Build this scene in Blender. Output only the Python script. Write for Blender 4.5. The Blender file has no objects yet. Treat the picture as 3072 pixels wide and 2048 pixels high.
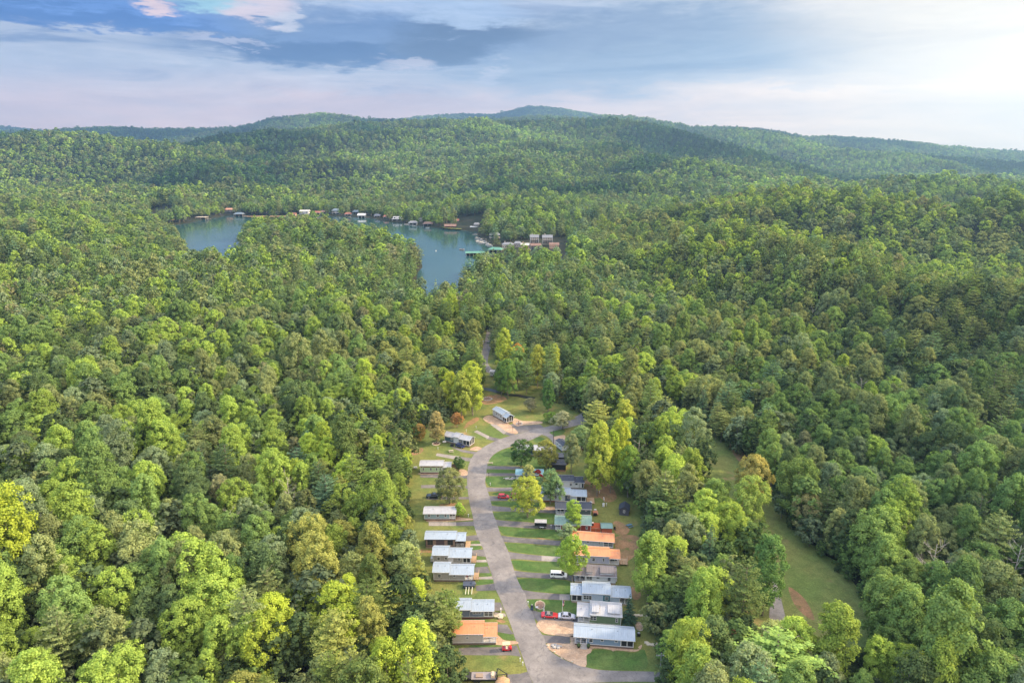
import bpy, bmesh, math, random
import numpy as np
from mathutils import Vector, Matrix

SC = bpy.context.scene
COL = SC.collection
R = math.radians
PITCH = R(15.7)
CAMH = 120.0
FPX = 2048.0          # focal length in pixels of the 3072 px wide photograph

# ------------------------------------------------------------------ camera
cam_d = bpy.data.cameras.new("camera")
cam_d.sensor_width = 36.0
cam_d.lens = 24.0
cam_d.clip_start = 1.0
cam_d.clip_end = 60000.0
cam = bpy.data.objects.new("camera", cam_d)
cam.location = (0, 0, CAMH)
cam.rotation_euler = (R(90) - PITCH, 0, 0)
COL.objects.link(cam)
SC.camera = cam

# ------------------------------------------------------------------ exposure
SC.view_settings.view_transform = 'Standard'
SC.view_settings.look = 'None'
SC.view_settings.exposure = 0.72
SC.view_settings.gamma = 1.0
SC.cycles.volume_bounces = 0
SC.cycles.max_bounces = 6
SC.cycles.diffuse_bounces = 4
SC.cycles.transparent_max_bounces = 8

# ------------------------------------------------------------------ sun
SUN_AZ = R(82)        # to the right of the view direction (+Y)
SUN_EL = R(31)
sun_d = bpy.data.lights.new("sun", 'SUN')
sun_d.energy = 5.0
sun_d.angle = R(3)
sun_d.color = (1.0, 0.83, 0.56)
sun = bpy.data.objects.new("sun", sun_d)
COL.objects.link(sun)
sdir = Vector((math.sin(SUN_AZ) * math.cos(SUN_EL), math.cos(SUN_AZ) * math.cos(SUN_EL), math.sin(SUN_EL)))
sun.rotation_euler = sdir.to_track_quat('Z', 'Y').to_euler()
sun.location = (300, 200, 400)


# ------------------------------------------------------------------ node helper
class NT:
    def __init__(s, tree):
        s.t = tree
        s.n = tree.nodes
        s.l = tree.links

    def new(s, typ, **kw):
        n = s.n.new(typ)
        for k, v in kw.items():
            setattr(n, k, v)
        return n

    def put(s, sock, v):
        if v is None:
            return
        if hasattr(v, 'is_linked') or hasattr(v, 'links'):
            s.l.new(v, sock)
        else:
            sock.default_value = v

    def math(s, op, a, b=None, c=None, clamp=False):
        n = s.new('ShaderNodeMath', operation=op)
        n.use_clamp = clamp
        s.put(n.inputs[0], a)
        s.put(n.inputs[1], b)
        s.put(n.inputs[2], c)
        return n.outputs[0]

    def mix(s, f, a, b, blend='MIX', clamp=False):
        n = s.new('ShaderNodeMix', data_type='RGBA', blend_type=blend)
        n.clamp_result = clamp
        s.put(n.inputs[0], f)
        s.put(n.inputs[6], a)
        s.put(n.inputs[7], b)
        return n.outputs[2]

    def noise(s, vec, scale, detail=4, rough=0.5, dist=0.0):
        n = s.new('ShaderNodeTexNoise')
        if vec is not None:
            s.l.new(vec, n.inputs['Vector'])
        n.inputs['Scale'].default_value = scale
        n.inputs['Detail'].default_value = detail
        n.inputs['Roughness'].default_value = rough
        n.inputs['Distortion'].default_value = dist
        return n.outputs[0]

    def ramp(s, f, pts, interp='LINEAR'):
        n = s.new('ShaderNodeValToRGB')
        n.color_ramp.interpolation = interp
        e = n.color_ramp.elements
        while len(e) < len(pts):
            e.new(0.5)
        for i, (p, c) in enumerate(pts):
            e[i].position = p
            e[i].color = (c, c, c, 1) if isinstance(c, (int, float)) else (*c[:3], 1)
        s.put(n.inputs[0], f)
        return n.outputs[0]

    def smooth(s, v, a, b):
        n = s.new('ShaderNodeMapRange', interpolation_type='SMOOTHSTEP')
        s.put(n.inputs[0], v)
        s.put(n.inputs[1], a)
        s.put(n.inputs[2], b)
        return n.outputs[0]


def c4(c):
    return (c[0], c[1], c[2], 1.0)


def srgb(r, g, b):
    f = lambda x: (x / 255.0 / 12.92) if x <= 10 else ((x / 255.0 + 0.055) / 1.055) ** 2.4
    return (f(r), f(g), f(b))


# ------------------------------------------------------------------ sky
def build_world():
    w = bpy.data.worlds.new("World")
    SC.world = w
    w.use_nodes = True
    w.node_tree.nodes.clear()
    N = NT(w.node_tree)
    out = N.new('ShaderNodeOutputWorld')
    sky = N.new('ShaderNodeTexSky', sky_type='NISHITA')
    sky.sun_disc = False
    sky.sun_elevation = SUN_EL
    sky.sun_rotation = SUN_AZ
    sky.air_density = 1.2
    sky.dust_density = 1.0
    skyc = N.mix(1.0, sky.outputs[0], (0.14, 0.14, 0.14, 1), 'MULTIPLY')
    tc = N.new('ShaderNodeTexCoord')
    sep = N.new('ShaderNodeSeparateXYZ')
    N.l.new(tc.outputs['Generated'], sep.inputs[0])
    X, Y, Z = sep.outputs
    az = N.math('ARCTAN2', X, Y)            # 0 ahead, + to the right (radians)
    el = N.math('ARCSINE', Z)
    # clouds seen low in the sky are stretched along the horizon
    comb = N.new('ShaderNodeCombineXYZ')
    N.put(comb.inputs[0], N.math('MULTIPLY', az, 2.6))
    N.put(comb.inputs[1], N.math('MULTIPLY', el, 12.0))
    v = comb.outputs[0]
    n1 = N.noise(v, 1.3, 7, 0.55, 0.35)
    n2 = N.noise(v, 3.6, 6, 0.6, 0.5)
    wob = N.math('MULTIPLY', N.math('SUBTRACT', n1, 0.5), 0.26)
    n3 = N.noise(v, 9.0, 6, 0.65, 0.3)
    wob2 = N.math('ADD', N.math('MULTIPLY', N.math('SUBTRACT', n2, 0.5), 0.20), N.math('MULTIPLY', N.math('SUBTRACT', n3, 0.5), 0.13))

    def blob(a0, e0, ra, re, soft=1.0, wa=1.0, we=0.45, tilt=0.0):
        """soft-edged cloud region around azimuth a0, elevation e0 (degrees), edges broken by noise"""
        da = N.math('SUBTRACT', N.math('ADD', az, N.math('MULTIPLY', wob, wa)), R(a0))
        de = N.math('SUBTRACT', N.math('ADD', el, N.math('ADD', N.math('MULTIPLY', wob, we), N.math('MULTIPLY', wob2, 0.30))), R(e0))
        de = N.math('SUBTRACT', de, N.math('MULTIPLY', da, tilt))
        q = N.math('ADD', N.math('POWER', N.math('DIVIDE', da, R(ra)), 2.0),
                   N.math('POWER', N.math('DIVIDE', de, R(re)), 2.0))
        return N.smooth(q, 1.0 + 0.6 * soft, max(0.0, 1.0 - 0.9 * soft))

    # even veil of cloud from the horizon up
    elev = N.math('MULTIPLY', el, 180 / math.pi)
    rightness = N.smooth(az, R(-8), R(34))
    low = N.mix(rightness, c4([v * 1.05 for v in srgb(236, 214, 218)]), c4([v * 1.2 for v in srgb(255, 234, 216)]))
    mid = N.mix(rightness, c4(srgb(182, 195, 219)), c4(srgb(236, 232, 230)))
    hi = N.mix(rightness, c4(srgb(158, 192, 238)), c4(srgb(244, 238, 232)))
    f1 = N.smooth(N.math('ADD', elev, N.math('MULTIPLY', wob, 9)), 2.6, 6.0)
    f2 = N.smooth(N.math('ADD', elev, N.math('MULTIPLY', wob, 14)), 8.0, 16.0)
    col = N.mix(f2, N.mix(f1, low, mid), hi)
    streak = N.smooth(n2, 0.35, 0.75)
    col = N.mix(N.math('MULTIPLY', streak, 0.25), col, c4(srgb(222, 224, 236)))
    B = lambda amt, *a, c: N.mix(N.math('MULTIPLY', blob(*a), amt), col, c4(srgb(*c)))
    col = B(0.45, -12, 3.2, 9, 0.9, 1.0, 0.4, 0.2, c=(236, 208, 212))
    # broken cloud everywhere else in the sky, with clear gaps high up
    gap = N.math('MULTIPLY', N.smooth(n1, 0.56, 0.66), N.smooth(elev, 12.0, 20.0))
    col = N.mix(gap, col, skyc)
    # loose wisps, light above and dark below
    comb2 = N.new('ShaderNodeCombineXYZ')
    N.put(comb2.inputs[0], N.math('MULTIPLY', az, 2.2)); N.put(comb2.inputs[1], N.math('MULTIPLY', el, 17.0)); comb2.inputs[2].default_value = 3.7
    n4 = N.noise(comb2.outputs[0], 1.7, 8, 0.62, 0.9)
    up = N.smooth(elev, 3.0, 7.5)
    lf = N.smooth(az, R(14), R(-14))
    col = N.mix(N.math('MULTIPLY', N.math('MULTIPLY', N.smooth(n4, 0.50, 0.66), up), N.math('MULTIPLY_ADD', lf, 0.22, 0.22)), col, c4(srgb(226, 228, 242)))
    col = N.mix(N.math('MULTIPLY', N.math('MULTIPLY', N.smooth(n4, 0.47, 0.34), up), N.math('MULTIPLY_ADD', lf, 0.34, 0.30)), col, c4(srgb(112, 142, 190)))
    # big grey sheet across the middle right
    col = B(0.9, 10, 7.4, 17, 3.2, 1.0, 0.5, 0.22, 0.04, c=(154, 176, 206))
    col = B(0.6, 7, 8.4, 8, 1.6, 1.0, 0.5, 0.3, 0.04, c=(142, 162, 196))
    col = B(0.45, 24, 6.4, 14, 1.6, 1.0, 0.5, 0.2, -0.03, c=(176, 196, 220))
    col = B(0.35, 18, 4.6, 10, 0.5, 1.0, 0.5, 0.2, -0.03, c=(186, 202, 224))
    # grey blue cloud over the middle
    col = B(0.92, -13, 8.1, 14, 2.3, 1.0, 0.6, 0.30, -0.02, c=(114, 147, 196))
    col = B(0.9, -15, 6.8, 9.5, 1.1, 1.0, 0.5, 0.2, -0.03, c=(88, 122, 172))
    col = B(0.9, -4, 8.1, 6.0, 1.6, 1.0, 0.8, 0.4, 0.10, c=(96, 121, 160))
    col = B(0.8, -3.5, 9.9, 5.0, 1.1, 1.0, 0.8, 0.4, 0.05, c=(186, 208, 240))
    col = B(0.5, -9, 10.6, 4.0, 0.7, 1.0, 0.8, 0.4, 0.05, c=(170, 196, 236))
    col = B(0.75, -8.0, 6.2, 2.6, 0.55, 0.9, 0.6, 0.35, 0.10, c=(206, 208, 226))
    col = B(0.6, -1.5, 5.7, 1.6, 0.45, 0.9, 0.6, 0.35, 0.30, c=(198, 206, 228))
    col = B(0.6, -21, 7.3, 3.0, 0.35, 1.0, 0.4, 0.2, 0.0, c=(206, 210, 232))
    # dark blue bank top left, flat underside
    col = B(0.95, -32, 9.1, 12, 1.5, 0.9, 0.5, 0.25, -0.02, c=(98, 148, 222))
    col = B(0.8, -30, 8.3, 9.5, 0.75, 0.9, 0.5, 0.16, -0.02, c=(72, 120, 190))
    # bright torn edges and a gap of pale blue sky
    col = B(0.9, -21.5, 10.6, 2.8, 1.0, 1.0, 0.8, 0.3, c=(178, 228, 242))
    col = B(0.9, -25.2, 9.45, 1.6, 0.4, 1.0, 0.6, 0.25, c=(255, 226, 226))
    col = B(0.85, -18.0, 10.2, 2.2, 0.8, 1.0, 0.8, 0.5, c=(246, 228, 234))
    col = B(0.7, -16.0, 9.6, 1.2, 0.5, 0.8, 0.8, 0.5, c=(230, 230, 240))
    col = B(0.85, -33.0, 10.9, 5.0, 0.5, 0.8, 0.5, 0.3, c=(240, 220, 228))
    col = N.mix(1.0, col, N.ramp(n4, [(0.30, (0.82, 0.86, 0.92)), (0.5, (1, 1, 1)), (0.70, (1.13, 1.10, 1.06))]), 'MULTIPLY')
    col = N.mix(1.0, col, N.ramp(n3, [(0.30, (0.93, 0.94, 0.96)), (0.5, (1, 1, 1)), (0.70, (1.06, 1.05, 1.04))]), 'MULTIPLY')
    # glare around the veiled sun on the right
    ddir = N.new('ShaderNodeVectorMath', operation='DOT_PRODUCT')
    N.l.new(tc.outputs['Generated'], ddir.inputs[0])
    ddir.inputs[1].default_value = (math.sin(R(46)) * math.cos(R(19)), math.cos(R(46)) * math.cos(R(19)), math.sin(R(19)))
    glare = N.smooth(N.math('ADD', ddir.outputs['Value'], N.math('MULTIPLY', wob, 0.20)), 0.85, 0.98)
    col = N.mix(N.math('MULTIPLY', glare, 0.78), col, (1.28, 1.15, 0.97, 1))
    col = N.mix(N.smooth(elev, 9.5, 0.5), col, N.mix(1.0, col, (1.70, 1.58, 1.42, 1), 'MULTIPLY'))
    # unseen sky overhead and behind the camera brightened as added fill light
    over = N.smooth(elev, 16.0, 50.0)
    col = N.mix(over, col, N.mix(1.0, col, (2.5, 2.4, 2.25, 1), 'MULTIPLY'))
    behind = N.math('MULTIPLY', N.smooth(Y, 0.1, -0.5), N.smooth(elev, 2.0, 14.0))
    col = N.mix(behind, col, N.mix(1.0, col, (1.9, 1.8, 1.65, 1), 'MULTIPLY'))
    bg = N.new('ShaderNodeBackground')
    N.l.new(col, bg.inputs[0])
    bg.inputs[1].default_value = 0.66
    N.l.new(bg.outputs[0], out.inputs[0])
    w.cycles.sampling_method = 'MANUAL'
    w.cycles.sample_map_resolution = 512


build_world()

# ------------------------------------------------------------------ pixel -> ground helpers (positions read off the photograph, placed on the ground)
CP, SP = math.cos(PITCH), math.sin(PITCH)


def P(u, v, z=0.0):
    """photo pixel (3072 wide) -> point on the horizontal plane z"""
    xc = (u - 1536.0) / FPX
    yc = (1024.0 - v) / FPX
    d = (xc, CP + yc * SP, -SP + yc * CP)
    t = (z - CAMH) / d[2]
    return Vector((d[0] * t, d[1] * t, z))


K = 3072.0 / 2352.0


def D(u, v, z=0.0):
    return P(u * K, v * K, z)


def poly(pts, z=0.0, f=D):
    return [tuple(f(a, b, z)[:2]) for a, b in pts]


def proj(x, y, z):
    """world -> photo pixel, numpy arrays allowed"""
    dz = z - CAMH
    fwd = y * CP - dz * SP
    up = y * SP + dz * CP
    return 1536 + FPX * x / fwd, 1024 - FPX * up / fwd


def in_poly(x, y, pg):
    x = np.asarray(x, float); y = np.asarray(y, float)
    r = np.zeros(x.shape, bool)
    n = len(pg)
    for i in range(n):
        x1, y1 = pg[i]; x2, y2 = pg[(i + 1) % n]
        c = ((y1 > y) != (y2 > y))
        xi = (x2 - x1) * (y - y1) / ((y2 - y1) if y2 != y1 else 1e-9) + x1
        r ^= (c & (x < xi))
    return r


def seg_dist(x, y, pts, closed=True):
    x = np.asarray(x, float); y = np.asarray(y, float)
    d = np.full(x.shape, 1e9)
    n = len(pts)
    for i in range(n if closed else n - 1):
        x1, y1 = pts[i]; x2, y2 = pts[(i + 1) % n]
        dx, dy = x2 - x1, y2 - y1
        L = dx * dx + dy * dy + 1e-9
        t = np.clip(((x - x1) * dx + (y - y1) * dy) / L, 0, 1)
        d = np.minimum(d, np.hypot(x - x1 - t * dx, y - y1 - t * dy))
    return d


LAKE = poly([(372, 524), (400, 516), (430, 513), (470, 504), (520, 495), (600, 497), (700, 494), (800, 499), (850, 501),
             (880, 508), (950, 516), (990, 522), (1040, 527), (1095, 532), (1105, 548), (1128, 562), (1150, 577), (1120, 594),
             (1082, 612), (1072, 640), (1062, 668), (1050, 688), (1000, 698), (958, 690), (950, 660), (957, 630), (968, 612),
             (955, 590), (930, 582), (860, 563), (780, 548), (700, 540), (620, 536), (566, 536), (556, 560), (552, 600),
             (535, 622), (470, 618), (440, 605), (430, 585), (415, 560), (395, 545)], -1.0)
CAMP = poly([(1050, 1640), (1030, 1480), (975, 1400), (950, 1330), (945, 1240), (940, 1180), (945, 1130), (940, 1050),
             (955, 1012), (985, 990), (1035, 965), (1068, 945), (1092, 915), (1094, 892), (1140, 893), (1200, 905),
             (1300, 935), (1340, 960), (1390, 1010), (1400, 1060), (1420, 1100), (1450, 1140), (1475, 1190), (1480, 1240),
             (1485, 1300), (1480, 1380), (1492, 1440), (1505, 1500), (1500, 1540), (1530, 1640)])
MEADOW = poly([(1478, 895), (1515, 905), (1560, 945), (1640, 1008), (1700, 1056), (1755, 1110), (1790, 1190), (1835, 1250),
               (1900, 1298), (1965, 1375), (1995, 1425), (1990, 1490), (1950, 1550), (1850, 1560), (1770, 1540), (1735, 1490),
               (1690, 1440), (1680, 1335), (1735, 1320), (1680, 1236), (1632, 1126), (1583, 1056), (1522, 980), (1486, 932)])
NORTH = poly([(1088, 780), (1150, 760), (1180, 830), (1290, 850), (1400, 868), (1400, 905), (1300, 925), (1090, 888), (1075, 850)])


# ------------------------------------------------------------------ terrain height
def vnoise(x, y, scale, seed=0):
    x = np.asarray(x, float) / scale; y = np.asarray(y, float) / scale
    xi = np.floor(x).astype(np.int64); yi = np.floor(y).astype(np.int64)
    fx = x - xi; fy = y - yi
    fx = fx * fx * (3 - 2 * fx); fy = fy * fy * (3 - 2 * fy)

    def h(a, b):
        n = (a * 374761393 + b * 668265263 + seed * 1442695041) & 0x7fffffff
        n = ((n ^ (n >> 13)) * 1274126177) & 0x7fffffff
        return ((n ^ (n >> 16)) & 0xffff) / 65535.0
    return ((h(xi, yi) * (1 - fx) + h(xi + 1, yi) * fx) * (1 - fy) + (h(xi, yi + 1) * (1 - fx) + h(xi + 1, yi + 1) * fx) * fy) * 2 - 1


def elev_of(vd):
    yc = (1024.0 - np.asarray(vd, float) * K) / FPX
    return (-SP + yc * CP) / (CP + yc * SP)


def s_of(ud):
    return (np.asarray(ud, float) * K - 1536.0) / FPX / 1.045


CANOPY = 16.0


def ridge(s, y, us, vs, y0, y1, back, yv=None):
    """ridge whose tree line follows the photographed skyline; crest at y1(s), foot at y0(s)"""
    ss = s_of(us)
    Y1 = np.interp(s, ss, y1); Y0 = np.interp(s, ss, y0)
    z1 = CAMH + Y1 * np.interp(s, ss, elev_of(vs)) - CANOPY
    t = np.clip((y - Y0) / (Y1 - Y0), 0, 1)
    f = 0.25 * t + 0.75 * t * t * (3 - 2 * t)
    b = np.where(y > Y1, np.exp(-((y - Y1) / back) ** 2), 1.0)
    return z1 * f * b, t * b


def height(x, y, detail=True):
    x = np.asarray(x, float); y = np.asarray(y, float)
    yy = np.maximum(y, 30.0)
    s = x / yy
    warp = vnoise(x, y, 420, 5) * 60 + vnoise(x, y, 180, 6) * 25
    # hillsides beyond the lake: overlapping ridges, each cut by side valleys
    spur = 0.30 - 1.2 * np.abs(vnoise(x + 0.55 * y, y * 0.40, 620, 11)) - 0.5 * np.abs(vnoise(x - 0.2 * y, y * 0.5, 230, 12))
    knoll = 0.5 - 1.6 * np.abs(vnoise(x + 0.3 * y, y - 0.3 * x, 520, 31)) + 0.35 * vnoise(x, y, 170, 32)
    bow = lambda t_: np.sin(np.pi * np.clip(t_, 0, 1) ** 0.9)
    m, tm = ridge(s, yy + warp, [-300, 200, 330, 430, 500, 600, 700, 830, 1000, 1100, 1180, 1240, 1340, 1400, 1470, 1520, 1650, 1800, 1950, 2100, 2300, 2600],
                  [400, 370, 350, 334, 320, 303, 296, 283, 277, 281, 279, 276, 279, 278, 283, 292, 325, 368, 415, 455, 480, 490],
                  [1480] * 8 + [1450] * 6 + [1450, 1450, 1400, 1400, 1450, 1500, 1600, 1700],
                  [2700, 2700, 2750, 2800, 2900, 3000, 3100, 3200, 3300, 3300, 3300, 3350, 3300, 3250, 3150, 3050, 2700, 2450, 2300, 2200, 2200, 2200], 500)
    m = m + (spur * 75 + knoll * 66) * bow(tm) * (yy > 1300)
    lh, tlh = ridge(s, yy + warp * 0.7, [-400, -100, 0, 100, 200, 330, 430, 520, 620, 720, 820, 2600], [318, 314, 313, 309, 308, 324, 341, 370, 408, 450, 480, 500],
                    [1500] * 12, [2150, 2150, 2200, 2200, 2250, 2250, 2200, 2150, 2050, 1950, 1900, 1900], 380)
    lh = lh + (spur * 50 + knoll * 50) * bow(tlh)
    r5, t5 = ridge(s, yy + warp, [-300, 1200, 1400, 1500, 1600, 1700, 1800, 1900, 2000, 2100, 2200, 2352, 2600], [420, 400, 345, 325, 306, 299, 312, 338, 352, 356, 364, 378, 392],
                   [2500] * 13, [3700, 3700, 3700, 3800, 3900, 3900, 3900, 3850, 3700, 3600, 3500, 3400, 3300], 420)
    r5 = r5 + (spur * 60 + knoll * 60) * bow(t5)
    m = np.maximum.reduce([m, lh, r5])
    l2, tl = ridge(s, yy, [-300, 0, 90, 170, 250, 330, 420, 480, 540, 580, 620, 680, 740, 790, 830, 900, 1000, 1180, 1240, 1310, 1340, 1380, 1450, 1520, 1590, 1740, 1790, 1850, 1900, 1990, 2180, 2352, 2600],
                   [300, 303, 304, 297, 293, 298, 298, 296, 295, 287, 275, 268, 259, 265, 274, 276, 278, 273, 266, 270, 275, 266, 269, 280, 293, 296, 303, 316, 315, 322, 337, 350, 352],
                   [3900] * 33, [5000] * 33, 600)
    l2 = l2 + vnoise(x, y, 300, 15) * 40 * np.sin(np.pi * np.clip(tl, 0, 1))
    fr, tf = ridge(s, yy, [-300, 0, 60, 120, 200, 800, 900, 960, 1030, 1100, 1130, 1170, 1205, 1240, 1290, 1340, 1380, 1450, 1600, 2200, 2300, 2600],
                   [289, 290, 297, 304, 312, 285, 276, 269, 263, 262, 264, 255, 247, 244, 250, 258, 266, 280, 300, 340, 350, 352],
                   [6300] * 22, [8000] * 22, 900)
    # forested rise on the near right
    r1, t1 = ridge(s, yy + warp * 0.4, [1000, 1500, 1700, 1850, 2000, 2100, 2200, 2280, 2352, 2600],
                   [474, 470, 468, 462, 448, 436, 431, 434, 438, 430],
                   [900] * 10, [1350] * 10, 180)
    r1 = np.where(s > 0.05, np.maximum(r1, 0) * np.clip((s - 0.05) / 0.15, 0, 1), 0)
    # mound just beyond the mown strip
    near_ = (yy < 1500)
    dm = np.full(x.shape, 1e4); dt = np.full(x.shape, 1e4); dm2 = np.full(x.shape, 1e4)
    if near_.any():
        dm[near_] = seg_dist(x[near_], y[near_], [(205, 640), (240, 500), (300, 350), (420, 260)], False)
        dt[near_] = seg_dist(x[near_], y[near_], [(300, 740), (345, 590), (420, 450), (560, 350)], False)
        dm2[near_] = seg_dist(x[near_], y[near_], [(330, 980), (450, 800), (640, 640)], False)
    r2 = 30 * np.exp(-(dm / 62.0) ** 2)
    r3 = 34 * np.exp(-(dm2 / 95.0) ** 2) - 0.0
    trench = 1 - 0.9 * np.exp(-(dt / 45.0) ** 2)
    roll = 15 * (1 - 2.0 * np.abs(vnoise(x + 0.4 * y, y, 230, 81))) * np.clip((yy - 430) / 200, 0, 1) * (yy < 1500)
    h = np.maximum.reduce([m, l2, fr, r1, np.zeros_like(m)])
    h = (h + r2 + r3 + np.maximum(roll, -4)) * trench
    und = 7 * vnoise(x, y, 140, 3) + 5 * vnoise(x, y, 300, 4) + 3 + 9 * np.clip(-s - 0.25, 0, 0.6) / 0.6
    h = h + und * np.clip(1.15 - h / 150, 0.25, 1)
    if detail:
        near = (yy < 1900)
        dl = np.full(x.shape, 1e4); ins = np.zeros(x.shape, bool); dc = np.full(x.shape, 1e4)
        if near.any():
            xs, ys = x[near], y[near]
            dl[near] = seg_dist(xs, ys, LAKE)
            ins[near] = in_poly(xs, ys, LAKE)
            c = np.minimum(seg_dist(xs, ys, CAMP), seg_dist(xs, ys, MEADOW))
            c = np.minimum(c, seg_dist(xs, ys, NORTH)) - 12
            c[in_poly(xs, ys, CAMP) | in_poly(xs, ys, MEADOW) | in_poly(xs, ys, NORTH)] = 0
            dc[near] = c
        k = np.clip(dl / 160.0, 0, 1); k = k * k * (3 - 2 * k)
        h = h * (0.12 + 0.88 * k)
        h = h + 26 * np.exp(-(((x + 320) / 190.0) ** 2 + ((yy - 915) / 95.0) ** 2)) * np.sqrt(k)
        sh = np.clip(dl / 9.0, 0, 1)
        h = np.where(ins, -1.0 - 4.0 * sh, np.maximum(h, -0.4 + 1.2 * sh))
        k2 = np.clip((dc - 4) / 90.0, 0, 1); k2 = k2 * k2 * (3 - 2 * k2)
        flat = np.clip((700 - yy) / 100, 0, 1)
        h = np.where(ins, h, h * (1 - flat * (1 - k2)))
    return h


def height1(x, y):
    return float(height(np.array([x]), np.array([y]))[0])


# ------------------------------------------------------------------ object helpers
def tag(o, label=None, cat=None, group=None, kind=None):
    if label: o['label'] = label
    if cat: o['category'] = cat
    if group: o['group'] = group
    if kind: o['kind'] = kind
    return o


def link_mesh(name, me, mats, parent=None, loc=None):
    o = bpy.data.objects.new(name, me)
    for m in (mats if isinstance(mats, (list, tuple)) else [mats]):
        me.materials.append(m)
    COL.objects.link(o)
    if parent: o.parent = parent
    if loc is not None: o.location = loc
    return o


def empty(name, loc, rz=0.0):
    o = bpy.data.objects.new(name, None)
    o.empty_display_size = 0.5
    o.location = loc
    o.rotation_euler = (0, 0, rz)
    COL.objects.link(o)
    return o


def np_mesh(name, verts, quads=None, tris=None, smooth=False):
    me = bpy.data.meshes.new(name)
    verts = np.asarray(verts, np.float32)
    nq = 0 if quads is None else len(quads)
    nt = 0 if tris is None else len(tris)
    me.vertices.add(len(verts))
    me.vertices.foreach_set('co', verts.ravel())
    idx = []
    if nq: idx.append(np.asarray(quads, np.int32).ravel())
    if nt: idx.append(np.asarray(tris, np.int32).ravel())
    idx = np.concatenate(idx)
    me.loops.add(len(idx))
    me.loops.foreach_set('vertex_index', idx)
    me.polygons.add(nq + nt)
    st = np.concatenate([np.arange(nq) * 4, nq * 4 + np.arange(nt) * 3]).astype(np.int32)
    me.polygons.foreach_set('loop_start', st)
    me.polygons.foreach_set('loop_total', np.concatenate([np.full(nq, 4), np.full(nt, 3)]).astype(np.int32))
    me.update(calc_edges=True)
    me.validate()
    if smooth:
        me.polygons.foreach_set('use_smooth', np.ones(nq + nt, bool))
    return me


# ------------------------------------------------------------------ materials
MATS = {}


def new_mat(name):
    m = bpy.data.materials.new(name)
    m.use_nodes = True
    m.node_tree.nodes.clear()
    N = NT(m.node_tree)
    out = N.new('ShaderNodeOutputMaterial')
    return m, N, out


def pbsdf(N, out, col, rough=0.8, metal=0.0, spec=0.3, bump=None):
    b = N.new('ShaderNodeBsdfPrincipled')
    N.put(b.inputs['Base Color'], c4(col) if isinstance(col, tuple) and len(col) == 3 else col)
    N.put(b.inputs['Roughness'], rough)
    b.inputs['Metallic'].default_value = metal
    b.inputs['Specular IOR Level'].default_value = spec
    if bump is not None:
        N.l.new(bump, b.inputs['Normal'])
    N.l.new(b.outputs[0], out.inputs[0])
    return b


def objpos(N, world=True):
    if world:
        g = N.new('ShaderNodeNewGeometry')
        return g.outputs['Position']
    t = N.new('ShaderNodeTexCoord')
    return t.outputs['Object']


def bump_of(N, h, dist=0.1, strength=0.5):
    b = N.new('ShaderNodeBump')
    b.inputs['Strength'].default_value = strength
    b.inputs['Distance'].default_value = dist
    N.l.new(h, b.inputs['Height'])
    return b.outputs[0]


def two_tone(name, a, b, scale, rough=0.9, c=None, cscale=None, cth=(0.55, 0.7), bump=0.0, spec=0.2):
    m, N, out = new_mat(name)
    p = objpos(N)
    n = N.noise(p, scale, 6, 0.6)
    col = N.mix(N.smooth(n, 0.35, 0.65), c4(a), c4(b))
    fine = N.noise(p, 2.5, 3, 0.7)
    col = N.mix(1.0, col, N.ramp(fine, [(0.25, 0.68), (0.75, 1.32)]), 'MULTIPLY')
    med = N.noise(p, 0.45, 5, 0.7, 0.6)
    col = N.mix(1.0, col, N.ramp(med, [(0.3, 0.76), (0.7, 1.24)]), 'MULTIPLY')
    if c:
        n2 = N.noise(p, cscale, 5, 0.6)
        col = N.mix(N.smooth(n2, cth[0], cth[1]), col, c4(c))
    bp = bump_of(N, fine, bump, 0.6) if bump else None
    pbsdf(N, out, col, rough, spec=spec, bump=bp)
    return m


M_FLOOR = two_tone("forest_floor", (0.016, 0.022, 0.009), (0.035, 0.030, 0.015), 0.08, c=(0.02, 0.035, 0.012), cscale=0.05)
M_GRASS = two_tone("camp_grass", (0.100, 0.135, 0.034), (0.170, 0.165, 0.045), 0.07, c=(0.30, 0.185, 0.09), cscale=0.11, cth=(0.58, 0.76), bump=0.05)
M_LAWN = two_tone("mown_lawn", (0.056, 0.108, 0.024), (0.092, 0.132, 0.036), 0.15, bump=0.04)
M_MEADOW = two_tone("meadow_grass", (0.125, 0.165, 0.042), (0.185, 0.185, 0.055), 0.05, c=(0.30, 0.20, 0.10), cscale=0.09, cth=(0.56, 0.76), bump=0.05)


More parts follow.
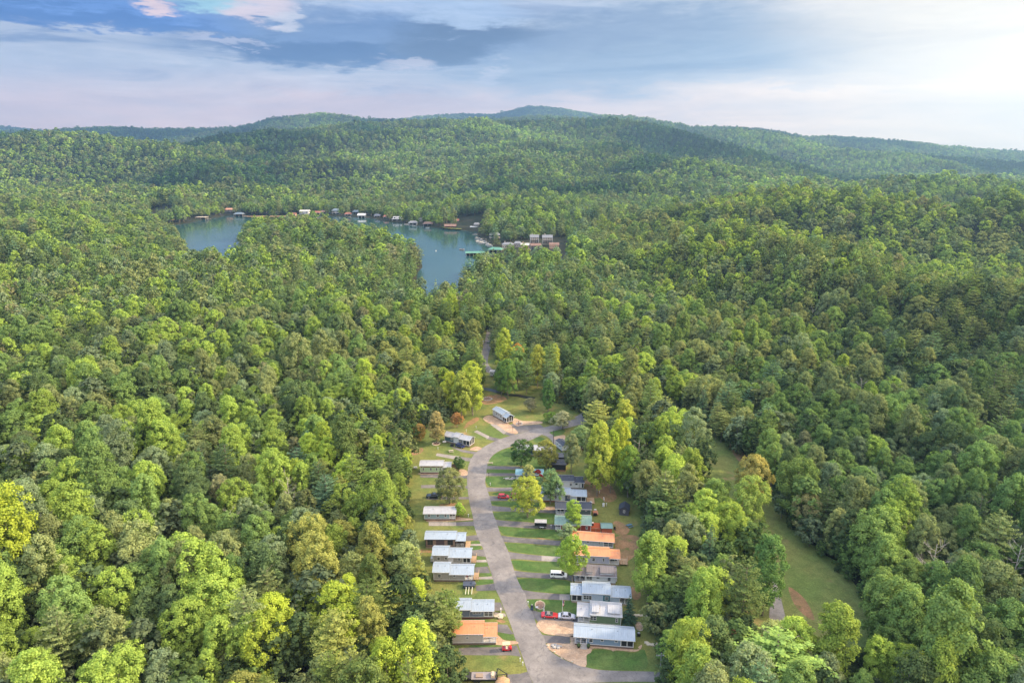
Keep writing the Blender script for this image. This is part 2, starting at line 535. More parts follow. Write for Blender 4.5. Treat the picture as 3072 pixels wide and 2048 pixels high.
def asphalt(name, a, b):
    m, N, out = new_mat(name)
    p = objpos(N)
    n = N.noise(p, 0.10, 6, 0.65, 0.8)
    col = N.mix(N.smooth(n, 0.36, 0.64), c4(a), c4(b))
    n2 = N.noise(p, 0.55, 6, 0.7, 0.4)
    col = N.mix(1.0, col, N.ramp(n2, [(0.3, 0.82), (0.5, 1.0), (0.72, 1.15)]), 'MULTIPLY')
    n3 = N.noise(p, 5.0, 4, 0.75)
    col = N.mix(1.0, col, N.ramp(n3, [(0.25, 0.82), (0.75, 1.18)]), 'MULTIPLY')
    # sandy silt lying on the surface, tar patches and long cracks
    silt = N.smooth(N.noise(p, 0.22, 7, 0.7, 1.2), 0.54, 0.68)
    col = N.mix(N.math('MULTIPLY', silt, 0.45), col, (0.27, 0.225, 0.19, 1))
    dark = N.smooth(N.noise(p, 0.33, 4, 0.55, 2.0), 0.60, 0.66)
    col = N.mix(N.math('MULTIPLY', dark, 0.40), col, (0.075, 0.070, 0.075, 1))
    v = N.new('ShaderNodeTexVoronoi'); v.feature = 'DISTANCE_TO_EDGE'; v.inputs['Scale'].default_value = 0.28
    w = N.new('ShaderNodeVectorMath', operation='ADD'); N.l.new(p, w.inputs[0])
    nz = N.new('ShaderNodeTexNoise'); N.l.new(p, nz.inputs['Vector']); nz.inputs['Scale'].default_value = 0.8
    sc = N.new('ShaderNodeVectorMath', operation='SCALE'); N.l.new(nz.outputs['Color'], sc.inputs[0]); sc.inputs['Scale'].default_value = 1.6
    N.l.new(sc.outputs[0], w.inputs[1]); N.l.new(w.outputs[0], v.inputs['Vector'])
    crack = N.smooth(v.outputs['Distance'], 0.020, 0.006)
    col = N.mix(N.math('MULTIPLY', crack, 0.25), col, (0.05, 0.046, 0.045, 1))
    pbsdf(N, out, col, 0.85, spec=0.3)
    return m


M_ROAD = asphalt("worn_asphalt", (0.170, 0.150, 0.145), (0.235, 0.207, 0.195))
M_DRIVE = asphalt("driveway_asphalt", (0.110, 0.098, 0.100), (0.175, 0.152, 0.145))
M_PAD = asphalt("concrete_pad", (0.25, 0.215, 0.19), (0.32, 0.275, 0.25))
M_GRAVEL = two_tone("tan_gravel", (0.36, 0.235, 0.155), (0.45, 0.31, 0.215), 0.3, c=(0.33, 0.23, 0.17), cscale=1.6, cth=(0.5, 0.75), bump=0.05)
M_EARTH = two_tone("bare_clay", (0.30, 0.165, 0.085), (0.22, 0.14, 0.07), 0.25, c=(0.13, 0.13, 0.04), cscale=0.35, cth=(0.5, 0.7))

M_WATER, N, out = new_mat("lake_water")
p = objpos(N)
mp = N.new('ShaderNodeMapping'); mp.inputs['Scale'].default_value = (1, 2.2, 1)
N.l.new(p, mp.inputs[0])
wv = N.noise(mp.outputs[0], 0.9, 3, 0.6)
calm = N.noise(p, 0.006, 3, 0.5)
b_ = N.new('ShaderNodeBump'); b_.inputs['Distance'].default_value = 0.035
N.l.new(wv, b_.inputs['Height']); N.put(b_.inputs['Strength'], N.ramp(calm, [(0.4, 0.35), (0.6, 1.0)]))
wb = pbsdf(N, out, (0.028, 0.076, 0.076), 0.06, spec=0.5)
N.l.new(b_.outputs[0], wb.inputs['Normal'])
wb.inputs['IOR'].default_value = 1.33


def leaf_mat(name, instanced, transl=0.22, olive=0.0):
    m, N, out = new_mat(name)
    if instanced:
        a = N.new('ShaderNodeAttribute', attribute_type='INSTANCER', attribute_name='tint')
        tint = a.outputs['Color']
    else:
        oi = N.new('ShaderNodeObjectInfo')
        tint = oi.outputs['Color']
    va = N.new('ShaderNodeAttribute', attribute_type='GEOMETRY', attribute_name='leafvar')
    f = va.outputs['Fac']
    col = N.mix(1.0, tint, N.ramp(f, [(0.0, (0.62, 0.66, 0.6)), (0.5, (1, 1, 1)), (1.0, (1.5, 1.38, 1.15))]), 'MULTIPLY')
    d = N.new('ShaderNodeBsdfDiffuse'); t = N.new('ShaderNodeBsdfTranslucent')
    N.l.new(col, d.inputs[0])
    tcol = N.mix(1.0, col, (1.25, 1.35, 0.6, 1), 'MULTIPLY')
    N.l.new(tcol, t.inputs[0])
    mx = N.new('ShaderNodeMixShader'); mx.inputs[0].default_value = transl
    N.l.new(d.outputs[0], mx.inputs[1]); N.l.new(t.outputs[0], mx.inputs[2])
    N.l.new(mx.outputs[0], out.inputs[0])
    return m


M_LEAF_I = leaf_mat("foliage_far", True)
M_LEAF = leaf_mat("foliage", False)
M_BARK = two_tone("bark_grey", (0.16, 0.13, 0.10), (0.26, 0.22, 0.17), 2.0, bump=0.02)
M_BARE = two_tone("bleached_wood", (0.34, 0.30, 0.26), (0.46, 0.41, 0.36), 2.0)

# ------------------------------------------------------------------ ground sheet
def build_ground():
    ny, nx = 470, 420
    yb = -150.0
    rows = yb + 160.0 * (8900.0 / 160.0) ** (np.arange(ny) / (ny - 1.0))
    q = np.linspace(-1.15, 1.15, nx)
    Yg, Qg = np.meshgrid(rows, q, indexing='ij')
    Xg = Qg * (Yg - yb)
    H = height(Xg, Yg)
    v = np.stack([Xg, Yg, H], -1).reshape(-1, 3)
    i = np.arange(ny - 1)[:, None] * nx + np.arange(nx - 1)[None, :]
    quads = np.stack([i, i + 1, i + nx + 1, i + nx], -1).reshape(-1, 4)
    o = link_mesh("ground", np_mesh("ground", v, quads, smooth=True), M_FLOOR)
    tag(o, 'dark leaf littered forest floor under the woods and over the hills', None, None, 'structure')


build_ground()


def sheet(name, pg, z, mat, kind='structure', label=None, res=None):
    """flat sheet from an outline on the ground"""
    bm = bmesh.new()
    vs = [bm.verts.new((x, y, z)) for x, y in pg]
    es = [bm.edges.new((vs[i], vs[(i + 1) % len(vs)])) for i in range(len(vs))]
    bmesh.ops.triangle_fill(bm, use_beauty=True, use_dissolve=False, edges=es)
    for f in bm.faces:
        if f.normal.z < 0: f.normal_flip()
    me = bpy.data.meshes.new(name)
    bm.to_mesh(me); bm.free()
    o = link_mesh(name, me, mat)
    if label: o['label'] = label
    if kind: o['kind'] = kind
    return o


def smooth_pts(pts, closed=True, n=4):
    """Catmull-Rom through the points"""
    out = []
    m = len(pts)
    rng = range(m) if closed else range(m - 1)
    for i in rng:
        g = lambda k: pts[k % m] if closed else pts[min(max(k, 0), m - 1)]
        p0, p1, p2, p3 = g(i - 1), g(i), g(i + 1), g(i + 2)
        for j in range(n):
            t = j / n
            out.append(tuple(0.5 * ((2 * p1[k]) + (-p0[k] + p2[k]) * t + (2 * p0[k] - 5 * p1[k] + 4 * p2[k] - p3[k]) * t * t + (-p0[k] + 3 * p1[k] - 3 * p2[k] + p3[k]) * t ** 3) for k in range(2)))
    if not closed: out.append(tuple(pts[-1]))
    return out


def grow(pg, d):
    """push an outline outwards by d with a ragged edge"""
    n = len(pg)
    ar = sum(pg[i][0] * pg[(i + 1) % n][1] - pg[(i + 1) % n][0] * pg[i][1] for i in range(n))
    sg = 1 if ar > 0 else -1
    rg = random.Random(5); out = []
    for i in range(n):
        a = Vector(pg[i - 1]); b = Vector(pg[(i + 1) % n]); t = (b - a).normalized()
        k = d * rg.uniform(0.6, 1.2)
        out.append((pg[i][0] + t.y * sg * k, pg[i][1] - t.x * sg * k))
    return out


sheet("lake", smooth_pts(LAKE, True, 3), -1.0, M_WATER, label='blue green lake water between wooded shores')
CAMP_BELOW = poly([(1030, 1640), (1510, 1640), (1560, 1760), (1640, 2300), (900, 2300), (990, 1760)])
CAMP_SHEET = poly([(1000, 1760), (985, 1640), (965, 1480), (905, 1400), (890, 1330), (900, 1240), (895, 1180), (900, 1130), (905, 1050),
             (930, 1000), (965, 975), (1025, 948), (1062, 930), (1085, 905), (1075, 870), (1085, 775), (1130, 752), (1175, 770), (1200, 830), (1290, 845), (1410, 862), (1425, 905), (1385, 945), (1420, 1000), (1435, 1060), (1455, 1100), (1480, 1140), (1500, 1190), (1510, 1240),
             (1515, 1300), (1510, 1380), (1522, 1440), (1540, 1500), (1540, 1540), (1570, 1640), (1590, 1760)])
sheet("camp_ground", smooth_pts(CAMP_SHEET, True, 3), 0.03, M_GRASS, label='worn grass and bare clay of the campground clearing')
sheet("meadow", grow(smooth_pts(MEADOW, True, 3), 5.0), 0.03, M_MEADOW, label='mown green strip curving through the woods on the right')
# ================================================================== the campground
def conv(ox, oy, sc):
    return lambda x, y: (ox + x * sc, oy + y * sc)


R1 = conv(1200, 1680, .38265); R2 = conv(1200, 1380, .38265); R3 = conv(1200, 1140, .38265)
QA = conv(1700, 1740, .14032); QB = conv(1560, 1760, .08929); QC = conv(1600, 1540, .14032)
QE = conv(1260, 1580, .11478); QF = conv(1300, 1780, .17094); QG = conv(1630, 1280, .14032)
QH = conv(1300, 1200, .14032); QI = conv(1240, 1360, .15306); QJ = conv(1600, 1420, .12755)
Q4 = conv(1400, 540, .17007); Q5 = conv(400, 560, .2551); Q6 = conv(900, 560, .2551); Q7 = conv(1300, 960, .21259)
QK = conv(1370, 1720, .05527)


def G(q, x, y, z=0.0):
    return P(*q(x, y), z)


def outline(q, pts):
    return [tuple(G(q, a, b)[:2]) for a, b in pts]


# ------------------------------------------------------------------ road
left = [R1(*p) for p in [(1130, 1180), (1075, 1040), (1045, 962), (1000, 870), (965, 770), (925, 660), (905, 620), (880, 540), (850, 460), (820, 390), (780, 290), (745, 215), (725, 130), (700, 60)]]
left += [R2(*p) for p in [(680, 784), (655, 700), (630, 650), (605, 590), (580, 510), (570, 440), (548, 350), (540, 300), (530, 230), (525, 150), (530, 90)]]
left += [R3(*p) for p in [(535, 680), (548, 640), (565, 605), (592, 570), (640, 535), (700, 500), (780, 465), (860, 438), (960, 412), (1060, 385), (1150, 365), (1230, 345), (1300, 322), (1400, 300), (1500, 270)]]
right = [R3(*p) for p in [(1510, 330), (1400, 352), (1300, 378), (1200, 400), (1120, 425), (1045, 462), (960, 492), (870, 522), (800, 545), (740, 580), (700, 625), (682, 680), (676, 740), (668, 800)]]
right += [R2(*p) for p in [(680, 222), (700, 280), (715, 340), (730, 420), (755, 480), (780, 560), (815, 640), (850, 720)]]
right += [R1(*p) for p in [(870, 0), (895, 80), (920, 150), (960, 230), (985, 270), (1000, 350), (1035, 400), (1050, 440), (1068, 500), (1098, 560), (1128, 600), (1143, 655), (1170, 702), (1230, 747), (1340, 802), (1460, 838), (1560, 858), (1700, 866), (1850, 869), (1990, 873), (2120, 890), (2300, 900), (2300, 985), (2120, 958), (1900, 952), (1600, 956), (1420, 975), (1330, 1060), (1290, 1180)]]
ROAD = [tuple(P(*p)[:2]) for p in left + right]
sheet("road", smooth_pts(ROAD, True, 3), 0.07, M_ROAD, label='worn grey asphalt road bending through the campground')
sheet("road", smooth_pts([tuple(P(*R3(*p))[:2]) for p in [(1105, 425), (1150, 440), (1190, 475), (1210, 520), (1245, 520), (1235, 470), (1190, 425), (1150, 405)]], True, 2), 0.062, M_ROAD,
      label='short asphalt spur branching off by the pale trailers')
# pale worn road shoulders
M_SHOULDER = two_tone("road_shoulder", (0.36, 0.30, 0.22), (0.42, 0.36, 0.29), 0.4)


def strip(pts, w):
    """outline of a band of width w along a line on the ground"""
    a = []; b = []
    n = len(pts)
    for i in range(n):
        p = Vector(pts[i]); d = Vector(pts[min(i + 1, n - 1)]) - Vector(pts[max(i - 1, 0)])
        d = Vector((d.x, d.y)).normalized(); q = Vector((-d.y, d.x)) * w / 2
        a.append(tuple((Vector(p[:2]) + q))); b.append(tuple((Vector(p[:2]) - q)))
    return a + b[::-1]


back = [R1(1130, 1180)]
bp = smooth_pts([tuple(P(*Dk)[:2]) for Dk in [(u * K, v * K) for u, v in [(1127, 755), (1122, 785), (1114, 812), (1112, 838), (1140, 858), (1200, 860), (1290, 868), (1365, 878), (1400, 895), (1375, 930), (1330, 962)]]], False, 4)
sheet("road", strip(bp, 5.0), 0.08, M_ROAD, label='narrow asphalt lane leaving past the gate into the far trees')

# ------------------------------------------------------------------ driveways
def drv(q, pts, mat=None, z=0.055, label='grey asphalt driveway off the campground road', name='driveway'):
    return sheet(name, outline(q, pts), z, mat or M_DRIVE, label=label)


for q_, pts_ in [
    (R1, [(1110, 585), (1200, 590), (1332, 597), (1332, 652), (1180, 650), (1125, 650)]),
    (R1, [(1025, 385), (1110, 412), (1240, 430), (1395, 450), (1395, 492), (1200, 474), (1080, 480), (1050, 445)]),
    (R1, [(965, 232), (1060, 248), (1250, 265), (1250, 310), (1100, 303), (985, 305), (975, 280)]),
    (R1, [(885, 78), (960, 90), (1060, 98), (1180, 104), (1330, 120), (1372, 125), (1372, 165), (1300, 152), (1100, 140), (910, 132)]),
    (R2, [(835, 715), (900, 725), (1000, 738), (1110, 748), (1110, 790), (940, 775), (858, 775)]),
    (R2, [(790, 590), (860, 600), (1000, 612), (1260, 632), (1265, 670), (1100, 660), (940, 648), (810, 640)]),
    (R2, [(745, 465), (830, 475), (1000, 485), (1080, 495), (1215, 505), (1215, 542), (1000, 532), (860, 522), (770, 515)]),
    (R2, [(712, 355), (800, 365), (960, 378), (1222, 392), (1225, 418), (1100, 410), (900, 402), (725, 400)]),
    (R2, [(698, 280), (770, 281), (930, 290), (1100, 300), (1100, 325), (900, 315), (710, 320)]),
    (R2, [(672, 212), (760, 215), (930, 212), (1100, 220), (1100, 242), (930, 240), (800, 242), (690, 247)]),
    (R3, [(668, 728), (800, 728), (910, 730), (910, 754), (780, 752), (668, 752)]),
    (R3, [(680, 672), (940, 676), (940, 701), (680, 697)]),
    (R1, [(460, 690), (540, 682), (780, 680), (915, 665), (950, 755), (880, 745), (460, 742)]),
    (R1, [(840, 895), (940, 888), (1000, 872), (1050, 980), (840, 962)]),
    (R1, [(755, 500), (840, 505), (862, 540), (892, 575), (870, 580), (755, 560)]),
    (R1, [(740, 330), (790, 330), (815, 392), (740, 396)]),
    (R1, [(590, 200), (735, 182), (755, 235), (600, 241)]),
    (R1, [(585, 55), (690, 48), (708, 100), (590, 99)]),
    (R2, [(565, 705), (655, 698), (672, 755), (565, 746)]),
    (R2, [(515, 595), (610, 585), (622, 628), (515, 632)]),
    (R2, [(440, 485), (580, 478), (588, 515), (440, 515)]),
    (R2, [(205, 285), (380, 285), (545, 288), (545, 306), (380, 308), (210, 309)]),
    (R2, [(165, 195), (318, 193), (530, 200), (530, 222), (318, 218), (165, 219)]),
    (R3, [(160, 740), (320, 740), (530, 742), (538, 770), (320, 766), (160, 763)]),
    (R3, [(470, 600), (575, 612), (560, 638), (460, 626)]),
    (R3, [(385, 515), (490, 545), (612, 565), (600, 585), (480, 562)]),
    (R3, [(860, 348), (900, 340), (960, 355), (1100, 347), (1130, 372), (1000, 400), (930, 418), (890, 395)]),
    (R3, [(690, 440), (800, 463), (760, 482), (680, 462)]),
    (R3, [(840, 405), (905, 420), (880, 440), (820, 425)]),
]:
    drv(q_, pts_)
for q_, pts_ in [
    (R1, [(1250, 265), (1335, 268), (1335, 314), (1250, 310)]),
    (R2, [(1110, 748), (1262, 758), (1262, 797), (1110, 790)]),
    (R2, [(225, 483), (440, 485), (440, 515), (225, 515)]),
    (R3, [(290, 572), (470, 599), (460, 627), (280, 592)]),
    (R3, [(605, 393), (700, 440), (690, 462), (578, 405)]),
    (R3, [(706, 347), (742, 340), (842, 402), (815, 425)]),
    (R2, [(550, 657), (640, 655), (650, 670), (550, 671)]),
    (R2, [(598, 782), (675, 780), (682, 799), (598, 800)]),
    (R1, [(612, 132), (722, 126), (730, 149), (612, 149)]),
    (R1, [(740, 405), (825, 418), (832, 440), (735, 436)]),
    (R3, [(395, 700), (410, 700), (470, 745), (455, 755)]),
]:
    drv(q_, pts_, M_PAD, 0.068, 'pale concrete slab beside a driveway', 'pavement')
for q_, pts_ in [
    (R1, [(1070, 505), (1088, 478), (1130, 466), (1250, 476), (1367, 489), (1372, 596), (1250, 591), (1160, 581), (1112, 563), (1080, 530)]),
    (R1, [(1147, 660), (1200, 646), (1330, 653), (1332, 599), (1372, 600), (1374, 662), (1500, 672), (1850, 700), (1866, 682), (1895, 662), (1890, 690), (1840, 716), (1700, 706), (1670, 714), (1640, 700), (1520, 690), (1495, 725), (1462, 748), (1455, 836), (1340, 799), (1240, 745), (1172, 700)]),
    (R3, [(650, 302), (700, 275), (780, 300), (850, 340), (921, 402), (917, 420), (885, 420), (830, 402), (760, 352), (700, 340)]),
    (R3, [(880, 332), (900, 298), (962, 320), (1100, 323), (1107, 342), (960, 353), (918, 362)]),
    (R3, [(545, 545), (590, 520), (642, 533), (608, 553)]),
    (R2, [(432, 440), (480, 450), (560, 458), (572, 468), (440, 477), (232, 483), (225, 470)]),
    (R3, [(465, 702), (522, 706), (527, 745), (468, 745)]),
    (R3, [(160, 728), (330, 730), (330, 739), (160, 739)]),
    (R1, [(750, 585), (775, 592), (820, 627), (910, 634), (918, 656), (750, 662)]),
    (R3, [(1205, 445), (1290, 432), (1285, 470), (1222, 470)]),
    (R2, [(1110, 366), (1222, 365), (1224, 392), (1108, 388)]),
]:
    sheet("gravel_bed", smooth_pts(outline(q_, pts_), True, 3), 0.085, M_GRAVEL, label='tan gravel spread round the cabins')

# ------------------------------------------------------------------ lawns and bare patches
for q_, pts_ in [
    (R1, [(1462, 752), (1505, 712), (1540, 700), (1600, 704), (1700, 712), (1840, 722), (1895, 700), (1925, 720), (1928, 850), (1700, 860), (1560, 852), (1465, 834)]),
    (R1, [(1000, 310), (1100, 308), (1330, 318), (1385, 342), (1392, 442), (1240, 424), (1110, 404), (1047, 378), (1008, 345)]),
    (R1, [(925, 145), (1100, 146), (1300, 160), (1335, 192), (1335, 262), (1200, 256), (1060, 241), (978, 226), (942, 190)]),
    (R2, [(885, 785), (1100, 797), (1260, 804), (1285, 884), (1180, 882), (1060, 874), (960, 864), (905, 852), (888, 820)]),
    (R2, [(822, 650), (940, 654), (1100, 667), (1270, 677), (1270, 753), (1110, 743), (1000, 731), (900, 716), (850, 700)]),
    (R2, [(775, 527), (900, 527), (1000, 537), (1215, 550), (1252, 618), (1100, 608), (1000, 603), (860, 592), (805, 575)]),
    (R2, [(735, 412), (900, 407), (1100, 414), (1218, 427), (1218, 493), (1080, 488), (830, 466), (755, 450)]),
    (R2, [(722, 326), (900, 322), (930, 327), (1110, 337), (1110, 360), (960, 370), (800, 356), (728, 345)]),
    (R2, [(722, 262), (800, 247), (930, 245), (1100, 252), (1100, 291), (930, 284), (770, 276)]),
    (R3, [(674, 760), (780, 757), (900, 760), (920, 790), (930, 835), (760, 838), (700, 828), (675, 800)]),
    (R3, [(685, 703), (900, 705), (910, 727), (685, 724)]),
    (R3, [(688, 640), (730, 592), (800, 555), (850, 533), (920, 562), (1100, 620), (1120, 700), (930, 668), (688, 668)]),
    (R3, [(1048, 466), (1085, 446), (1125, 457), (1170, 488), (1192, 520), (1130, 503), (1060, 486)]),
    (R3, [(1175, 420), (1190, 395), (1260, 385), (1300, 400), (1260, 430), (1200, 440)]),
    (R2, [(552, 640), (600, 632), (632, 643), (630, 652), (552, 654)]),
    (R2, [(552, 673), (630, 673), (634, 690), (600, 702), (552, 700)]),
    (R2, [(600, 750), (668, 762), (672, 777), (602, 776)]),
    (R2, [(586, 806), (680, 802), (686, 830), (590, 838)]),
    (R1, [(618, 104), (705, 98), (714, 122), (618, 126)]),
    (R1, [(620, 153), (722, 152), (728, 178), (600, 190)]),
    (R1, [(757, 565), (820, 565), (888, 590), (897, 624), (825, 622), (780, 600)]),
    (R1, [(560, 665), (750, 664), (800, 660), (780, 678), (560, 680)]),
]:
    sheet("lawn", smooth_pts(outline(q_, pts_), True, 3), 0.045, M_LAWN, label='strip of dark green mown lawn beside a driveway')
for q_, pts_ in [
    (R2, [(1690, 600), (1850, 590), (1890, 660), (1830, 760), (1740, 800), (1720, 740), (1690, 690)]),
    (R2, [(1670, 490), (1720, 480), (1800, 540), (1760, 590), (1690, 570)]),
    (R2, [(1440, 130), (1560, 90), (1660, 200), (1700, 300), (1620, 330), (1560, 290), (1480, 300), (1440, 200)]),
    (R2, [(1060, 590), (1180, 585), (1240, 605), (1200, 622), (1080, 612)]),
    (R2, [(1050, 668), (1110, 664), (1140, 680), (1100, 694), (1060, 688)]),
    (R2, [(1130, 445), (1200, 440), (1215, 470), (1170, 488), (1120, 476)]),
    (R2, [(110, 690), (180, 700), (256, 708), (256, 726), (170, 722), (120, 740), (90, 700)]),
    (R2, [(300, 352), (400, 335), (500, 345), (470, 358), (380, 362)]),
    (R3, [(640, 140), (760, 110), (840, 150), (760, 180), (660, 190)]),
    (R3, [(530, 330), (600, 290), (620, 310), (560, 350), (500, 380)]),
    (R3, [(90, 560), (170, 530), (180, 560), (110, 590)]),
    (R1, [(1800, 220), (1860, 215), (1890, 280), (1850, 310), (1800, 280)]),
    (R1, [(1950, 160), (2100, 140), (2090, 210), (2000, 230)]),
    (R1, [(755, 470), (800, 465), (830, 480), (800, 492)]),
    (conv(1900, 1100, .6047), [(770, 1090), (850, 1150), (900, 1250), (860, 1240), (800, 1180)]),
    (conv(1900, 1100, .6047), [(850, 1380), (900, 1440), (880, 1460), (830, 1400)]),
    (conv(1900, 1100, .6047), [(480, 380), (540, 420), (600, 510), (560, 500), (500, 440)]),
]:
    sheet("bare_patch", smooth_pts(outline(q_, pts_), True, 3), 0.04, M_EARTH, label='bare orange clay showing through the worn grass')
sheet("path", smooth_pts(outline(conv(2160, 1700, .12753), [(1240, 340), (1320, 380), (1370, 520), (1420, 680), (1470, 900), (1520, 1250), (1180, 1250), (1180, 900), (1200, 680), (1250, 520)]), True, 3), 0.05, M_PAD,
      label='pale gravel track along the edge of the mown strip')
M_CREEK = two_tone("creek_water", (0.012, 0.014, 0.012), (0.02, 0.022, 0.016), 0.6, rough=0.3)
sheet("creek", strip(smooth_pts([tuple(P(*Q7(*p))[:2]) for p in [(560, 950), (650, 965), (740, 970), (860, 1000), (960, 1030), (1080, 1055), (1200, 1065), (1290, 1085), (1430, 1105)]], False, 3), 3.4), 0.05, M_CREEK, label='dark narrow creek across the top of the clearing')


# ------------------------------------------------------------------ paint and siding
def siding(name, col, board=0.0, vertical=False, rough=0.6):
    m, N, out = new_mat(name)
    p = objpos(N, False)
    col_n = N.mix(1.0, c4(col), N.ramp(N.noise(p, 1.2, 4, 0.6), [(0.25, 0.86), (0.75, 1.1)]), 'MULTIPLY')
    if board:
        sp = N.new('ShaderNodeSeparateXYZ'); N.l.new(p, sp.inputs[0])
        a = N.math('ADD', sp.outputs[0], sp.outputs[1]) if vertical else sp.outputs[2]
        f = N.math('FRACT', N.math('DIVIDE', a, board))
        ln = N.smooth(N.math('ABSOLUTE', N.math('SUBTRACT', f, 0.5)), 0.40, 0.48)
        col_n = N.mix(N.math('MULTIPLY', ln, 0.35), col_n, (0.02, 0.02, 0.02, 1))
    pbsdf(N, out, col_n, rough, spec=0.3)
    return m


def metal_roof(name, col, rough=0.38, seam=0.45):
    m, N, out = new_mat(name)
    p = objpos(N, False)
    sp = N.new('ShaderNodeSeparateXYZ'); N.l.new(p, sp.inputs[0])
    f = N.math('FRACT', N.math('DIVIDE', sp.outputs[0], seam))
    ln = N.smooth(N.math('ABSOLUTE', N.math('SUBTRACT', f, 0.5)), 0.40, 0.49)
    col_n = N.mix(N.math('MULTIPLY', ln, 0.30), c4(col), c4([v * 0.45 for v in col]))
    mp = N.new('ShaderNodeMapping'); mp.inputs['Scale'].default_value = (1.6, 0.25, 1); N.l.new(p, mp.inputs[0])
    col_n = N.mix(1.0, col_n, N.ramp(N.noise(mp.outputs[0], 1.0, 5, 0.65), [(0.25, 0.84), (0.75, 1.1)]), 'MULTIPLY')
    st = N.smooth(N.noise(mp.outputs[0], 0.55, 6, 0.7, 0.5), 0.52, 0.72)
    col_n = N.mix(N.math('MULTIPLY', st, 0.30), col_n, c4([col[0] * .55, col[1] * .5, col[2] * .45]))
    pbsdf(N, out, col_n, rough, spec=0.4, bump=bump_of(N, ln, 0.05, 0.8))
    return m


def paint(name, col, rough=0.55, metal=0.0, spec=0.4):
    m, N, out = new_mat(name)
    p = objpos(N, False)
    cn = N.mix(1.0, c4(col), N.ramp(N.noise(p, 3.0, 3, 0.6), [(0.25, 0.9), (0.75, 1.08)]), 'MULTIPLY')
    pbsdf(N, out, cn, rough, metal, spec)
    return m


RF_BLUE = metal_roof("roof_pale_blue_metal", (0.33, 0.38, 0.45))
RF_WHITE = metal_roof("roof_white_metal", (0.40, 0.39, 0.41))
RF_ORANGE = metal_roof("roof_orange_metal", (0.62, 0.25, 0.115), 0.5)
RF_GREEN = metal_roof("roof_green_metal", (0.17, 0.26, 0.235), 0.5)
RF_TEAL = metal_roof("roof_teal_metal", (0.16, 0.30, 0.36), 0.5)
RF_DARK = metal_roof("roof_charcoal", (0.045, 0.052, 0.075), 0.6, 0.6)
RF_BROWN = metal_roof("roof_brown_grey", (0.17, 0.145, 0.15), 0.7, 0.7)
RF_GREY = metal_roof("roof_grey_shingle", (0.26, 0.25, 0.25), 0.8, 0.9)
WHITE = paint("white_paint", (0.60, 0.58, 0.57))
BLACK = paint("black_paint", (0.012, 0.012, 0.014))
GLASS, N, out = new_mat("window_glass"); pbsdf(N, out, (0.03, 0.035, 0.04), 0.08, spec=0.6)
SCREEN = paint("dark_screen", (0.025, 0.026, 0.028), 0.7)
INNER = paint("porch_interior", (0.16, 0.12, 0.10), 0.8)
INNER_TAN = paint("porch_interior_tan", (0.42, 0.24, 0.13), 0.8)
DECKW = siding("deck_boards", (0.42, 0.28, 0.17), 0.16, True)
DECKR = siding("red_cedar_boards", (0.42, 0.085, 0.025), 0.16, True)
SKIRT = siding("block_skirting", (0.16, 0.11, 0.09), 0.2)
SKIRT_W = siding("pale_skirting", (0.33, 0.25, 0.19), 0.2)
STEEL = paint("grey_steel", (0.30, 0.31, 0.32), 0.4, 0.5)
RUBBER = paint("tyre_rubber", (0.015, 0.015, 0.015), 0.8)
RIM = paint("wheel_rim", (0.5, 0.5, 0.5), 0.3, 0.7)
WOODP = paint("weathered_pole", (0.07, 0.055, 0.045), 0.9)
STONE = paint("edging_stone", (0.50, 0.42, 0.31), 0.9)
STONEG = paint("grey_stone", (0.36, 0.33, 0.31), 0.9)
MULCH = two_tone("brown_mulch", (0.16, 0.095, 0.07), (0.23, 0.15, 0.12), 1.2)
TARP = paint("dark_tarp", (0.06, 0.07, 0.10), 0.5)
BLUEP = paint("blue_plastic", (0.05, 0.09, 0.14), 0.5)
_sid = {}


def SD(col, board=0.18, vertical=False):
    col = tuple(min(0.62, v * 1.45) if max(col) > 0.05 else v * 1.2 for v in col)
    k = (tuple(col), board, vertical)
    if k not in _sid: _sid[k] = siding("siding", tuple(col), board, vertical)
    return _sid[k]


